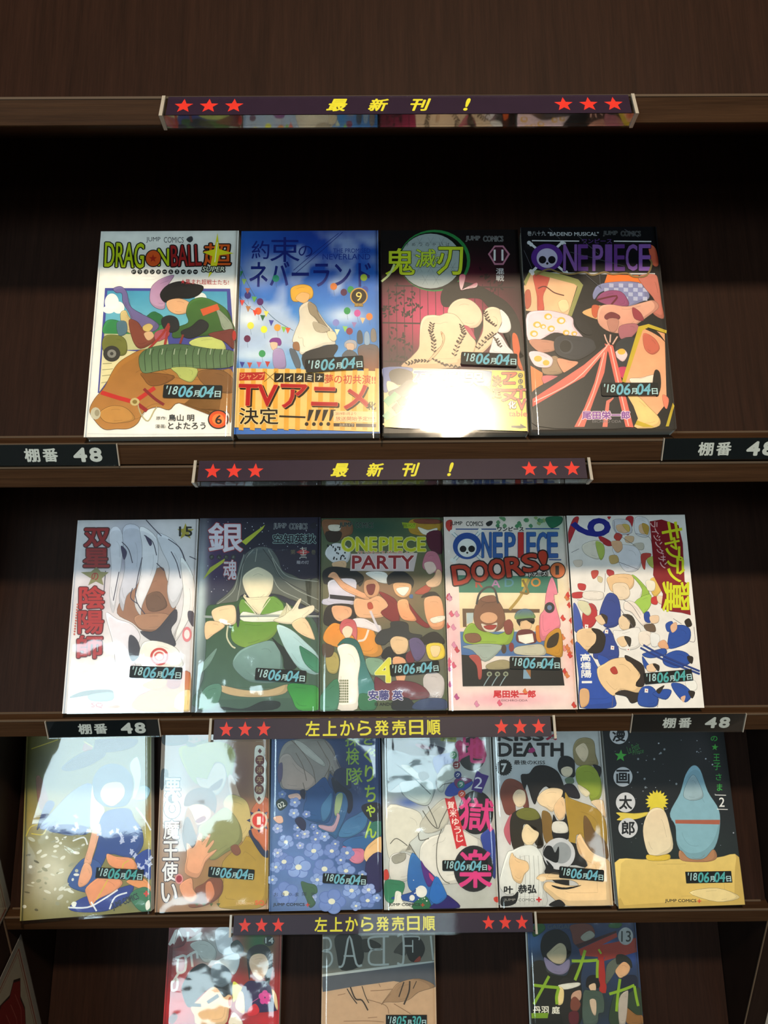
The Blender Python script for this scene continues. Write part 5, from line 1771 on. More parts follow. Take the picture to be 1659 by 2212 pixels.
10:("8C8444",r"""S|5C5C34|163|1479 284 272 0.9
S|A89038|88|946 131 176 0.9
S|D8D4C0|289|410 303 340 1
S|8C8470|60|426 73 256 0.8
S|8C9048|1346|1489 95 273 0.9
S|B87830|1317|905 84 141 0.9
S|D8C860|1280|688 93 131 0.8
S|507858|1207|134 165 101 1
S|B8C4C8|1064|1146 188 267 0.6
B|1C2038|0|708 1643 755 1682 1136 1660 1061 1564 729 1550
B|B87050|0|604 1651 680 1627 672 1572 586 1578
B|2C3440|0|372 1428 540 1545 728 1587 824 1525 655 1427 449 1387
B|8C5C44|0|112 1338 168 1334 250 1095 206 1018 149 1066
B|28306C|0|205 1062 259 1112 307 1064 183 887 138 846
B|8494B8|90A4CC|165 862 309 1020 491 1185 677 1245 738 990 675 835 501 759 277 819
B|2C4488|0|258 855 424 870 648 828 631 759 426 782 278 810
B|64788C|70889C|687 1226 714 1332 788 1409 901 1428 1015 1384 1100 1270 1092 1108 1018 1006 812 1020 717 1116
B|F0D8C8|0|773 1148 828 1234 959 1243 1016 1185 1008 1096 906 1014 812 1056
B|FAFAF4|0|687 1226 675 835 740 839 795 915 812 1002 717 1098
B|B4D8E4|0|1101 1107 1204 1190 1279 1149 1242 1062 1139 1051
B|E4ECEC|0|1071 1399 1147 1476 1185 1318 1157 1139 1101 1072 1119 1232
B|2C4C90|304C9C|795 933 887 980 1065 976 1121 875 1196 764 1206 615 1095 509 874 559 802 461 685 314 656 385 744 638 759 812
B|3C5CA0|0|473 380 562 495 653 540 792 461 749 293 687 212 522 258 466 313
B|2C3C94|0|624 174 842 201 1070 254 1116 216 1025 104 844 32 572 43 480 91
B|24409C|0|1132 507 1287 570 1287 303 1225 328 1170 384
B|F0C0A0|ECB490|704 807 777 846 761 724 708 553 682 469 618 482 661 644
B|F0B890|ECAC84|618 482 682 469 702 382 658 299 585 270 566 323
B|F0A878|E89C60|846 561 948 528 1096 501 1151 402 1023 394 875 456
B|E8A070|0|649 266 840 372 1005 292 933 212 752 140 707 76 660 172
B|E8A060|0|1042 290 1207 312 1287 227 1287 178 1207 202
E|C4CCE8|0|1109 671 -25 -17 -7 9
E|C4CCE8|0|1109 671 -26 12 3 8
E|C4CCE8|0|1279 431 -11 -27 -10 4
E|C4CCE8|0|1279 431 -27 -2 -1 9
E|C4CCE8|0|768 756 -26 -15 -6 9
E|C4CCE8|0|768 756 -25 13 4 8
E|C4CCE8|0|764 794 -24 -17 -7 9
E|C4CCE8|0|764 794 -26 11 3 8
E|C4CCE8|0|1285 490 -6 -28 -11 3
E|C4CCE8|0|1285 490 -26 -7 -3 8
E|C4CCE8|0|1243 456 11 -28 -10 -3
E|C4CCE8|0|1243 456 -18 -19 -7 6
E|C4CCE8|0|1129 526 -7 -28 -11 3
E|C4CCE8|0|1129 526 -26 -6 -3 8
E|C4CCE8|0|540 840 23 -22 -8 -7
E|C4CCE8|0|540 840 -6 -25 -9 3
E|C4CCE8|0|997 692 9 -29 -11 -2
E|C4CCE8|0|997 692 -19 -18 -7 6
E|C4CCE8|0|1098 559 -6 -29 -11 3
E|C4CCE8|0|1098 559 -26 -7 -3 8
E|C4CCE8|0|1134 787 27 -17 -6 -9
E|C4CCE8|0|1134 787 0 -26 -9 1
E|C4CCE8|0|1198 338 31 -5 -1 -10
E|C4CCE8|0|1198 338 12 -24 -8 -3
E|C4CCE8|0|529 938 29 -15 -5 -9
E|C4CCE8|0|529 938 3 -27 -9 0
E|C4CCE8|0|1129 696 -28 -11 -5 10
E|C4CCE8|0|1129 696 -23 16 5 7
E|C4CCE8|0|890 764 -13 -26 -10 5
E|C4CCE8|0|890 764 -28 0 -1 9
E|C4CCE8|0|984 735 27 -18 -6 -8
E|C4CCE8|0|984 735 -1 -26 -9 1
E|C4CCE8|0|951 772 11 -29 -10 -3
E|C4CCE8|0|951 772 -18 -19 -7 6
E|C4CCE8|0|1093 567 11 -28 -10 -3
E|C4CCE8|0|1093 567 -18 -19 -7 6
E|C4CCE8|0|513 815 -31 -1 -1 11
E|C4CCE8|0|513 815 -17 23 7 5
E|C4CCE8|0|336 859 -14 -25 -10 6
E|C4CCE8|0|336 859 -28 1 -1 9
E|C4CCE8|0|1244 337 3 -29 -11 0
E|C4CCE8|0|1244 337 -22 -13 -5 7
E|C4CCE8|0|1202 407 -20 -21 -8 7
E|C4CCE8|0|1202 407 -27 6 2 8
E|C4CCE8|0|1167 431 12 -28 -10 -3
E|C4CCE8|0|1167 431 -17 -19 -7 6
E|C4CCE8|0|537 865 23 -22 -8 -7
E|C4CCE8|0|537 865 -6 -25 -9 3
E|C4CCE8|0|663 795 -29 -9 -4 10
E|C4CCE8|0|663 795 -22 18 6 7
E|C4CCE8|0|998 666 -19 -22 -9 7
E|C4CCE8|0|998 666 -28 5 1 9
E|6C6850|0|143 537 28 -15 -4 -9
E|ECECE0|0|216 587 34 12 6 -12
E|ECECE0|0|460 257 38 3 2 -12
E|ECECE0|0|406 556 25 14 9 -13
E|A8A890|0|242 330 9 6 9 -11
E|ECECE0|0|408 271 34 16 10 -16
E|ECECE0|0|242 758 15 -5 -5 -16
E|ECECE0|0|345 719 21 7 8 -17
E|DCDCD0|0|389 190 29 20 12 -14
E|ECECE0|0|380 695 16 0 1 -13
E|A8A890|0|358 416 14 4 3 -8
E|F4F4EC|0|416 741 25 14 6 -8
E|A8A890|0|544 492 13 0 1 -7
E|ECECE0|0|454 300 11 2 3 -9
E|ECECE0|0|168 628 26 16 8 -12
E|F4F4EC|0|541 592 33 -5 -1 -14
E|A8A890|0|418 733 24 -10 -3 -8
E|F4F4EC|0|538 124 16 -7 -6 -14
E|A8A890|0|364 135 20 -10 -8 -16
E|A8A890|0|516 733 13 9 7 -9
E|ECECE0|0|261 249 36 -16 -5 -12
E|6C6850|0|158 90 19 -6 -3 -11
E|A8A890|0|171 356 26 5 5 -16
E|C8C8B4|0|87 752 35 -20 -8 -14
E|ECECE0|0|493 238 35 -16 -5 -12
E|ECECE0|0|337 669 30 2 2 -14
E|ECECE0|0|326 623 18 3 3 -12
E|DCDCD0|0|324 572 35 -11 -2 -9
E|A8A890|0|229 459 29 -17 -8 -13
E|F4F4EC|0|254 489 32 8 7 -17
E|C8C8B4|0|548 425 17 -6 -5 -15
E|A8A890|0|315 717 36 8 3 -8
E|C8C8B4|0|243 375 27 -11 -5 -14
E|A8A890|0|494 485 28 14 7 -11
E|A8A890|0|236 184 18 -5 -2 -8
E|DCDCD0|0|609 663 18 7 5 -9
E|ECECE0|0|338 268 11 -5 -7 -15
E|ECECE0|0|340 747 19 -7 -3 -10
E|6C6850|0|60 258 30 -7 -1 -7
E|DCDCD0|0|395 445 26 2 3 -13
E|ECECE0|0|39 129 21 -3 -1 -16
E|ECECE0|0|308 404 23 -9 -3 -9
E|F4F4EC|0|518 129 16 11 6 -7
E|A8A890|0|193 292 15 6 4 -7
E|ECECE0|0|115 343 17 0 1 -8
E|F4F4EC|0|86 493 17 -1 1 -15
E|6C6850|0|63 605 27 3 2 -10
E|F4F4EC|0|527 110 22 -7 -5 -17
E|C8C8B4|0|462 144 11 -5 -5 -11
E|ECECE0|0|511 345 12 -4 -4 -14
E|A8A890|0|179 441 25 5 3 -9
E|C8C8B4|0|443 299 32 16 6 -9
E|ECECE0|0|389 417 31 8 3 -8
E|C8C8B4|0|90 319 37 -10 -1 -7
E|F4F4EC|0|546 388 29 -2 1 -13
L|F0F4F8|15|502 707 613 734 651 662
L|F0F4F8|15|471 92 662 79 806 136 960 219
L|F0F4F8|15|697 127 753 39
L|F0F4F8|15|880 47 934 153 1052 187
L|F0F4F8|15|1139 980 1224 868 1287 754
L|D8C440|10|29 783 72 868 145 889
L|D8C440|10|83 806 195 789 230 839
L|D8C440|10|54 1633 327 1707
L|D8C440|10|1068 485 1013 455 1004 412
L|D8C440|10|752 140 859 319
L|D8C440|10|594 1670 690 1608
B|3C7C54|0|1079 160 1207 227 1287 176 1287 8 1171 18
B|F4F4EC|0|1235 73 1271 104 1280 36 1244 13
T|202830|JUMP COMICS|1037 103 129 39 -16 36 0 0 1 0
P|D84838|0|1218 175 1234 174 1234 191 1253 190 1253 173 1271 167 1269 151 1251 152 1249 135 1233 139 1234 156 1216 158"""),
11:("A87C54",r"""S|8C5C4C|846|1308 185 351 0.9
S|C0A040|818|278 287 289 1
S|D8D8D8|165|975 156 764 0.7
S|785860|338|712 145 170 0.7
S|E8DCC8|823|22 312 33 0.9
B|2A2420|0|17 1696 260 1690 244 1600 30 1596
B|7C7C2C|0|328 1598 495 1639 515 1584 366 1570
T|4C3C34|超|140 1650 93 -2 -1 38 0 0 3 0
B|B0B058|A4A858|181 1557 384 1588 570 1619 701 1580 768 1488 761 1399 735 1276 689 1259 650 1384 557 1404 505 1264 396 1196 282 1305
B|5C5C3C|0|262 1627 366 1579 273 1572
B|C8B8A0|0|376 1267 469 1230 521 1334 575 1404 650 1375 680 1259 637 1137 565 1087 471 1142 396 1196
B|5C3028|0|508 1158 598 1226 644 1243 618 1164 545 1131
B|5C4438|6C4C3C|255 1007 288 1111 397 1161 526 1140 584 1034 569 913 531 966 402 1004 292 989
B|E0C49C|E8CCA4|284 955 365 1005 476 985 532 914 498 846 408 805 324 850
B|8C302C|0|379 849 460 890 479 855 407 822
B|A8783C|0|256 732 293 972 370 849 410 728 321 687
B|5C4838|0|247 715 287 885 354 781 395 626 307 543
B|D8B8A0|0|699 1259 745 1267 812 1098 822 1063 730 1083
B|C8B878|D8C080|659 980 702 1083 804 1072 897 1009 935 869 928 714 857 631 809 786
B|A4A470|98985C|409 779 516 854 659 963 752 908 837 768 839 631 687 533 544 470 449 624
B|B09028|C0A040|662 450 848 614 920 681 1117 480 1116 105 1001 9 698 17 626 68 675 282
B|8C5438|0|740 591 803 607 841 538 805 505 759 532
B|24284C|0|919 715 955 731 1117 539 1117 480 1058 499 975 611
B|C8744C|D07848|952 955 1116 1038 1112 557 1020 627 946 731
B|ECB890|E8AC84|295 637 333 585 377 609 411 711 447 718 449 641 519 716 529 690 487 589 557 656 567 630 506 538 596 570 578 536 490 454 457 371 405 306 286 359 299 510
B|E8A880|0|237 243 351 307 372 207 410 148 376 83 285 126
B|8C5030|0|390 206 478 254 548 302 657 282 660 158 555 70 395 33 332 59 428 122
B|D88C60|0|496 237 549 268 588 151 519 79
P|5C6838|0|394 74 433 73 415 45
P|5C6838|0|465 72 505 71 486 43
P|5C6838|0|537 70 576 69 557 41
P|5C6838|0|608 68 647 67 628 39
P|6C6C48|0|290 1635 323 1634 305 1666
P|6C6C48|0|346 1633 379 1633 362 1665
P|6C6C48|0|402 1632 435 1631 418 1663
P|6C6C48|0|458 1631 491 1630 474 1662
B|2C2020|0|13 1347 68 1346 80 1275 30 1153 3 1189
T|F4F4F8|悪|135 1171 78 -2 -3 90 4C4048 8 4 0
T|F4F4F8|◎|135 967 78 -2 -3 89 4C4048 8 4 0
T|F4F4F8|魔|135 766 77 -2 -3 88 4C4048 8 4 0
T|F4F4F8|王|136 567 77 -2 -3 87 4C4048 8 4 0
T|F4F4F8|使|136 371 76 -2 -3 86 4C4048 8 4 0
T|F4F4F8|い|136 177 76 -2 -3 85 4C4048 8 4 0
E|E8E8E8|0|130 1063 62 -2 2 -65
E|5C5C60|0|130 1063 42 -1 2 -44
E|F0F0F0|0|152 1071 24 -1 1 -38
E|E8A0A0|0|230 302 41 -1 2 -47
E|A82C38|0|230 302 29 -1 1 -33
B|F4F0E4|0|972 1546 1023 1567 1070 1534 1066 1454 1095 1391 1086 1320 1092 1231 1088 1126 1070 1039 1021 988 974 1050 964 1129 958 1235 961 1323 964 1412
E|782820|0|1023 1419 48 -1 1 -50
T|ECCC90|平|1023 1419 29 -1 0 29 0 0 0 0
E|782820|0|1021 1323 48 -1 1 -50
T|ECCC90|浜|1021 1323 29 -1 0 28 0 0 0 0
E|782820|0|1020 1228 48 -1 1 -49
T|ECCC90|矢|1020 1228 29 -1 0 28 0 0 0 0
E|782820|0|1018 1133 48 -1 1 -49
T|ECCC90|陸|1018 1133 29 -1 0 28 0 0 0 0
P|6C2820|0|1021 1536 1042 1508 1022 1482 1000 1509
P|6C2820|0|1018 1067 1038 1040 1018 1014 997 1041
P|2C3060|0|1018 952 1048 898 1108 914 1089 858 1117 844 1117 816 1090 803 1110 746 1049 766 1021 714 992 767 932 751 950 807 894 836 950 861 929 919 990 899
E|D8C0A0|0|1020 832 89 -2 1 -89
E|D83C28|0|1020 832 68 -2 1 -69
T|F8F0E8|1|1020 830 18 0 0 37 0 0 2 0
T|E8C090|JUMP COMICS|889 55 89 -2 0 14 0 0 0 0
T|E06838|SQ.|1043 59 51 -1 0 23 0 0 2 0"""),
12:("34548C",r"""S|1C2C5C|781|1308 241 437 0.9
S|6C8CC0|278|453 452 416 1
S|203C78|1014|1392 139 352 0.7
S|8CA4D0|549|115 626 164 0.7
S|2C2C5C|1045|355 108 216 1
S|6C8CB8|45|970 110 344 0.8
B|A09890|A89C98|204 1631 419 1645 549 1634 643 1533 679 1398 789 1184 734 1202 624 1328 568 1188 476 1058 494 1189 549 1259 457 1190 365 1139 273 1158 125 1152 88 1232 76 1409 111 1560
B|B8A8A0|CCB4A8|85 1445 177 1497 271 1388 420 1279 457 1208 402 1138 236 1141 135 1161 106 1232
B|C8C4BC|0|232 1630 325 1602 456 1491 549 1401 540 1365 419 1439 307 1530
L|7C6C60|7|252 1504 327 1369 365 1227
L|7C6C60|7|475 1617 549 1490 605 1382 549 1259
L|7C6C60|7|549 1624 643 1488 716 1344 753 1264
L|7C6C60|7|328 1210 356 1104
L|7C6C60|7|596 1346 568 1188 476 1058
L|7C6C60|7|624 1364 670 1257 734 1167 789 1122
L|7C6C60|7|204 1631 298 1539 420 1367 457 1208
B|6C5C80|0|67 1365 113 1408 115 1267 79 1214
B|1E2850|0|670 1327 753 1344 799 1254 817 1148 715 1168 642 1257
B|241C3C|0|301 1131 347 1139 347 1052 310 1070
B|1A1C38|0|623 1257 734 1167 825 1095 834 956 787 905 752 1062 660 1099
B|28508C|2C5C94|365 1121 457 1190 549 1259 605 1170 641 1116 632 960 586 822 458 825 348 870 338 982 366 1051
B|487CA8|0|513 962 568 1048 623 1099 604 908 531 832
B|386494|3C6C9C|669 1098 752 1097 788 992 760 871 713 768 667 666 604 702 422 765 421 817 622 804 659 959
B|9CB088|0|669 1072 733 1097 724 993 687 889 650 907
B|C0A0B0|0|494 798 622 787 668 855 677 907 705 880 677 786 631 727 513 763
B|3C6C9C|4C84B0|769 836 870 886 943 919 988 867 950 755 822 681 695 683 713 760
B|1C1C30|0|925 954 990 997 1118 985 1123 821 1006 840
B|387868|3C8070|987 780 1123 821 1123 692 966 584
B|386CA4|0|731 614 822 672 1004 694 1086 710 966 559 839 561
B|D87C98|D88CA4|731 589 821 570 939 559 947 466 892 425 820 443 766 512
B|E8C088|F0CC98|948 525 994 601 1122 675 1120 522 1010 440 956 458
B|30285C|0|965 432 1120 522 1123 187 997 189
B|ECC4B4|0|181 1090 273 1106 310 1070 292 1044 200 1055
B|ECC0A8|0|28 876 110 891 129 831 75 823
E|6880BC|0|201 627 42 -1 0 -35
E|98B0E0|0|201 627 37 -1 0 -31
E|6880BC|0|156 604 42 -1 0 -35
E|98B0E0|0|156 604 37 -1 0 -31
E|6880BC|0|115 633 42 -1 0 -35
E|98B0E0|0|115 633 37 -1 0 -31
E|6880BC|0|135 675 43 -1 0 -35
E|98B0E0|0|135 675 37 -1 0 -31
E|6880BC|0|187 671 43 -1 0 -35
E|98B0E0|0|187 671 37 -1 0 -31
E|F0ECD0|0|159 642 21 0 0 -17
E|6880BC|0|100 756 28 -1 0 -24
E|A8B8E4|0|100 756 25 0 0 -21
E|6880BC|0|67 747 28 -1 0 -24
E|A8B8E4|0|67 747 25 0 0 -21
E|6880BC|0|45 771 28 -1 0 -24
E|A8B8E4|0|45 771 25 0 0 -21
E|6880BC|0|65 796 28 -1 0 -24
E|A8B8E4|0|65 796 25 0 0 -21
E|6880BC|0|99 787 28 -1 0 -24
E|A8B8E4|0|99 787 25 0 0 -21
E|F0ECD0|0|75 771 14 0 0 -11
E|6880BC|0|301 774 24 0 0 -20
E|8CA4D8|0|301 774 21 0 0 -17
E|6880BC|0|282 755 24 0 0 -20
E|8CA4D8|0|282 755 20 0 0 -17
E|6880BC|0|254 766 24 0 0 -20
E|8CA4D8|0|254 766 21 0 0 -17
E|6880BC|0|257 791 24 0 0 -20
E|8CA4D8|0|257 791 21 0 0 -17
E|6880BC|0|285 796 24 0 0 -20
E|8CA4D8|0|285 796 21 0 0 -17
E|F0ECD0|0|276 776 12 0 0 -9
E|6880BC|0|372 698 28 -1 0 -24
E|A8B8E4|0|372 698 25 0 0 -20
E|6880BC|0|338 691 28 -1 0 -24
E|A8B8E4|0|338 691 25 0 0 -20
E|6880BC|0|319 717 28 -1 0 -24
E|A8B8E4|0|319 717 25 0 0 -21
E|6880BC|0|341 740 28 -1 0 -24
E|A8B8E4|0|341 740 25 0 0 -21
E|6880BC|0|374 728 28 -1 0 -24
E|A8B8E4|0|374 728 25 0 0 -21
E|F0ECD0|0|349 715 14 0 0 -11
E|6880BC|0|290 681 24 0 0 -20
E|7C94CC|0|290 681 20 0 0 -17
E|6880BC|0|261 683 24 0 0 -20
E|7C94CC|0|261 683 20 0 0 -17
E|6880BC|0|253 708 24 0 0 -20
E|7C94CC|0|253 708 20 0 0 -17
E|6880BC|0|278 721 24 0 0 -20
E|7C94CC|0|278 721 20 0 0 -17
E|6880BC|0|301 704 24 0 0 -20
E|7C94CC|0|301 704 20 0 0 -17
E|F0ECD0|0|276 699 12 0 0 -9
E|6880BC|0|493 538 52 -1 0 -43
E|8CA4D8|0|493 538 45 -1 0 -37
E|6880BC|0|443 505 52 -1 0 -43
E|8CA4D8|0|443 505 45 -1 0 -37
E|6880BC|0|389 537 52 -1 0 -43
E|8CA4D8|0|389 537 45 -1 0 -37
E|6880BC|0|407 589 52 -1 0 -43
E|8CA4D8|0|407 589 45 -1 0 -37
E|6880BC|0|471 590 52 -1 0 -43
E|8CA4D8|0|471 590 45 -1 0 -37
E|F0ECD0|0|440 552 26 0 0 -20
E|6880BC|0|664 534 42 -1 0 -35
E|7C94CC|0|664 534 37 -1 0 -30
E|6880BC|0|620 510 42 -1 0 -35
E|7C94CC|0|620 510 37 -1 0 -30
E|6880BC|0|579 539 42 -1 0 -35
E|7C94CC|0|579 539 37 -1 0 -30
E|6880BC|0|597 580 42 -1 0 -35
E|7C94CC|0|597 580 37 -1 0 -31
E|6880BC|0|649 578 42 -1 0 -35
E|7C94CC|0|649 578 37 -1 0 -31
E|F0ECD0|0|622 548 21 0 0 -17
E|6880BC|0|323 351 66 -1 0 -54
E|98B0E0|0|323 351 57 -1 0 -47
E|6880BC|0|242 360 66 -1 0 -54
E|98B0E0|0|242 360 57 -1 0 -47
E|6880BC|0|224 427 66 -1 1 -54
E|98B0E0|0|224 427 57 -1 0 -47
E|6880BC|0|294 461 66 -1 0 -54
E|98B0E0|0|294 461 57 -1 0 -47
E|6880BC|0|355 414 66 -1 0 -54
E|98B0E0|0|355 414 57 -1 0 -47
E|F0ECD0|0|288 403 33 -1 0 -26
E|6880BC|0|611 365 61 -1 0 -50
E|7C94CC|0|611 365 53 -1 0 -44
E|6880BC|0|552 327 61 -1 0 -50
E|7C94CC|0|552 327 53 -1 0 -43
E|6880BC|0|489 363 61 -1 0 -50
E|7C94CC|0|489 363 53 -1 0 -44
E|6880BC|0|509 424 61 -1 0 -50
E|7C94CC|0|509 424 53 -1 0 -44
E|6880BC|0|585 426 61 -1 0 -50
E|7C94CC|0|585 426 53 -1 0 -44
E|F0ECD0|0|549 381 30 -1 0 -24
E|6880BC|0|790 324 47 -1 0 -38
E|8CA4D8|0|790 324 41 -1 0 -33
E|6880BC|0|732 330 47 -1 0 -38
E|8CA4D8|0|732 330 41 -1 0 -33
E|6880BC|0|720 378 47 -1 0 -39
E|8CA4D8|0|720 378 41 -1 0 -34
E|6880BC|0|771 402 47 -1 0 -39
E|8CA4D8|0|771 402 41 -1 0 -34
E|6880BC|0|814 368 47 -1 0 -39
E|8CA4D8|0|814 368 41 -1 0 -33
E|F0ECD0|0|765 360 23 0 0 -18
E|6880BC|0|474 640 28 -1 0 -23
E|7C94CC|0|474 640 25 0 0 -20
E|6880BC|0|439 642 28 -1 0 -23
E|7C94CC|0|439 642 25 0 0 -20
E|6880BC|0|430 672 28 -1 0 -24
E|7C94CC|0|430 672 25 0 0 -20
E|6880BC|0|460 687 28 -1 0 -24
E|7C94CC|0|460 687 25 0 0 -20
E|6880BC|0|487 668 28 -1 0 -24
E|7C94CC|0|487 668 25 0 0 -20
E|F0ECD0|0|458 662 14 0 0 -11
E|6880BC|0|579 680 28 -1 0 -24
E|98B0E0|0|579 680 25 0 0 -20
E|6880BC|0|552 660 28 -1 0 -24
E|98B0E0|0|552 660 25 0 0 -20
E|6880BC|0|522 676 28 -1 0 -24
E|98B0E0|0|522 676 25 0 0 -20
E|6880BC|0|529 705 28 -1 0 -24
E|98B0E0|0|529 705 25 0 0 -21
E|6880BC|0|564 708 28 -1 0 -24
E|98B0E0|0|564 708 25 0 0 -21
E|F0ECD0|0|549 686 14 0 0 -11
E|6880BC|0|494 706 24 0 0 -20
E|7C94CC|0|494 706 20 0 0 -17
E|6880BC|0|465 702 24 0 0 -20
E|7C94CC|0|465 702 20 0 0 -17
E|6880BC|0|452 725 24 0 0 -20
E|7C94CC|0|452 725 20 0 0 -17
E|6880BC|0|472 742 24 0 0 -20
E|7C94CC|0|472 742 20 0 0 -17
E|6880BC|0|499 730 24 0 0 -20
E|7C94CC|0|499 730 20 0 0 -17
E|F0ECD0|0|476 721 12 0 0 -9
E|6880BC|0|815 524 38 -1 0 -31
E|7C94CC|0|815 524 33 -1 0 -27
E|6880BC|0|783 495 38 -1 0 -31
E|7C94CC|0|783 495 33 -1 0 -27
E|6880BC|0|741 512 38 -1 0 -31
E|7C94CC|0|741 512 33 -1 0 -27
E|6880BC|0|746 552 38 -1 0 -31
E|7C94CC|0|746 552 33 -1 0 -27
E|6880BC|0|792 559 38 -1 0 -31
E|7C94CC|0|792 559 33 -1 0 -27
E|F0ECD0|0|776 528 19 0 0 -15
E|6880BC|0|179 421 52 -1 0 -42
E|7C94CC|0|179 421 45 -1 0 -37
E|6880BC|0|116 416 52 -1 1 -42
E|7C94CC|0|116 416 45 -1 0 -37
E|6880BC|0|89 467 52 -1 1 -43
E|7C94CC|0|89 467 45 -1 0 -37
E|6880BC|0|137 502 52 -1 1 -43
E|7C94CC|0|137 502 45 -1 0 -37
E|6880BC|0|193 473 52 -1 0 -43
E|7C94CC|0|193 473 45 -1 0 -37
E|F0ECD0|0|143 456 26 0 0 -20
E|6880BC|0|866 166 47 -1 0 -38
E|98B0E0|0|866 166 40 -1 0 -33
E|6880BC|0|822 135 47 -1 0 -38
E|98B0E0|0|822 135 40 -1 0 -33
E|6880BC|0|772 160 47 -1 0 -38
E|98B0E0|0|772 160 40 -1 0 -33
E|6880BC|0|786 208 47 -1 0 -38
E|98B0E0|0|786 208 40 -1 0 -33
E|6880BC|0|843 211 47 -1 0 -38
E|98B0E0|0|843 211 40 -1 0 -33
E|F0ECD0|0|818 176 23 0 0 -18
E|6880BC|0|1025 169 37 -1 0 -30
E|A8B8E4|0|1025 169 32 -1 0 -26
E|6880BC|0|986 148 37 -1 0 -30
E|A8B8E4|0|986 148 32 -1 0 -26
E|6880BC|0|950 173 37 -1 0 -30
E|A8B8E4|0|950 173 32 -1 0 -26
E|6880BC|0|967 209 37 -1 0 -31
E|A8B8E4|0|967 209 32 -1 0 -27
E|6880BC|0|1013 207 37 -1 0 -31
E|A8B8E4|0|1013 207 32 -1 0 -27
E|F0ECD0|0|988 181 19 0 0 -15
E|6880BC|0|694 78 70 -1 0 -57
E|7C94CC|0|694 78 60 -1 0 -49
E|6880BC|0|642 21 70 -1 0 -57
E|7C94CC|0|642 21 60 -1 0 -49
E|6880BC|0|560 46 70 -1 0 -57
E|7C94CC|0|560 46 60 -1 0 -49
E|6880BC|0|561 118 70 -1 0 -57
E|7C94CC|0|561 118 60 -1 0 -49
E|6880BC|0|644 139 70 -1 0 -57
E|7C94CC|0|644 139 60 -1 0 -50
E|F0ECD0|0|620 80 35 -1 0 -27
E|6880BC|0|216 124 65 -1 1 -53
E|7C94CC|0|216 124 56 -1 0 -46
E|6880BC|0|138 111 65 -1 1 -53
E|7C94CC|0|138 111 56 -1 1 -46
E|6880BC|0|95 170 65 -1 1 -53
E|7C94CC|0|95 170 56 -1 1 -46
E|6880BC|0|148 220 65 -1 1 -53
E|7C94CC|0|148 220 56 -1 1 -46
E|6880BC|0|223 192 65 -1 1 -53
E|7C94CC|0|223 192 56 -1 0 -46
E|F0ECD0|0|164 163 33 -1 0 -25
E|6880BC|0|999 49 42 -1 0 -34
E|7C94CC|0|999 49 36 -1 0 -30
E|6880BC|0|947 55 42 -1 0 -34
E|7C94CC|0|947 55 36 -1 0 -30
E|6880BC|0|938 98 42 -1 0 -34
E|7C94CC|0|938 98 36 -1 0 -30
E|6880BC|0|984 119 42 -1 0 -34
E|7C94CC|0|984 119 36 -1 0 -30
E|6880BC|0|1022 88 42 -1 0 -34
E|7C94CC|0|1022 88 36 -1 0 -30
E|F0ECD0|0|978 82 21 0 0 -16
E|6880BC|0|887 22 28 -1 0 -23
E|98B0E0|0|887 22 24 0 0 -20
E|6880BC|0|855 11 28 -1 0 -23
E|98B0E0|0|855 11 24 0 0 -20
E|6880BC|0|832 33 28 -1 0 -23
E|98B0E0|0|832 33 24 0 0 -20
E|6880BC|0|849 57 28 -1 0 -23
E|98B0E0|0|849 57 24 0 0 -20
E|6880BC|0|883 51 28 -1 0 -23
E|98B0E0|0|883 51 24 0 0 -20
E|F0ECD0|0|861 35 14 0 0 -11
E|6880BC|0|386 893 22 0 0 -18
E|7C94CC|0|386 893 19 0 0 -16
E|6880BC|0|361 885 22 0 0 -18
E|7C94CC|0|361 885 19 0 0 -16
E|6880BC|0|343 903 22 0 0 -18
E|7C94CC|0|343 903 19 0 0 -16
E|6880BC|0|357 922 22 0 0 -18
E|7C94CC|0|357 922 19 0 0 -16
E|6880BC|0|384 917 22 0 0 -18
E|7C94CC|0|384 917 19 0 0 -16
E|F0ECD0|0|366 904 11 0 0 -9
E|6880BC|0|267 907 29 -1 0 -24
E|98B0E0|0|267 907 25 0 0 -21
E|6880BC|0|239 889 29 -1 0 -24
E|98B0E0|0|239 889 25 0 0 -21
E|6880BC|0|210 907 29 -1 0 -24
E|98B0E0|0|210 907 25 0 0 -21
E|6880BC|0|220 936 29 -1 0 -24
E|98B0E0|0|220 936 25 0 0 -21
E|6880BC|0|255 936 29 -1 0 -24
E|98B0E0|0|255 936 25 0 0 -21
E|F0ECD0|0|238 915 14 0 0 -11
E|6880BC|0|129 1082 22 0 0 -18
E|7C94CC|0|129 1082 19 0 0 -16
E|6880BC|0|102 1085 22 0 0 -18
E|7C94CC|0|102 1085 19 0 0 -16
E|6880BC|0|95 1108 22 0 0 -18
E|7C94CC|0|95 1108 19 0 0 -16
E|6880BC|0|119 1120 22 0 0 -19
E|7C94CC|0|119 1120 19 0 0 -16
E|6880BC|0|139 1104 22 0 0 -18
E|7C94CC|0|139 1104 19 0 0 -16
E|F0ECD0|0|117 1100 11 0 0 -9
E|6880BC|0|277 1016 29 -1 0 -24
E|8CA4D8|0|277 1016 25 0 0 -21
E|6880BC|0|253 993 29 -1 0 -24
E|8CA4D8|0|253 993 25 0 0 -21
E|6880BC|0|220 1006 29 -1 0 -24
E|8CA4D8|0|220 1006 25 0 0 -21
E|6880BC|0|224 1037 29 -1 0 -24
E|8CA4D8|0|224 1037 25 0 0 -21
E|6880BC|0|258 1043 29 -1 0 -24
E|8CA4D8|0|258 1043 25 0 0 -21
E|F0ECD0|0|246 1019 14 0 0 -11
E|6880BC|0|321 591 22 0 0 -18
E|A8B8E4|0|321 591 19 0 0 -16
E|6880BC|0|294 588 22 0 0 -18
E|A8B8E4|0|294 588 19 0 0 -16
E|6880BC|0|282 609 22 0 0 -18
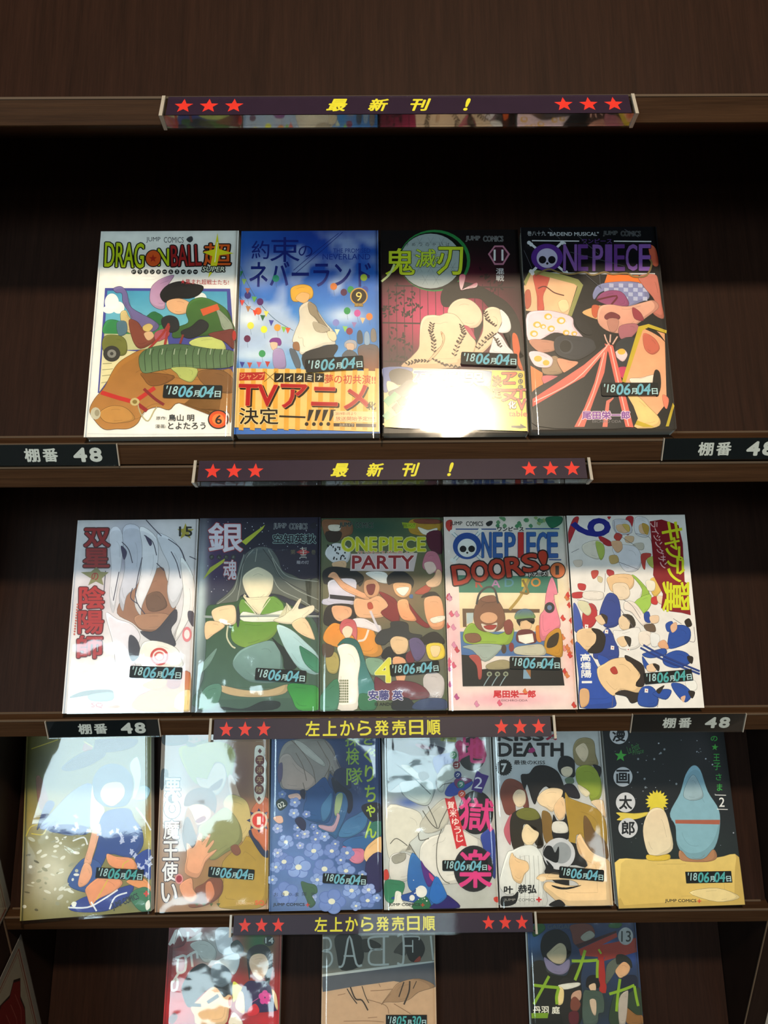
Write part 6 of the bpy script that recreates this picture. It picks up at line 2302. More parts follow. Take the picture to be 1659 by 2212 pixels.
E|A8B8E4|0|282 609 19 0 0 -16
E|6880BC|0|301 624 22 0 0 -18
E|A8B8E4|0|301 624 19 0 0 -16
E|6880BC|0|325 614 22 0 0 -18
E|A8B8E4|0|325 614 19 0 0 -16
E|F0ECD0|0|304 605 11 0 0 -9
E|6880BC|0|678 602 24 0 0 -20
E|7C94CC|0|678 602 20 0 0 -17
E|6880BC|0|650 596 24 0 0 -20
E|7C94CC|0|650 596 20 0 0 -17
E|6880BC|0|633 616 24 0 0 -20
E|7C94CC|0|633 616 20 0 0 -17
E|6880BC|0|651 636 24 0 0 -20
E|7C94CC|0|651 636 20 0 0 -17
E|6880BC|0|679 627 24 0 0 -20
E|7C94CC|0|679 627 20 0 0 -17
E|F0ECD0|0|658 615 12 0 0 -9
E|6880BC|0|443 98 28 -1 0 -23
E|A8B8E4|0|443 98 24 0 0 -20
E|6880BC|0|408 97 28 -1 0 -23
E|A8B8E4|0|408 97 24 0 0 -20
E|6880BC|0|395 124 28 -1 0 -23
E|A8B8E4|0|395 124 24 0 0 -20
E|6880BC|0|422 142 28 -1 0 -23
E|A8B8E4|0|422 142 24 0 0 -20
E|6880BC|0|451 126 28 -1 0 -23
E|A8B8E4|0|451 126 24 0 0 -20
E|F0ECD0|0|424 117 14 0 0 -11
E|6880BC|0|1075 85 23 0 0 -19
E|98B0E0|0|1075 85 20 0 0 -16
E|6880BC|0|1048 93 23 0 0 -19
E|98B0E0|0|1048 93 20 0 0 -16
E|6880BC|0|1048 117 23 0 0 -19
E|98B0E0|0|1048 117 20 0 0 -17
E|6880BC|0|1076 125 23 0 0 -19
E|98B0E0|0|1076 125 20 0 0 -17
E|6880BC|0|1092 105 23 0 0 -19
E|98B0E0|0|1092 105 20 0 0 -17
E|F0ECD0|0|1068 105 12 0 0 -9
E|6880BC|0|97 404 33 -1 0 -27
E|98B0E0|0|97 404 28 -1 0 -23
E|6880BC|0|71 378 33 -1 0 -27
E|98B0E0|0|71 378 28 -1 0 -23
E|6880BC|0|33 392 33 -1 0 -27
E|98B0E0|0|33 392 28 -1 0 -23
E|6880BC|0|36 427 33 -1 0 -27
E|98B0E0|0|36 427 28 -1 0 -24
E|6880BC|0|75 434 33 -1 0 -27
E|98B0E0|0|75 434 28 -1 0 -24
E|F0ECD0|0|62 407 16 0 0 -13
E|6880BC|0|505 258 37 -1 0 -31
E|98B0E0|0|505 258 32 -1 0 -27
E|6880BC|0|459 253 37 -1 0 -31
E|98B0E0|0|459 253 32 -1 0 -27
E|6880BC|0|438 288 37 -1 0 -31
E|98B0E0|0|438 288 32 -1 0 -27
E|6880BC|0|471 315 37 -1 0 -31
E|98B0E0|0|471 315 32 -1 0 -27
E|6880BC|0|513 296 37 -1 0 -31
E|98B0E0|0|513 296 32 -1 0 -27
E|F0ECD0|0|477 282 19 0 0 -15
E|6880BC|0|107 532 28 -1 0 -23
E|A8B8E4|0|107 532 24 0 0 -20
E|6880BC|0|78 516 28 -1 0 -23
E|A8B8E4|0|78 516 24 0 0 -20
E|6880BC|0|50 535 28 -1 0 -23
E|A8B8E4|0|50 535 24 0 0 -20
E|6880BC|0|61 563 28 -1 0 -23
E|A8B8E4|0|61 563 24 0 0 -20
E|6880BC|0|97 561 28 -1 0 -23
E|A8B8E4|0|97 561 24 0 0 -20
E|F0ECD0|0|78 541 14 0 0 -11
E|6880BC|0|457 773 19 0 0 -16
E|7C94CC|0|457 773 16 0 0 -14
E|6880BC|0|435 765 19 0 0 -16
E|7C94CC|0|435 765 16 0 0 -14
E|6880BC|0|420 781 19 0 0 -16
E|7C94CC|0|420 781 16 0 0 -14
E|6880BC|0|432 798 19 0 0 -16
E|7C94CC|0|432 798 16 0 0 -14
E|6880BC|0|455 793 19 0 0 -16
E|7C94CC|0|455 793 16 0 0 -14
E|F0ECD0|0|440 782 9 0 0 -8
E|6880BC|0|733 444 28 -1 0 -23
E|7C94CC|0|733 444 24 0 0 -20
E|6880BC|0|698 440 28 -1 0 -23
E|7C94CC|0|698 440 24 0 0 -20
E|6880BC|0|682 467 28 -1 0 -23
E|7C94CC|0|682 467 24 0 0 -20
E|6880BC|0|708 487 28 -1 0 -23
E|7C94CC|0|708 487 24 0 0 -20
E|6880BC|0|739 473 28 -1 0 -23
E|7C94CC|0|739 473 24 0 0 -20
E|F0ECD0|0|712 462 14 0 0 -11
E|6880BC|0|41 267 28 -1 0 -23
E|98B0E0|0|41 267 24 0 0 -20
E|6880BC|0|7 274 28 -1 0 -23
E|98B0E0|0|7 274 24 0 0 -20
E|6880BC|0|2 303 28 -1 0 -23
E|98B0E0|0|2 303 24 0 0 -20
E|6880BC|0|33 315 28 -1 0 -23
E|98B0E0|0|33 315 24 0 0 -20
E|6880BC|0|57 293 28 -1 0 -23
E|98B0E0|0|57 293 24 0 0 -20
E|F0ECD0|0|28 290 14 0 0 -11
E|6880BC|0|939 305 23 0 0 -19
E|8CA4D8|0|939 305 20 0 0 -17
E|6880BC|0|910 309 23 0 0 -19
E|8CA4D8|0|910 309 20 0 0 -17
E|6880BC|0|905 333 23 0 0 -19
E|8CA4D8|0|905 333 20 0 0 -17
E|6880BC|0|930 344 23 0 0 -19
E|8CA4D8|0|930 344 20 0 0 -17
E|6880BC|0|951 327 23 0 0 -19
E|8CA4D8|0|951 327 20 0 0 -17
E|F0ECD0|0|927 324 12 0 0 -9
B|2C2C50|0|248 846 302 879 358 826 349 749 303 767
B|4C6C50|0|316 268 387 250 459 232 477 166 424 134 460 67 406 27 370 102 334 185
T|98BC40|探|842 1630 77 -1 1 70 0 0 2 0
T|98BC40|検|840 1460 67 -1 1 83 0 0 2 0
T|98BC40|隊|857 1262 81 -1 1 84 0 0 2 0
T|B4D040|ど|1012 1618 51 -1 1 43 0 0 3 0
T|B4D040|ぐ|1008 1468 49 -1 1 72 0 0 3 0
T|B4D040|り|1012 1286 46 -1 1 80 0 0 3 0
T|B4D040|ち|1017 1092 53 -1 1 79 0 0 3 0
T|B4D040|ゃ|1019 922 44 -1 1 56 0 0 3 0
T|B4D040|ん|1016 743 57 -1 1 79 0 0 3 0
L|B0C880|8|1053 1527 1079 1502
L|B0C880|8|1079 1527 1053 1502
L|B0C880|8|1052 1480 1078 1454
L|B0C880|8|1078 1479 1052 1455
B|2C3C38|0|54 1014 90 1057 145 1047 173 1003 137 960 91 944
T|E8ECE8|02|108 997 31 15 -13 23 0 0 1 0
T|2C3448|お|66 154 20 0 0 18 0 0 0 0
T|2C3448|き|136 153 20 0 0 18 0 0 0 0
T|2C3448|や|205 151 20 0 0 18 0 0 0 0
T|2C3448|ま|275 150 20 0 0 18 0 0 0 0
T|2C3448|陽|348 152 22 0 0 18 0 0 0 0
T|2C3448|光|433 152 22 0 0 18 0 0 0 0
T|2C3038|JUMP COMICS|195 56 156 -3 0 17 0 0 1 0
P|D8402C|0|361 57 402 57 402 48 361 49
P|D8402C|0|377 72 386 72 386 34 377 34"""),
13:("C8C8C4",r"""S|3C4458|304|1580 467 117 1
S|5C78A8|577|1369 149 142 0.9
S|D8DCD8|284|780 365 424 0.9
S|5C78B8|271|1005 184 70 1
S|B8B8B0|940|95 269 164 0.7
B|1E2028|0|15 1648 249 1653 266 1544 153 1510 51 1539
B|2C2E48|0|248 1581 491 1577 675 1511 580 1459 302 1517
B|882C50|0|350 1579 453 1568 508 1523 396 1533
B|1C2024|0|153 1519 303 1553 451 1514 487 1460 208 1483
B|9CA8AC|A4B0B0|50 1494 171 1510 320 1463 487 1451 558 1343 563 1210 531 1088 464 976 363 986 272 1040 200 1093 174 1182 53 1131
B|D4DCD8|0|184 1199 295 1215 443 1230 525 1176 512 1053 454 976 345 995 236 1058 191 1129
L|6C7878|9|150 1376 314 1250 494 1080
B|ECF0E4|0|196 1367 280 1365 353 1302 425 1239 369 1231 278 1286
B|5C6864|0|371 1284 445 1301 481 1247 406 1213
B|D0D4CC|0|569 1122 565 1263 651 1359 735 1349 740 1243 646 1191 624 1104
B|4C68B0|0|533 1442 749 1483 727 1385 633 1360 565 1281
B|3C54B0|0|643 1104 720 1190 915 1205 903 1152 752 1067 660 1060
B|883C70|0|739 1207 814 1241 924 1213 848 1170 773 1136
B|E0DCD0|0|41 957 252 953 379 899 404 795 355 693 262 609 296 524 188 542 51 486
B|CCC8BC|0|376 795 509 949 649 1033 670 825 575 732 429 709
B|E4E0D8|0|367 438 379 582 464 665 593 706 668 791 919 666 989 597 957 277 721 231 541 242 419 387
L|5C5850|8|463 967 524 836 549 758
L|5C5850|8|407 924 486 802 557 749 587 809 665 946
L|5C5850|8|594 740 544 604 537 385 596 266 658 232
L|5C5850|8|356 710 372 641 463 657
L|5C5850|8|367 438 262 609
L|5C5850|8|71 612 136 662 244 592
L|5C5850|8|588 1140 627 1174 720 1190
B|E4E0DC|D8D4CC|69 485 169 526 277 490 293 372 254 272 74 275
B|A8A498|0|87 493 215 525 213 457 113 425
B|3C78B8|2C68B0|258 440 296 524 367 455 419 387 542 267 610 142 571 51 480 4 411 104 270 172 236 273
B|5C2C88|0|376 446 419 387 506 285 450 202 399 303
B|D04080|0|454 336 506 285 496 251 461 285
B|38805C|3C8C64|11 260 92 275 208 240 161 108 70 60 9 110
B|2C54A0|0|71 109 269 156 360 204 410 54 196 83
B|2C7048|0|294 56 412 120 462 4 292 3
B|2C1C70|0|574 142 671 99 748 7 462 4 499 53
B|2C74C0|0|448 120 525 301 611 166 617 100 517 44
E|F0ECE4|0|373 162 56 -1 -1 -55
E|F0ECE4|0|279 106 27 0 -1 -28
B|F0ECE0|0|43 11 97 76 117 167 171 157 170 108 204 58 283 3
E|F0ECE4|0|273 118 4 0 0 -4
E|F0ECE4|0|356 134 6 0 0 -6
E|F0ECE4|0|376 143 7 0 0 -6
E|F0ECE4|0|332 141 6 0 0 -5
E|F0ECE4|0|325 191 7 0 0 -7
E|F0ECE4|0|381 93 4 0 0 -4
E|F0ECE4|0|167 138 7 0 0 -6
E|F0ECE4|0|363 186 8 0 0 -7
E|F0ECE4|0|402 100 7 0 0 -7
E|F0ECE4|0|338 190 4 0 0 -4
E|F0ECE4|0|342 90 5 0 0 -5
E|F0ECE4|0|370 165 8 0 0 -8
E|F0ECE4|0|369 142 6 0 0 -5
E|F0ECE4|0|332 129 6 0 0 -5
E|F0ECE4|0|382 145 7 0 0 -6
E|F0ECE4|0|424 76 8 0 0 -8
E|F0ECE4|0|352 122 4 0 0 -4
E|F0ECE4|0|335 132 4 0 0 -4
E|F0ECE4|0|168 130 6 0 0 -5
E|F0ECE4|0|256 82 4 0 0 -4
E|F0ECE4|0|306 147 7 0 0 -6
E|F0ECE4|0|375 134 7 0 0 -6
E|F0ECE4|0|314 150 5 0 0 -5
E|F0ECE4|0|633 131 4 0 0 -4
E|F0ECE4|0|298 268 5 0 0 -5
E|F0ECE4|0|331 141 6 0 0 -5
B|D04030|0|3 360 40 368 52 292 3 277
B|D04030|0|1092 92 1133 100 1133 50 1099 59
B|3C50A8|2C3C8C|993 682 1123 731 1126 425 1109 266 1036 427 1006 563
E|343434|0|935 1471 145 -2 -7 -169
B|D8407C|0|911 1561 960 1623 1034 1604 1083 1450 1007 1416 915 1444 890 1507
B|C83C78|0|761 1563 819 1607 871 1508 792 1384 795 1473
T|E0488C|地|939 1515 133 -2 6 135 0 0 5 0
E|1C1A1C|0|948 898 179 -3 -9 -211
T|E0408C|獄|951 881 173 -14 18 156 0 0 6 0
E|2A2626|0|902 366 200 -3 -9 -217
E|1C1A1C|0|902 366 185 -3 -9 -203
T|E0408C|楽|920 366 158 -3 7 173 0 0 7 0
P|A8B050|0|610 1642 779 1649 772 1590 613 1606
T|2C2C20|Jigoku|698 1624 66 -1 1 19 0 0 0 0
E|3C8C58|0|739 1461 39 -1 -1 -39
T|F4F4F0|ジ|739 1461 20 0 1 20 0 0 1 0
E|882C34|0|768 1362 39 -1 -1 -39
T|F4F4F0|ゴ|768 1362 20 0 1 20 0 0 1 0
E|2C3C80|0|778 1264 39 -1 -1 -39
T|F4F4F0|ク|778 1264 20 0 1 19 0 0 1 0
E|2C8070|0|807 1171 39 -1 -2 -39
T|F4F4F0|ラ|807 1171 20 0 1 19 0 0 1 0
E|D05038|0|812 1079 39 -1 -2 -38
T|F4F4F0|ク|812 1079 20 0 1 19 0 0 1 0
P|4C2C88|0|975 1310 1024 1273 1097 1250 1015 1080 965 1098 911 1117
T|F4F0F4|2|988 1184 41 -5 8 55 0 0 0 0
P|C82830|D03038|636 1042 686 1033 733 1063 843 574 788 583 737 550
T|FAF4EC|賀|696 972 34 -1 1 35 0 0 1 0
T|FAF4EC|米|716 892 34 -1 1 35 0 0 1 0
T|FAF4EC|ゆ|736 812 34 -1 1 34 0 0 1 0
T|FAF4EC|う|755 732 34 -1 1 34 0 0 1 0
T|FAF4EC|じ|775 653 34 -1 1 34 0 0 1 0
T|2C302C|JUMP COMICS|200 42 156 -3 0 16 0 0 1 0
P|D8402C|0|365 43 403 42 402 35 365 35
P|D8402C|0|380 56 388 56 387 22 379 22"""),
14:("D0D0D0",r"""S|BCC4CC|400|1193 556 228 0.6
S|ECE8E4|88|506 181 336 0.6
B|A89870|9C8C64|829 1489 874 1587 969 1613 1051 1576 1060 1450 1080 1342 995 1335 856 1346
B|E8D4B8|0|858 1506 947 1559 988 1487 973 1415 933 1371 881 1425
B|1E2024|0|660 1331 694 1419 769 1432 832 1390 835 1301 820 1222 700 1241
B|E8D8C0|0|695 1303 753 1329 807 1311 804 1258 755 1223 701 1250
B|6C8068|0|726 1206 801 1222 816 1169 750 1152
B|201C28|0|712 1144 805 1152 864 1063 851 1011 724 1047
B|A4B040|98A83C|839 1239 863 1310 940 1340 1031 1316 1088 1218 1097 1094 1063 1007 978 991 949 1097 861 1151
B|E8DCC0|0|852 1151 932 1106 974 1061 935 1027 874 1080
B|24262A|0|1024 1343 1105 1315 1088 1218 1065 1271
B|E8D0B0|0|978 983 1090 998 1111 920 1113 824 1028 921
B|8C4C3C|7C4438|53 1092 104 1197 188 1214 287 1159 328 1053 339 931 293 932 206 1020 198 881 106 874 66 987
B|ECD8BC|0|179 1038 229 1107 302 1089 310 992 266 941 211 950
B|C86878|0|82 753 161 873 138 607 119 590 78 676
B|1A1618|201C1C|274 1248 358 1264 427 1334 539 1341 648 1286 697 1188 717 1083 703 1013 635 1101 527 1138 449 1069 405 965 372 1018 334 1158 303 1106
B|F0D8B4|0|427 1017 487 1086 581 1120 691 1100 677 1031 626 962 575 889 514 928 451 964
B|ECCCA4|0|608 962 695 1030 712 874 643 805 594 893
B|B09038|B8983C|716 1065 759 1021 849 984 1028 912 1110 790 1114 618 1091 550 976 476 909 553 870 639 808 665 781 555 729 581 723 770
B|7C5C30|0|893 836 946 801 993 697 1094 593 1109 440 992 459 892 579
B|8C6C34|0|462 834 484 903 563 841 565 584 493 593 463 705
B|1A1618|0|583 858 616 806 690 813 712 865 723 633 568 635
B|E4E0D8|0|578 789 697 787 718 692 572 695
B|2E281C|3A3020|135 727 161 864 237 915 330 931 420 895 460 808 461 671 464 568 399 552 427 714 303 776 263 725 268 486 162 539
B|7C7C34|0|208 890 293 932 402 913 444 834 341 810 233 837
B|F0DCB8|0|252 691 303 776 373 723 426 688 394 620 327 562 266 605
B|E8E8E4|DCDCD8|3 222 87 489 153 530 264 571 364 570 432 501 469 365 435 249 456 8 107 5 140 120 68 121
L|B0B0AC|5|177 479 178 294 153 21
L|B0B0AC|5|222 479 223 294 197 20
L|B0B0AC|5|268 478 268 293 242 19
L|B0B0AC|5|313 477 313 292 287 19
L|B0B0AC|5|358 477 358 291 331 18
L|B0B0AC|5|404 476 403 291 376 17
L|B0B0AC|5|449 475 448 290 421 17
B|ECCCA0|0|111 421 142 505 168 471 211 445 291 418 306 351 258 301 217 218 147 253 124 337
B|24201C|0|456 450 501 585 801 580 888 393 867 359 715 378 681 162 474 298 478 365
B|ECCCA0|F0D4A8|804 623 845 673 885 596 959 493 1108 423 1123 321 1123 6 671 5 481 123 440 182 488 231 666 195 792 193 705 244 399 249 402 291 475 306 691 295 876 359 889 409 823 495
B|1C1814|0|522 197 664 170 819 193 699 161 592 163
E|F4E0C0|0|436 257 36 -1 -2 -25
B|201C1C|0|502 32 594 63 644 5 501 7
E|D4D4D8|0|618 490 161 -2 -10 -150
E|A0A4A8|0|641 498 100 -2 -7 -101
B|18181A|0|459 483 491 559 545 559 578 499 618 557 599 414 519 432
B|18181A|0|483 432 551 364 530 331
T|18161A|KISS|290 1636 239 -3 2 42 0 0 7 0
T|B81C48|×|614 1629 56 -1 2 34 0 0 4 0
T|18161A|DEATH|390 1501 337 -5 4 64 0 0 7 0
B|B83078|0|362 1487 410 1522 437 1490 398 1468
P|1E2020|0|108 1413 118 1402 132 1409 139 1395 155 1399 157 1384 173 1382 171 1367 185 1362 179 1348 191 1339 181 1327 190 1315 177 1306 182 1292 167 1287 167 1272 151 1271 147 1257 132 1260 124 1247 111 1255 99 1244 89 1255 75 1248 68 1261 52 1258 50 1273 34 1274 36 1289 21 1294 28 1308 15 1317 26 1329 17 1341 30 1350 25 1364 40 1369 39 1384 55 1385 59 1400 74 1396 83 1410 96 1402
T|ECECEC|7|103 1325 26 0 2 40 0 0 4 0
T|202022|最後のKISS|371 1375 160 -2 1 22 0 0 1 0
T|141414|叶|90 162 43 -1 2 33 0 0 3 0
T|141414|恭弘|278 166 91 -1 2 39 0 0 3 0
B|1C1A18|0|22 97 130 104 186 144 153 37 18 15
T|A8A49C|JUMP|98 67 57 -1 1 14 0 0 0 0
T|302C2C|COMICS|268 66 82 -1 1 14 0 0 0 0
P|C83030|0|362 75 381 75 382 91 398 91 397 75 417 74 416 60 397 60 396 43 379 44 380 60 361 60"""),
15:("16191C",r"""S|1E2C28|679|560 652 226 0.8
S|2C2A30|979|1491 144 220 0.5
E|6C7078|0|342 585 4 0 0 -3
E|C8CCD8|0|360 1471 4 0 0 -4
E|C8CCD8|0|1002 1473 4 0 0 -4
E|C8CCD8|0|406 1134 3 0 0 -3
E|6C7078|0|1137 1523 5 0 -1 -5
E|6C7078|0|899 524 5 0 -1 -4
E|6C7078|0|1097 1049 9 0 -1 -8
E|C8CCD8|0|493 1133 5 0 0 -4
E|C8CCD8|0|138 693 5 0 0 -4
E|C8CCD8|0|576 920 4 0 0 -4
E|6C7078|0|885 1106 4 0 0 -4
E|6C7078|0|279 1031 5 0 0 -4
E|6C7078|0|590 926 8 0 -1 -8
E|A0A4B0|0|745 986 4 0 0 -4
E|A0A4B0|0|961 1473 9 0 -1 -8
E|C8CCD8|0|822 1084 3 0 0 -3
E|C8CCD8|0|513 628 4 0 0 -3
E|A0A4B0|0|627 818 8 0 -1 -8
E|C8CCD8|0|317 787 5 0 0 -4
E|6C7078|0|240 652 5 0 0 -4
E|C8CCD8|0|979 1465 4 0 0 -4
E|C8CCD8|0|603 632 3 0 0 -3
E|C8CCD8|0|975 1583 5 0 -1 -5
E|A0A4B0|0|440 1448 3 0 0 -3
E|A0A4B0|0|246 1141 3 0 0 -3
E|6C7078|0|1043 867 3 0 0 -3
E|6C7078|0|710 815 8 0 -1 -8
E|C8CCD8|0|446 668 3 0 0 -3
E|6C7078|0|448 1057 8 0 -1 -8
E|A0A4B0|0|897 1278 3 0 0 -3
E|6C7078|0|603 577 4 0 0 -3
E|6C7078|0|520 677 4 0 0 -3
E|6C7078|0|595 1359 4 0 0 -4
E|C8CCD8|0|425 1402 5 0 0 -5
E|6C7078|0|87 1183 3 0 0 -3
E|A0A4B0|0|965 922 3 0 0 -3
E|C8CCD8|0|1044 1400 9 0 -1 -8
E|C8CCD8|0|573 1568 9 0 -1 -8
E|A0A4B0|0|267 1587 5 0 0 -5
E|A0A4B0|0|325 1287 9 0 -1 -8
E|6C7078|0|112 1501 5 0 0 -5
E|6C7078|0|534 617 8 0 -1 -8
E|A0A4B0|0|494 1291 3 0 0 -3
E|6C7078|0|191 615 4 0 0 -3
E|A0A4B0|0|1090 560 4 0 0 -3
E|A0A4B0|0|646 1197 5 0 -1 -5
E|6C7078|0|1076 1371 4 0 0 -4
E|C8CCD8|0|1106 1341 9 0 -1 -8
E|A0A4B0|0|731 905 3 0 0 -3
E|A0A4B0|0|737 536 5 0 -1 -4
E|C8CCD8|0|571 1463 5 0 -1 -5
E|6C7078|0|189 1590 3 0 0 -3
E|A0A4B0|0|997 1501 5 0 -1 -5
E|A0A4B0|0|1236 674 8 0 -1 -8
E|A0A4B0|0|763 660 5 0 -1 -4
E|A0A4B0|0|187 1285 9 0 -1 -8
E|6C7078|0|562 1461 4 0 0 -4
E|6C7078|0|402 1023 5 0 0 -4
E|6C7078|0|390 553 4 0 0 -3
E|6C7078|0|487 487 8 0 -1 -8
E|6C7078|0|360 1101 9 0 -1 -8
E|A0A4B0|0|959 790 4 0 0 -4
E|A0A4B0|0|811 1593 4 0 0 -4
E|A0A4B0|0|146 958 5 0 0 -4
E|A0A4B0|0|1139 1036 3 0 0 -3
E|A0A4B0|0|856 569 8 0 -1 -8
E|6C7078|0|1133 1441 3 0 0 -3
E|C8CCD8|0|600 559 5 0 0 -4
E|8C949C|0|626 1506 11 0 -1 -11
E|8C949C|0|584 1470 11 0 -1 -11
E|8C949C|0|510 1413 11 0 -1 -11
E|8C949C|0|389 1221 11 0 -1 -11
E|8C949C|0|390 1137 11 0 -1 -11
E|8C949C|0|711 1162 11 0 -1 -11
E|8C949C|0|343 1418 11 0 -1 -11
B|EACB72|E2BE62|3 428 294 450 665 443 1038 446 1262 443 1262 3 3 3
B|F0D898|0|721 129 1002 163 1221 72 986 37
B|8CB8CC|88B8C8|738 1071 816 1249 903 1338 974 1290 1024 1081 1115 900 1102 723 1033 550 907 441 740 446 653 578 654 754 612 879
B|A0BCC8|0|804 1141 892 1247 948 1155 970 1029 862 996 772 1034
P|B06048|0|658 815 1116 802 1106 758 658 780
B|B8835C|0|675 526 759 445 907 441 1011 525 1038 446 940 410 718 420 658 457
P|ECD83C|0|504 1112 516 1078 545 1104 543 1068 579 1083 564 1049 602 1052 576 1024 613 1014 578 995 608 975 570 967 590 938 552 943 559 908 527 926 521 890 498 917 479 884 468 918 439 892 440 928 405 913 419 947 381 944 407 972 371 981 405 1000 375 1021 413 1028 393 1058 431 1053 423 1088 456 1070 462 1106 485 1079
B|E8D050|0|68 903 246 889 398 898 405 880 269 835 70 828 102 862
B|F4DCB8|F4E4C0|419 920 550 916 596 738 602 545 483 479 372 482 327 588 327 763
B|E8C440|0|335 492 437 480 559 490 544 438 348 440
E|D4D6DC|0|167 1667 96 -3 -9 -95
T|18191C|漫|167 1667 65 -2 7 67 0 0 4 0
E|D4D6DC|0|168 1247 98 -3 -10 -96
T|18191C|画|168 1247 65 -2 6 65 0 0 4 0
E|D4D6DC|0|170 998 99 -3 -10 -96
T|18191C|太|170 998 64 -2 6 64 0 0 4 0
E|D4D6DC|0|171 752 98 -3 -10 -95
T|18191C|郎|171 752 64 -2 6 63 0 0 4 0
P|48B044|0|176 1517 185 1474 230 1468 189 1444 194 1401 161 1429 119 1409 138 1449 107 1480 153 1477
T|3C8040|Le Petit|302 1529 64 25 -13 34 0 0 0 0.3
T|3C8040|Prince|348 1491 60 10 -3 23 0 0 0 0.3
T|3CA848|の|1156 1599 34 -1 3 25 0 0 1 0
T|3CA848|王|1157 1410 32 -1 4 34 0 0 1 0
T|3CA848|子|1151 1322 37 -1 5 36 0 0 1 0
T|3CA848|さ|1155 1217 29 -1 4 32 0 0 1 0
T|3CA848|ま|1151 1116 27 -1 4 34 0 0 1 0
P|48B044|0|1161 1547 1165 1523 1190 1518 1166 1506 1167 1481 1150 1498 1126 1487 1138 1509 1122 1527 1147 1525
L|E8E8E8|7|1095 1043 1207 1037
L|E8E8E8|7|1097 905 1207 899
T|F0F0F0|2|1156 971 27 -1 6 44 0 0 1 0
T|2C2418|JUMP COMICS|626 54 155 -5 2 17 0 0 1 0
P|D8402C|0|791 53 831 52 830 44 790 45
P|D8402C|0|809 67 817 67 813 30 804 30"""),
16:("A81C20",r"""S|5C1414|41|1380 94 336 0.9
S|A8B0AC|449|1464 216 279 1
S|2C6C38|1010|1547 245 355 1
S|D82020|158|880 240 213 0.9
S|C8D8D8|630|1591 113 213 0.9
S|C82028|1133|754 230 98 1
B|7C2024|0|3 1679 181 1678 182 1516 5 1499
B|C4C8C4|0|248 1516 330 1558 444 1549 543 1463 530 1362 418 1345 338 1430
B|D8DCE0|0|531 1677 701 1685 727 1548 826 1446 686 1412 562 1463
B|DCE0E0|0|531 1328 640 1395 789 1429 812 1327 761 1218 694 1252 627 1294
B|3C4844|0|709 1523 783 1565 853 1480 827 1429 732 1446
B|1E2022|24282A|183 1078 231 1195 291 1278 400 1329 497 1278 556 1227 650 1210 747 1126 743 1018 681 952 622 1019 544 1094 471 1069 365 978 296 896 238 929
B|5C6C78|0|497 1278 588 1328 703 1260 727 1160 637 1093 542 1127
B|F0C898|F4D0A0|297 888 384 978 507 1085 582 1077 652 994 706 1018 744 993 740 895 722 878 675 723 380 724 338 814
B|C8704C|0|708 977 735 993 739 911 711 911
P|201C1C|0|464 953 585 1027 607 994 489 924
P|201C1C|0|292 937 405 929 412 896 310 900
B|E0DC38|0|751 1143 832 1101 852 1068 783 960 755 960
B|F4ECDC|0|761 837 818 812 877 722 721 723
B|1C1A18|0|895 1378 910 1462 992 1513 1096 1509 1165 1428 1180 1275 1139 1092 1107 1209 1130 1360 1062 1428 949 1411 936 1276 932 1159
B|F0D0B0|0|920 1327 959 1411 1081 1419 1140 1326 1116 1225 1053 1159 977 1209
B|30204C|3C2058|843 1059 923 1151 1044 1142 1109 1150 1187 1067 1239 893 1204 852 899 853 883 993
B|F0D4A8|0|785 919 825 1043 873 1018 890 837 815 862
B|F0D4A8|0|1182 1067 1235 1017 1258 876 1230 893
E|E048A0|0|1109 1029 33 0 1 -33
E|E048A0|0|1147 1001 33 0 1 -33
E|E048A0|0|1135 955 33 0 1 -33
E|E048A0|0|1089 955 33 0 1 -33
E|E048A0|0|1073 1001 33 0 1 -33
L|D068A0|6|1041 984 960 935
B|D82430|0|935 877 1007 927 1055 861 1020 812 928 812
B|6C1818|0|55 774 115 839 155 798 104 733
P|E8E8E4|0|3 1525 3 1525 68 1670 96 1679 69 1525 49 1533 23 1508
P|E0E4E0|0|106 1679 179 1567 161 1550 118 1636 69 1516
P|E8E8E4|0|202 1653 230 1652 235 1575 299 1609 363 1652 383 1635 339 1566 208 1550
P|D8E0DC|0|247 1687 342 1678 297 1644
L|D8DCD8|26|93 1380 199 1405 208 1262 125 1245 125 1380
L|D8DCD8|26|262 1439 290 1295
L|D8DCD8|26|218 1397 318 1447 341 1379
L|D8DCD8|26|135 1229 93 1162 68 1128 81 1062 127 1078 131 1162 102 1178
E|24302C|0|1137 1555 58 0 2 -53
T|D8E0DC|14|1139 1560 45 0 -1 29 0 0 1 0"""),
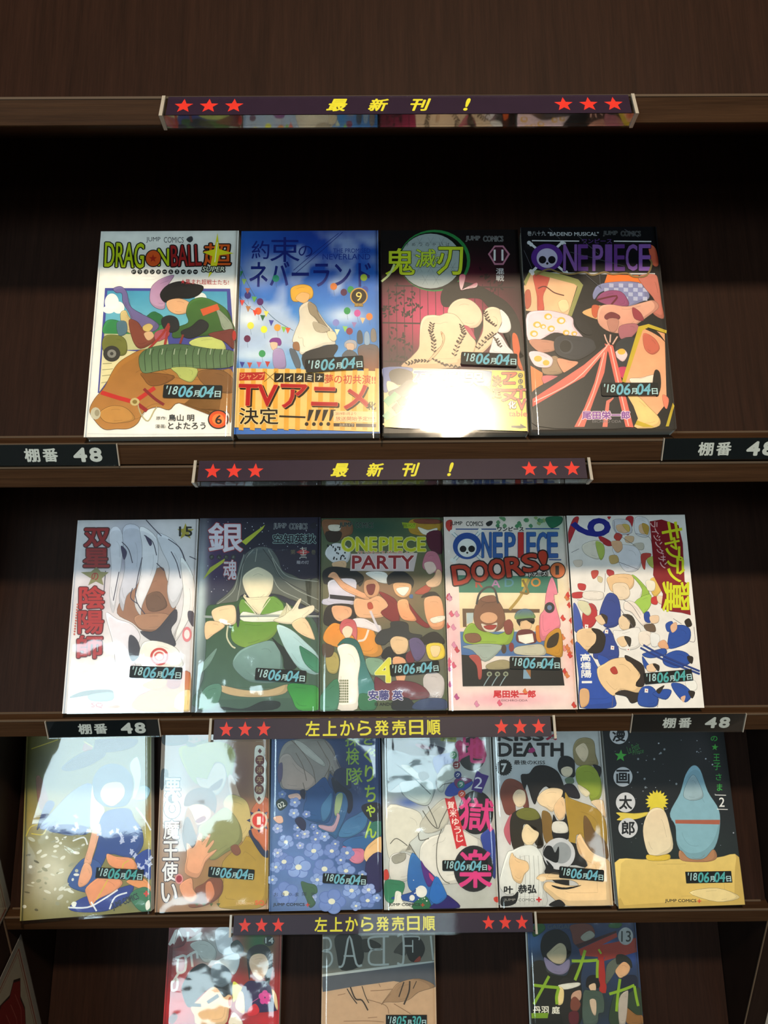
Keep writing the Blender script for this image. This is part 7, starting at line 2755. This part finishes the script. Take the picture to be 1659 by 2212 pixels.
17:("C8A888",r"""P|787468|848074|3 1705 1267 1698 1267 1494 1255 1323 804 1283 3 1204
B|28261E|0|154 1592 428 1591 448 1310 223 1244 165 1404
B|38342C|0|447 1548 560 1547 664 1487 579 1445 466 1428
B|4C4840|0|805 1427 891 1520 957 1511 936 1392 852 1409
B|2A2824|0|929 1588 1080 1579 1154 1459 1086 1340 973 1349
B|A04030|0|1029 1324 1096 1383 1100 1332
L|C0C4C0|21|3 1571 69 1567 98 1507 80 1456 5 1439 90 1422 112 1345 73 1286 3 1278
L|C0C4C0|22|186 1277 241 1311 305 1591 382 1310 448 1293
L|C0C4C0|17|241 1387 363 1386
L|C0C4C0|21|749 1585 541 1573 523 1505 560 1453 673 1453 560 1445 523 1386 551 1301 748 1300
L|C0C4C0|25|693 1581 692 1300
L|C0C4C0|23|844 1584 910 1584 907 1316 842 1312
L|C0C4C0|17|909 1486 1018 1485
L|C0C4C0|13|1018 1545 1017 1417
L|C0C4C0|15|920 1580 1080 1579 1089 1545
L|C0C4C0|21|1222 1587 1246 1340
P|C8CCC8|0|3 1204 804 1291 1255 1333 1255 1318 804 1266 3 1179
P|585A62|5C6068|3 1089 3 1179 804 1266 1255 1318 1267 1093 1267 1071 1231 1063 803 1132 393 1084 12 1028
B|A88868|0|662 900 765 1024 859 1115 1083 1155 1259 1079 1081 1022 969 948 848 924 709 925
L|40342A|11|281 1059 337 976 393 910
L|40342A|15|318 1076 375 959 449 943 514 844
L|40342A|9|448 1084 486 984 523 917
L|40342A|13|915 1123 876 1023 857 974
L|40342A|17|980 1131 969 1023 912 899
L|40342A|9|1055 1130 1016 1056
L|8C6C50|6|542 1037 663 1041 784 1053
L|8C6C50|6|505 951 708 892 745 810
L|8C6C50|6|179 994 263 1010
L|8C6C50|6|801 908 893 858 985 808
L|8C6C50|6|635 1108 653 1074
L|8C6C50|6|662 900 765 1007
L|8C6C50|6|247 739 523 741 689 728
L|8C6C50|6|514 770 616 777"""),
18:("2C3C5C",r"""S|5078A8|72|1475 161 145 0.8
S|3C4038|172|1114 299 266 1
S|2C3428|652|847 396 227 0.9
S|4C6CB0|893|1409 141 91 1
S|304C90|1169|1336 80 109 0.9
B|2C5C30|0|102 1677 183 1672 200 1612 75 1539 58 1613
B|2C5C30|0|944 1674 1076 1674 1042 1628 931 1633
B|6C4038|0|497 1657 710 1666 764 1565 697 1473 534 1456 501 1565
B|98988C|0|600 1538 706 1601 762 1546 647 1492
P|9C3C30|0|571 1410 1008 1582 1014 1536 836 1455 1226 1526 1223 1381 844 1291 857 1327 587 1346
P|3C2428|0|534 1456 1009 1600 1008 1578 572 1419
P|A02C24|B03028|782 1400 843 1409 854 1023 840 970 770 970 777 1202
B|181A1C|1A1E20|140 1439 176 1548 260 1603 362 1612 450 1556 484 1456 478 1365 425 1320 413 1456 353 1456 259 1402 223 1302 164 1330
B|B8AC90|0|205 1348 249 1402 354 1474 422 1438 425 1329 371 1266 282 1275
B|7C7898|88809C|174 1330 242 1293 340 1248 454 1311 448 1212 375 1158 275 1167 198 1221
B|24241E|0|30 1258 162 1294 196 1186 294 1149 414 1149 481 1257 601 1256 571 1113 532 672 3 674 8 1026
B|2A2824|0|331 1096 558 1059 522 672 344 673
B|E0DCD0|0|318 1051 539 1077 547 1042 385 1007
B|C8A088|0|483 980 563 997 557 909 475 865 450 927
B|804838|0|448 900 500 935 554 865 510 795 442 812
B|E8D098|0|326 1025 375 998 357 874 297 866
B|60685C|0|882 1255 988 1327 1069 1345 978 1201 857 1058 853 1148
B|2C2C24|0|989 1345 1070 1354 1146 1299 1149 1218 1075 1291 992 1255
B|D8A87C|D8B088|968 1201 1064 1282 1131 1236 1105 1165 1021 1120 983 1147
B|202438|0|1020 1111 1173 1147 1206 1066 1149 863 1006 934
B|344430|0|878 820 973 1022 1057 951 1222 1022 1229 757 1139 749 1067 828 1014 671 866 671
B|946838|0|1047 828 1159 757 1228 748 1231 670 1053 671
B|B8ACA0|0|985 916 1081 995 1085 933 1034 671 965 671
B|1E1C1C|0|627 1059 652 1130 734 1148 778 1076 764 1023 645 1024
B|E0C0A0|0|656 1041 728 1068 732 997 691 979
B|48584C|54645C|591 970 663 997 800 970 807 794 745 768 719 672 571 672
B|D0B8A0|0|656 900 725 899 715 759 677 777
B|60242C|0|420 777 519 786 512 673 423 673
L|8CB02C|30|44 1052 168 1038 326 1025
L|8CB02C|30|219 1141 126 999 34 862
L|8CB02C|34|321 1025 291 936 292 861
L|8CB02C|30|483 1293 644 1292 775 1301
L|8CB02C|32|641 1401 580 1247 506 1100
L|8CB02C|30|775 1301 762 1202 757 1121
L|8CB02C|22|793 1409 820 1364
L|8CB02C|28|879 961 1041 1004 1165 1048
L|8CB02C|30|1010 1111 973 952 945 789
L|8CB02C|30|1164 1040 1175 933 1191 841
E|A0A4A4|0|1109 1543 85 0 -7 -90
T|2C3030|13|1114 1541 54 0 5 55 0 0 1 0
T|F0ECDC|丹羽|109 803 85 0 2 37 0 0 2 0
T|F0ECDC|庭|275 804 43 0 2 35 0 0 2 0
P|7CA028|0|3 775 193 778 180 726 3 725
T|4C5858|GAIGAI|354 1642 122 0 1 21 0 0 0 0"""),
}


def noise2(n, m, seed, sx, sy):
    rs = np.random.RandomState(seed); out = np.zeros((m, n)); amp = 1; tot = 0
    for o in range(4):
        gx, gy = max(int(sx * 2 ** o), 1) + 2, max(int(sy * 2 ** o * 1.5), 1) + 2
        g = rs.rand(gy, gx); X = np.linspace(0, gx - 1.001, n); Y = np.linspace(0, gy - 1.001, m)
        xi, yi = X.astype(int), Y.astype(int); fx, fy = X - xi, (Y - yi)[:, None]; fx = fx * fx * (3 - 2 * fx); fy = fy * fy * (3 - 2 * fy)
        a = g[yi][:, xi]; b = g[yi][:, xi + 1]; c = g[yi + 1][:, xi]; d = g[yi + 1][:, xi + 1]
        out += amp * ((a * (1 - fx) + b * fx) * (1 - fy) + (c * (1 - fx) + d * fx) * fy); tot += amp; amp *= .5
    return out / tot

def cover_art(k, W, H, parent):
    base, txt = ART[k]; nx, ny = 52, 80
    rows = [l.split('|') for l in txt.split('\n') if l]
    X = np.linspace(0, W, nx)[None, :].repeat(ny, 0); Y = np.linspace(0, H, ny)[:, None].repeat(nx, 1)
    G = np.zeros((ny, nx, 3)) + np.array(lin(base))
    for r in rows:
        if r[0] == 'S':
            q = [float(r[2]) / 10] + [float(v) for v in r[3].split()]
            cx, cy, rx, ry, al = q[0], q[1] / 10, q[2] / 10, q[3] / 10, q[4]
            f = (np.exp(-(((X - cx) / rx) ** 2 + ((Y - cy) / ry) ** 2) * 1.3) * al)[..., None]
            G = G * (1 - f) + np.array(lin(r[1])) * f
        elif r[0] == 'N':
            q = [float(v) for v in r[3].split()]; sy, th, al, y0, y1 = q[0], q[1], q[2], q[3] / 10, q[4] / 10
            n = noise2(nx, ny, k * 7 + int(sy * 10), float(r[2]), sy)
            f = np.clip((n - th + .04) / .12, 0, 1) * al * np.clip((Y - y0) / 12 + .5, 0, 1) * np.clip((y1 - Y) / 12 + .5, 0, 1)
            G = G * (1 - f[..., None]) + np.array(lin(r[1])) * f[..., None]
    A = Art(.008, .03); arts = [('cover_print', A, 'art')]
    A.V = [(x, y, .02) for x, y in zip(X.ravel(), Y.ravel())]; A.C = [tuple(c) for c in G.reshape(-1, 3)]
    A.F = [(j * nx + i, j * nx + i + 1, (j + 1) * nx + i + 1, (j + 1) * nx + i) for j in range(ny - 1) for i in range(nx - 1)]
    for r in rows:
        T = r[0]
        if T == 'X': A = Art(.008, arts[0][1].top + .3); arts.append(('paper_band', A, 'band'))
        elif T in 'BP':
            q = [float(v) / 10 for v in r[3].split()]; P = list(zip(q[::2], q[1::2])); c2 = lin(r[2]) if len(r[2]) == 6 else None
            c = lin(r[1])
            if T == 'B':
                P = spline(P, True, 4); P = [(min(max(x, .2), W - .2), min(max(y, .2), H - .2)) for x, y in P]
                A.poly(P, c, c2)
                ext = max(p[0] for p in P) - min(p[0] for p in P)
                if ext > 7:      # drawn shading along one side, as inked artwork has
                    mx_ = sum(p[0] for p in P) / len(P); my_ = sum(p[1] for p in P) / len(P); n_ = len(P)
                    for sx_, sy_, fr_, kk, sc_ in ((.6, -.8, .20, .80, .84), (-.6, .8, .13, 1.18, .90)):
                        i0 = max(range(n_), key=lambda i: (P[i][0] - mx_) * sx_ + (P[i][1] - my_) * sy_); m_ = int(n_ * fr_)
                        seg = [P[(i0 + j) % n_] for j in range(-m_, m_ + 1)]
                        inn = [(mx_ + (x - mx_) * (1 - (1 - sc_) * math.cos((j / len(seg) - .5) * math.pi)), my_ + (y - my_) * (1 - (1 - sc_) * math.cos((j / len(seg) - .5) * math.pi))) for j, (x, y) in enumerate(seg)]
                        A.poly(seg + inn[::-1], tuple(min(v * kk, 1) for v in (c if sy_ > 0 or not c2 else c2)))
                    if ext > 12:
                        i0 = int(n_ * .15)
                        A.stroke([(mx_ + (P[(i0 + j) % n_][0] - mx_) * .62, my_ + (P[(i0 + j) % n_][1] - my_) * .62) for j in range(int(n_ * .22))], .22, tuple(v * .5 for v in c))
                        A.stroke([(mx_ + (P[(i0 + n_ // 2 + j) % n_][0] - mx_) * .7, my_ + (P[(i0 + n_ // 2 + j) % n_][1] - my_) * .7) for j in range(int(n_ * .18))], .22, tuple(v * .5 for v in c))
                if ext > 4.5: A.stroke(P, .32 if ext > 14 else .2, tuple(v * .32 for v in c), True)
            else: A.poly(P, c, c2)
        elif T == 'L':
            q = [float(v) / 10 for v in r[3].split()]; P = list(zip(q[::2], q[1::2]))
            if len(P) > 2: P = spline(P, False, 4)
            A.stroke(P, float(r[2]) / 10, lin(r[1]))
        elif T == 'E':
            q = [float(v) / 10 for v in r[3].split()]; big = math.hypot(q[2], q[3]) > 4
            A.ellipse((q[0], q[1]), (q[2], q[3]), (q[4], q[5]), lin(r[1]), lin(r[2]) if len(r[2]) == 6 else None, 32 if big else 12 if math.hypot(q[2], q[3]) > .9 else 6)
        elif T == 'T':
            v = r[3].split(); q = [float(z) / 10 for z in v[:6]]; ol = lin(v[6]) if len(v[6]) == 6 else None
            A.text(r[2], (q[0], q[1]), (q[2], q[3]), (q[4], q[5]), lin(r[1]), ol, float(v[7]) / 10, float(v[8]) / 10, float(v[9]))
    for nm, a, m in arts: a.build(nm, M[m], parent)
    return max(a.top for _, a, _ in arts)

def rr(cx, cy, hw, hh, r, n=4):
    P = []
    for sx, sy, a0 in ((1, 1, 0), (-1, 1, 90), (-1, -1, 180), (1, -1, 270)):
        for i in range(n + 1):
            a = math.radians(a0 + 90 * i / n); P.append((cx + sx * (hw - r) + r * math.cos(a), cy + sy * (hh - r) + r * math.sin(a)))
    return P
def date_sticker(parent, cx, cy, hw, hh, rot, z, square, dd, tint):
    A = Art(.01, 0); c, s = math.cos(rot), math.sin(rot)
    R = lambda P: [(cx + x * c - y * s, cy + x * s + y * c) for x, y in P]
    P = R(rr(0, 0, hw, hh, .25 if square else 1.4))
    n = len(P); V = [(x * .001, y * .001, zz * .001) for zz in (z, z + .12) for x, y in P]
    A.poly(P, lin('161A1A')); A.V = [(x, y, .0) for x, y, _ in A.V]
    o = A.build('date_sticker', M['sticker'], parent); o.location.z = z * .001
    A = Art(.01, .03)
    k = hw / 16.6
    for t, x, w_, h_, dy, col in (("'18", -11.6, 3.2, 2.6, .6, 'A8CCD0'), (dd[0], -3.9, 3.9, 3.3, -.1, tint), ('月', 2.3, 1.6, 1.8, -1.2, 'B8DCE0'), (dd[1], 7.9, 3.9, 3.3, -.1, tint), ('日', 14.2, 1.6, 1.8, -1.3, 'B8DCE0')):
        q = R([(x * k, dy * k)])[0]
        A.text(t, q, (w_ * k * c, w_ * k * s), (-h_ * k * s, h_ * k * c), lin(col), bold=.28 if h_ > 3 else .12, sh=.22 if t not in '月日' else 0)
    A.build('date_lettering', M['sticker'], o)

def sleeve(parent, W, H, z, seed, ext=.0, amp=.35):
    nx, ny = 40, 60; rs = random.Random(seed)
    n1 = noise2(nx, ny, seed, 2.2, 2.6); n2 = noise2(nx, ny, seed + 50, 5, 4)
    ridge = []
    for _ in range(5):
        a = rs.uniform(0, math.pi); ridge.append((math.cos(a), math.sin(a), rs.uniform(.1, .9), rs.uniform(.05, .12), rs.uniform(-.35, .35)))
    V = []
    for j in range(ny):
        for i in range(nx):
            u, v = i / (nx - 1), j / (ny - 1)
            edge = min(1, min(u, 1 - u) / .08, min(v, 1 - v) / .06 + .25)
            h = (n1[j, i] - .5) * 3.6 + (n2[j, i] - .5) * .3
            for cx, sy, p, wd, a in ridge:
                d = (u * cx + v * sy) - p; h += a * math.exp(-(d / wd) ** 2)
            x = -.3 + u * (W + .6); y = -.5 - ext + v * (H + .9 + ext)
            zz = z + max(h, -.9) * amp * edge + .15
            if i in (0, nx - 1): zz = z - 2.2; 
            V.append((x * .001, y * .001, zz * .001))
    F = [(j * nx + i, j * nx + i + 1, (j + 1) * nx + i + 1, (j + 1) * nx + i) for j in range(ny - 1) for i in range(nx - 1)]
    me = mesh('plastic_sleeve', V, F, None, True)
    link('plastic_sleeve', me, M['sleeve'], parent)

# row: front plane through (y, z) leaning back by tilt
ROWS = {1: (.612, -.183, 36.2), 2: (.615, -.4385, 36.2), 3: (.613, -.673, 36.2), 4: (.691, -.79, 38.0)}
GR = {1: 'comics on the top display shelf', 2: 'comics on the second display shelf', 3: 'comics on the third display shelf', 4: 'comics on the bottom display shelf'}
BOOKS = {
    1: (1, -225.6, -0.5, 112.8, 178, 0, 12, 'white comic with yellow-green and red title letters, leftmost on the top row', 1, (81.9, 36.4, 22.9, 5.6, -1.5, 0, ('06', '04'), '6FB4C8'), 0.15),
    2: (1, -110.6, 1, 112, 176, 0, 18, 'blue sky comic with balloons and a yellow striped paper band, top row', 5, (77.0, 57.0, 22.7, 5.7, 3.9, 0, ('06', '04'), '6FB4C8'), 0.25),
    3: (1, 3.4, 1, 112.6, 176, 0, 18, 'black and magenta comic with green ring and shiny paper band, top row', 5, (84.3, 60.0, 22.1, 5.3, -2.6, 0, ('06', '04'), '6FB4C8'), 0.25),
    4: (1, 118.4, 3, 112, 176, 0, 20, 'black comic with purple title letters and red streaks, rightmost on the top row', 5, (78.0, 32.2, 22.4, 5.5, -0.4, 0, ('06', '04'), '6FB4C8'), 0.25),
    5: (2, -281.6, 0, 113, 176, 0.15, 12.2, 'silvery white comic with red brush characters, left end of the middle row', 1, (81.4, 34.7, 23.5, 5.3, -2.6, 0, ('06', '04'), '6FB4C8'), 0.4),
    6: (2, -167.4, 0, 113, 177, 0.1, 12.2, 'dark purple and green comic in a shiny sleeve, second in the middle row', 1, (78.7, 31.3, 22.8, 5.4, -4.0, 0, ('06', '04'), '6FB4C8'), 0.7),
    7: (2, -53.6, 0, 113.6, 176, 0, 12.2, 'crowded multicoloured comic with yellow and dark red title, centre of the middle row', 1, (84.8, 36.6, 22.2, 5.2, 4.4, 0, ('06', '04'), '6FB4C8'), 0.3),
    8: (2, 61, -0.5, 114.5, 177, 0, 12.2, 'pink bordered comic with blue title and tilted red lettering, middle row', 1, (78.6, 40.7, 22.9, 5.4, -1.5, 0, ('06', '04'), '6FB4C8'), 0.25),
    9: (2, 176.8, -0.2, 111.5, 177, 0, 12.2, 'white and blue comic with sideways yellow characters, right end of the middle row', 0, (81.8, 27.3, 21.8, 5.0, 4.4, 1, ('06', '04'), '4FA8A8'), 0.3),
    10: (3, -357, -6.5, 129, 182, 3.4, 13, 'tilted large olive and blue comic under strong glare, left end of third row', 3, (98.0, 36.7, 23.8, 4.9, -6.7, 1, ('06', '04'), '4FA8A8'), 0.26),
    11: (3, -224.6, 0, 112, 176, 0.9, 12.2, 'olive and orange comic with a red number 1 disc, third row', 1, (75.2, 34.3, 23.0, 4.8, -5.2, 0, ('06', '04'), '6FB4C8'), 0.3),
    12: (3, -111.6, -0.3, 112.6, 176, 0.5, 12.2, 'blue flower-covered comic with yellow-green vertical characters, third row', 1, (75.1, 28.5, 22.0, 4.6, -3.9, 0, ('06', '04'), '6FB4C8'), 0.4),
    13: (3, 2.4, 0, 113.6, 176, 0.4, 12.2, 'grey comic with pink characters on black discs and paint splashes, third row', 1, (81.7, 39.7, 22.8, 5.0, -1.0, 0, ('06', '04'), '6FB4C8'), 0.38),
    14: (3, 117.5, 1, 112.6, 176, 0.3, 12.2, 'light grey comic with heavy black title and black number 7 badge, third row', 1, (82.9, 29.9, 22.4, 5.5, -5.5, 0, ('06', '04'), '6FB4C8'), 0.25),
    15: (3, 235, -1.5, 126.5, 182, 1.1, 13, 'large night-sky and sand coloured comic, right end of the third row', 0, (93.2, 26.6, 23.1, 5.4, -0.7, 1, ('06', '04'), '4FA8A8'), 0.3),
    16: (4, -242, -164, 127.5, 182, -0.4, 14, 'red and green comic with a number 14 disc, leftmost on the bottom row', 1, None, 0.4),
    17: (4, -68, -164, 127, 182, -0.3, 14, 'tan and grey comic with large pale typewriter letters, bottom row', 1, (93.8, 74.3, 22.6, 5.7, -0.3, 1, ('05', '30'), '4FA8A8'), 0.25),
    18: (4, 163.5, -162, 123.5, 182, -0.4, 14, 'dark blue comic with green brush strokes, rightmost on the bottom row', 1, None, 0.3),
}

SHOWN = {}
def book(k):
    row, x0, s0, W, H, roll, th, label, slv, st, bend = BOOKS[k]
    y, z, t = ROWS[row]; t = math.radians(t)
    up = Vector((0, math.sin(t), math.cos(t))); nn = Vector((0, -math.cos(t), math.sin(t))); rt = Vector((1, 0, 0))
    r = math.radians(roll); ax = rt * math.cos(r) + up * math.sin(r); ay = -rt * math.sin(r) + up * math.cos(r)
    p = Vector((x0 * .001, y, z + Z0)) + up * s0 * .001
    o = empty('comic_book', (0, 0, 0), label, 'book', GR[row])
    o.matrix_world = Matrix(((ax.x, ay.x, nn.x, p.x), (ax.y, ay.y, nn.y, p.y), (ax.z, ay.z, nn.z, p.z), (0, 0, 0, 1)))
    w_, h_ = W * .001, H * .001; T = th * .001
    V, F = box_vf(.0010, w_ - .0006, .0010, h_ - .0010, -T + .0004, -.0004); link('page_block', mesh('page_block', V, F), M['paper'], o)
    # cover wraps front, spine (right side) and back
    c = .00035; n = 5; prof = [(0, 0), (w_ - .0012, 0)]
    prof += [(w_ - .0012 + .0012 * math.sin(a), -.0012 + .0012 * math.cos(a)) for a in (math.radians(90 * i / n) for i in range(1, n + 1))]
    prof += [(w_ - .0012 + .0012 * math.cos(a), -T + .0012 - .0012 * math.sin(a)) for a in (math.radians(90 * i / n) for i in range(0, n + 1))]
    prof += [(0, -T)]
    inner = [(0, -T + c), (w_ - .0012, -T + c), (w_ - c, -T + .0012), (w_ - c, -.0012), (w_ - .0012, -c), (0, -c)]
    pr = prof + inner; m_ = len(pr)
    V = [(x, yy, zz) for yy in (0, h_) for x, zz in pr]
    F = [(i, (i + 1) % m_, (i + 1) % m_ + m_, i + m_) for i in range(m_)] + [tuple(range(m_ - 1, -1, -1)), tuple(range(m_, 2 * m_))]
    link('cover', mesh('cover', V, F), M['cover'], o)
    top = cover_art(k, W, H, o)
    zt = top + .25
    if slv:
        sleeve(o, W, H, zt + .35, k * 13, slv - 1, bend); zt += .35 + 3.0 * bend * .45
    if st: date_sticker(o, st[0], st[1], st[2], st[3], math.radians(st[4]), zt, st[5], st[6], st[7])
    return o
for k in BOOKS: book(k)

# ---------------------------------------------------------------- two sleeved cards on the neighbouring cabinet end
def card(y_back, zt, zb, w_, label):
    """lies in the plane of the cabinet end, seen edge-on from the bookcase"""
    o = empty('sleeved_card', (XL + .0010, y_back, Z0 + zt), label, 'card', 'sleeved cards on the cabinet end')
    H = (zt - zb) * 1000; Wd = w_ * 1000
    # local: x to the front (towards -y), y up, z towards +x
    mx = Matrix(((0, 0, 1, 0), (-1, 0, 0, 0), (0, 1, 0, 0), (0, 0, 0, 1)))
    o.matrix_world = Matrix.Translation(o.location) @ mx
    A = Art(.03, .25); A.poly([(7, -H + 2), (Wd - 2, -H + 2), (Wd - 2, -7), (7, -7)], lin('B0A898'))
    for ins, wd in ((9.5, 2.0), (13, .9)):
        A.stroke([(ins, -H + 4), (Wd - 4, -H + 4), (Wd - 4, -ins), (ins, -ins)], wd, lin('8C2A2A'), True)
    P = [(20, -42), (32, -30), (44, -36), (60, -26), (80, -40), (100, -34), (120, -60), (118, -100), (100, -140), (60, -150), (36, -130), (30, -100), (24, -80), (27, -60)]
    P = [(x, max(v_, -H + 8)) for x, v_ in P]
    A.poly([(x - 1.6 if x < 60 else x + 1.6, v_ + 2.2) for x, v_ in P], lin('141012')); A.poly(P, lin('7C1014'))
    for i in range(7): A.stroke([(34 + i * 11, -44), (30 + i * 11, -70), (38 + i * 11, -96)], .7, lin('B06058'))
    A.build('printed_card', M['sticker'], o)
    V, F = box_vf(0, w_, -H / 1000, 0, .0, .0002); link('backing', mesh('backing', V, F), M['card_back'], o)
    V, F = box_vf(0, w_, -H / 1000, 0, .0005, .0007); link('plastic_sleeve', mesh('plastic_sleeve', V, F), M['acrylic'], o)
M['card_back'] = mat('frosted_sleeve', (.30, .285, .27), .4)
card(.628, -.598, -.6765, .16, 'upper red and cream sleeved card at the left edge')
card(.634, -.7245, -.914, .16, 'lower red and cream sleeved card with red drawing, bottom left corner')
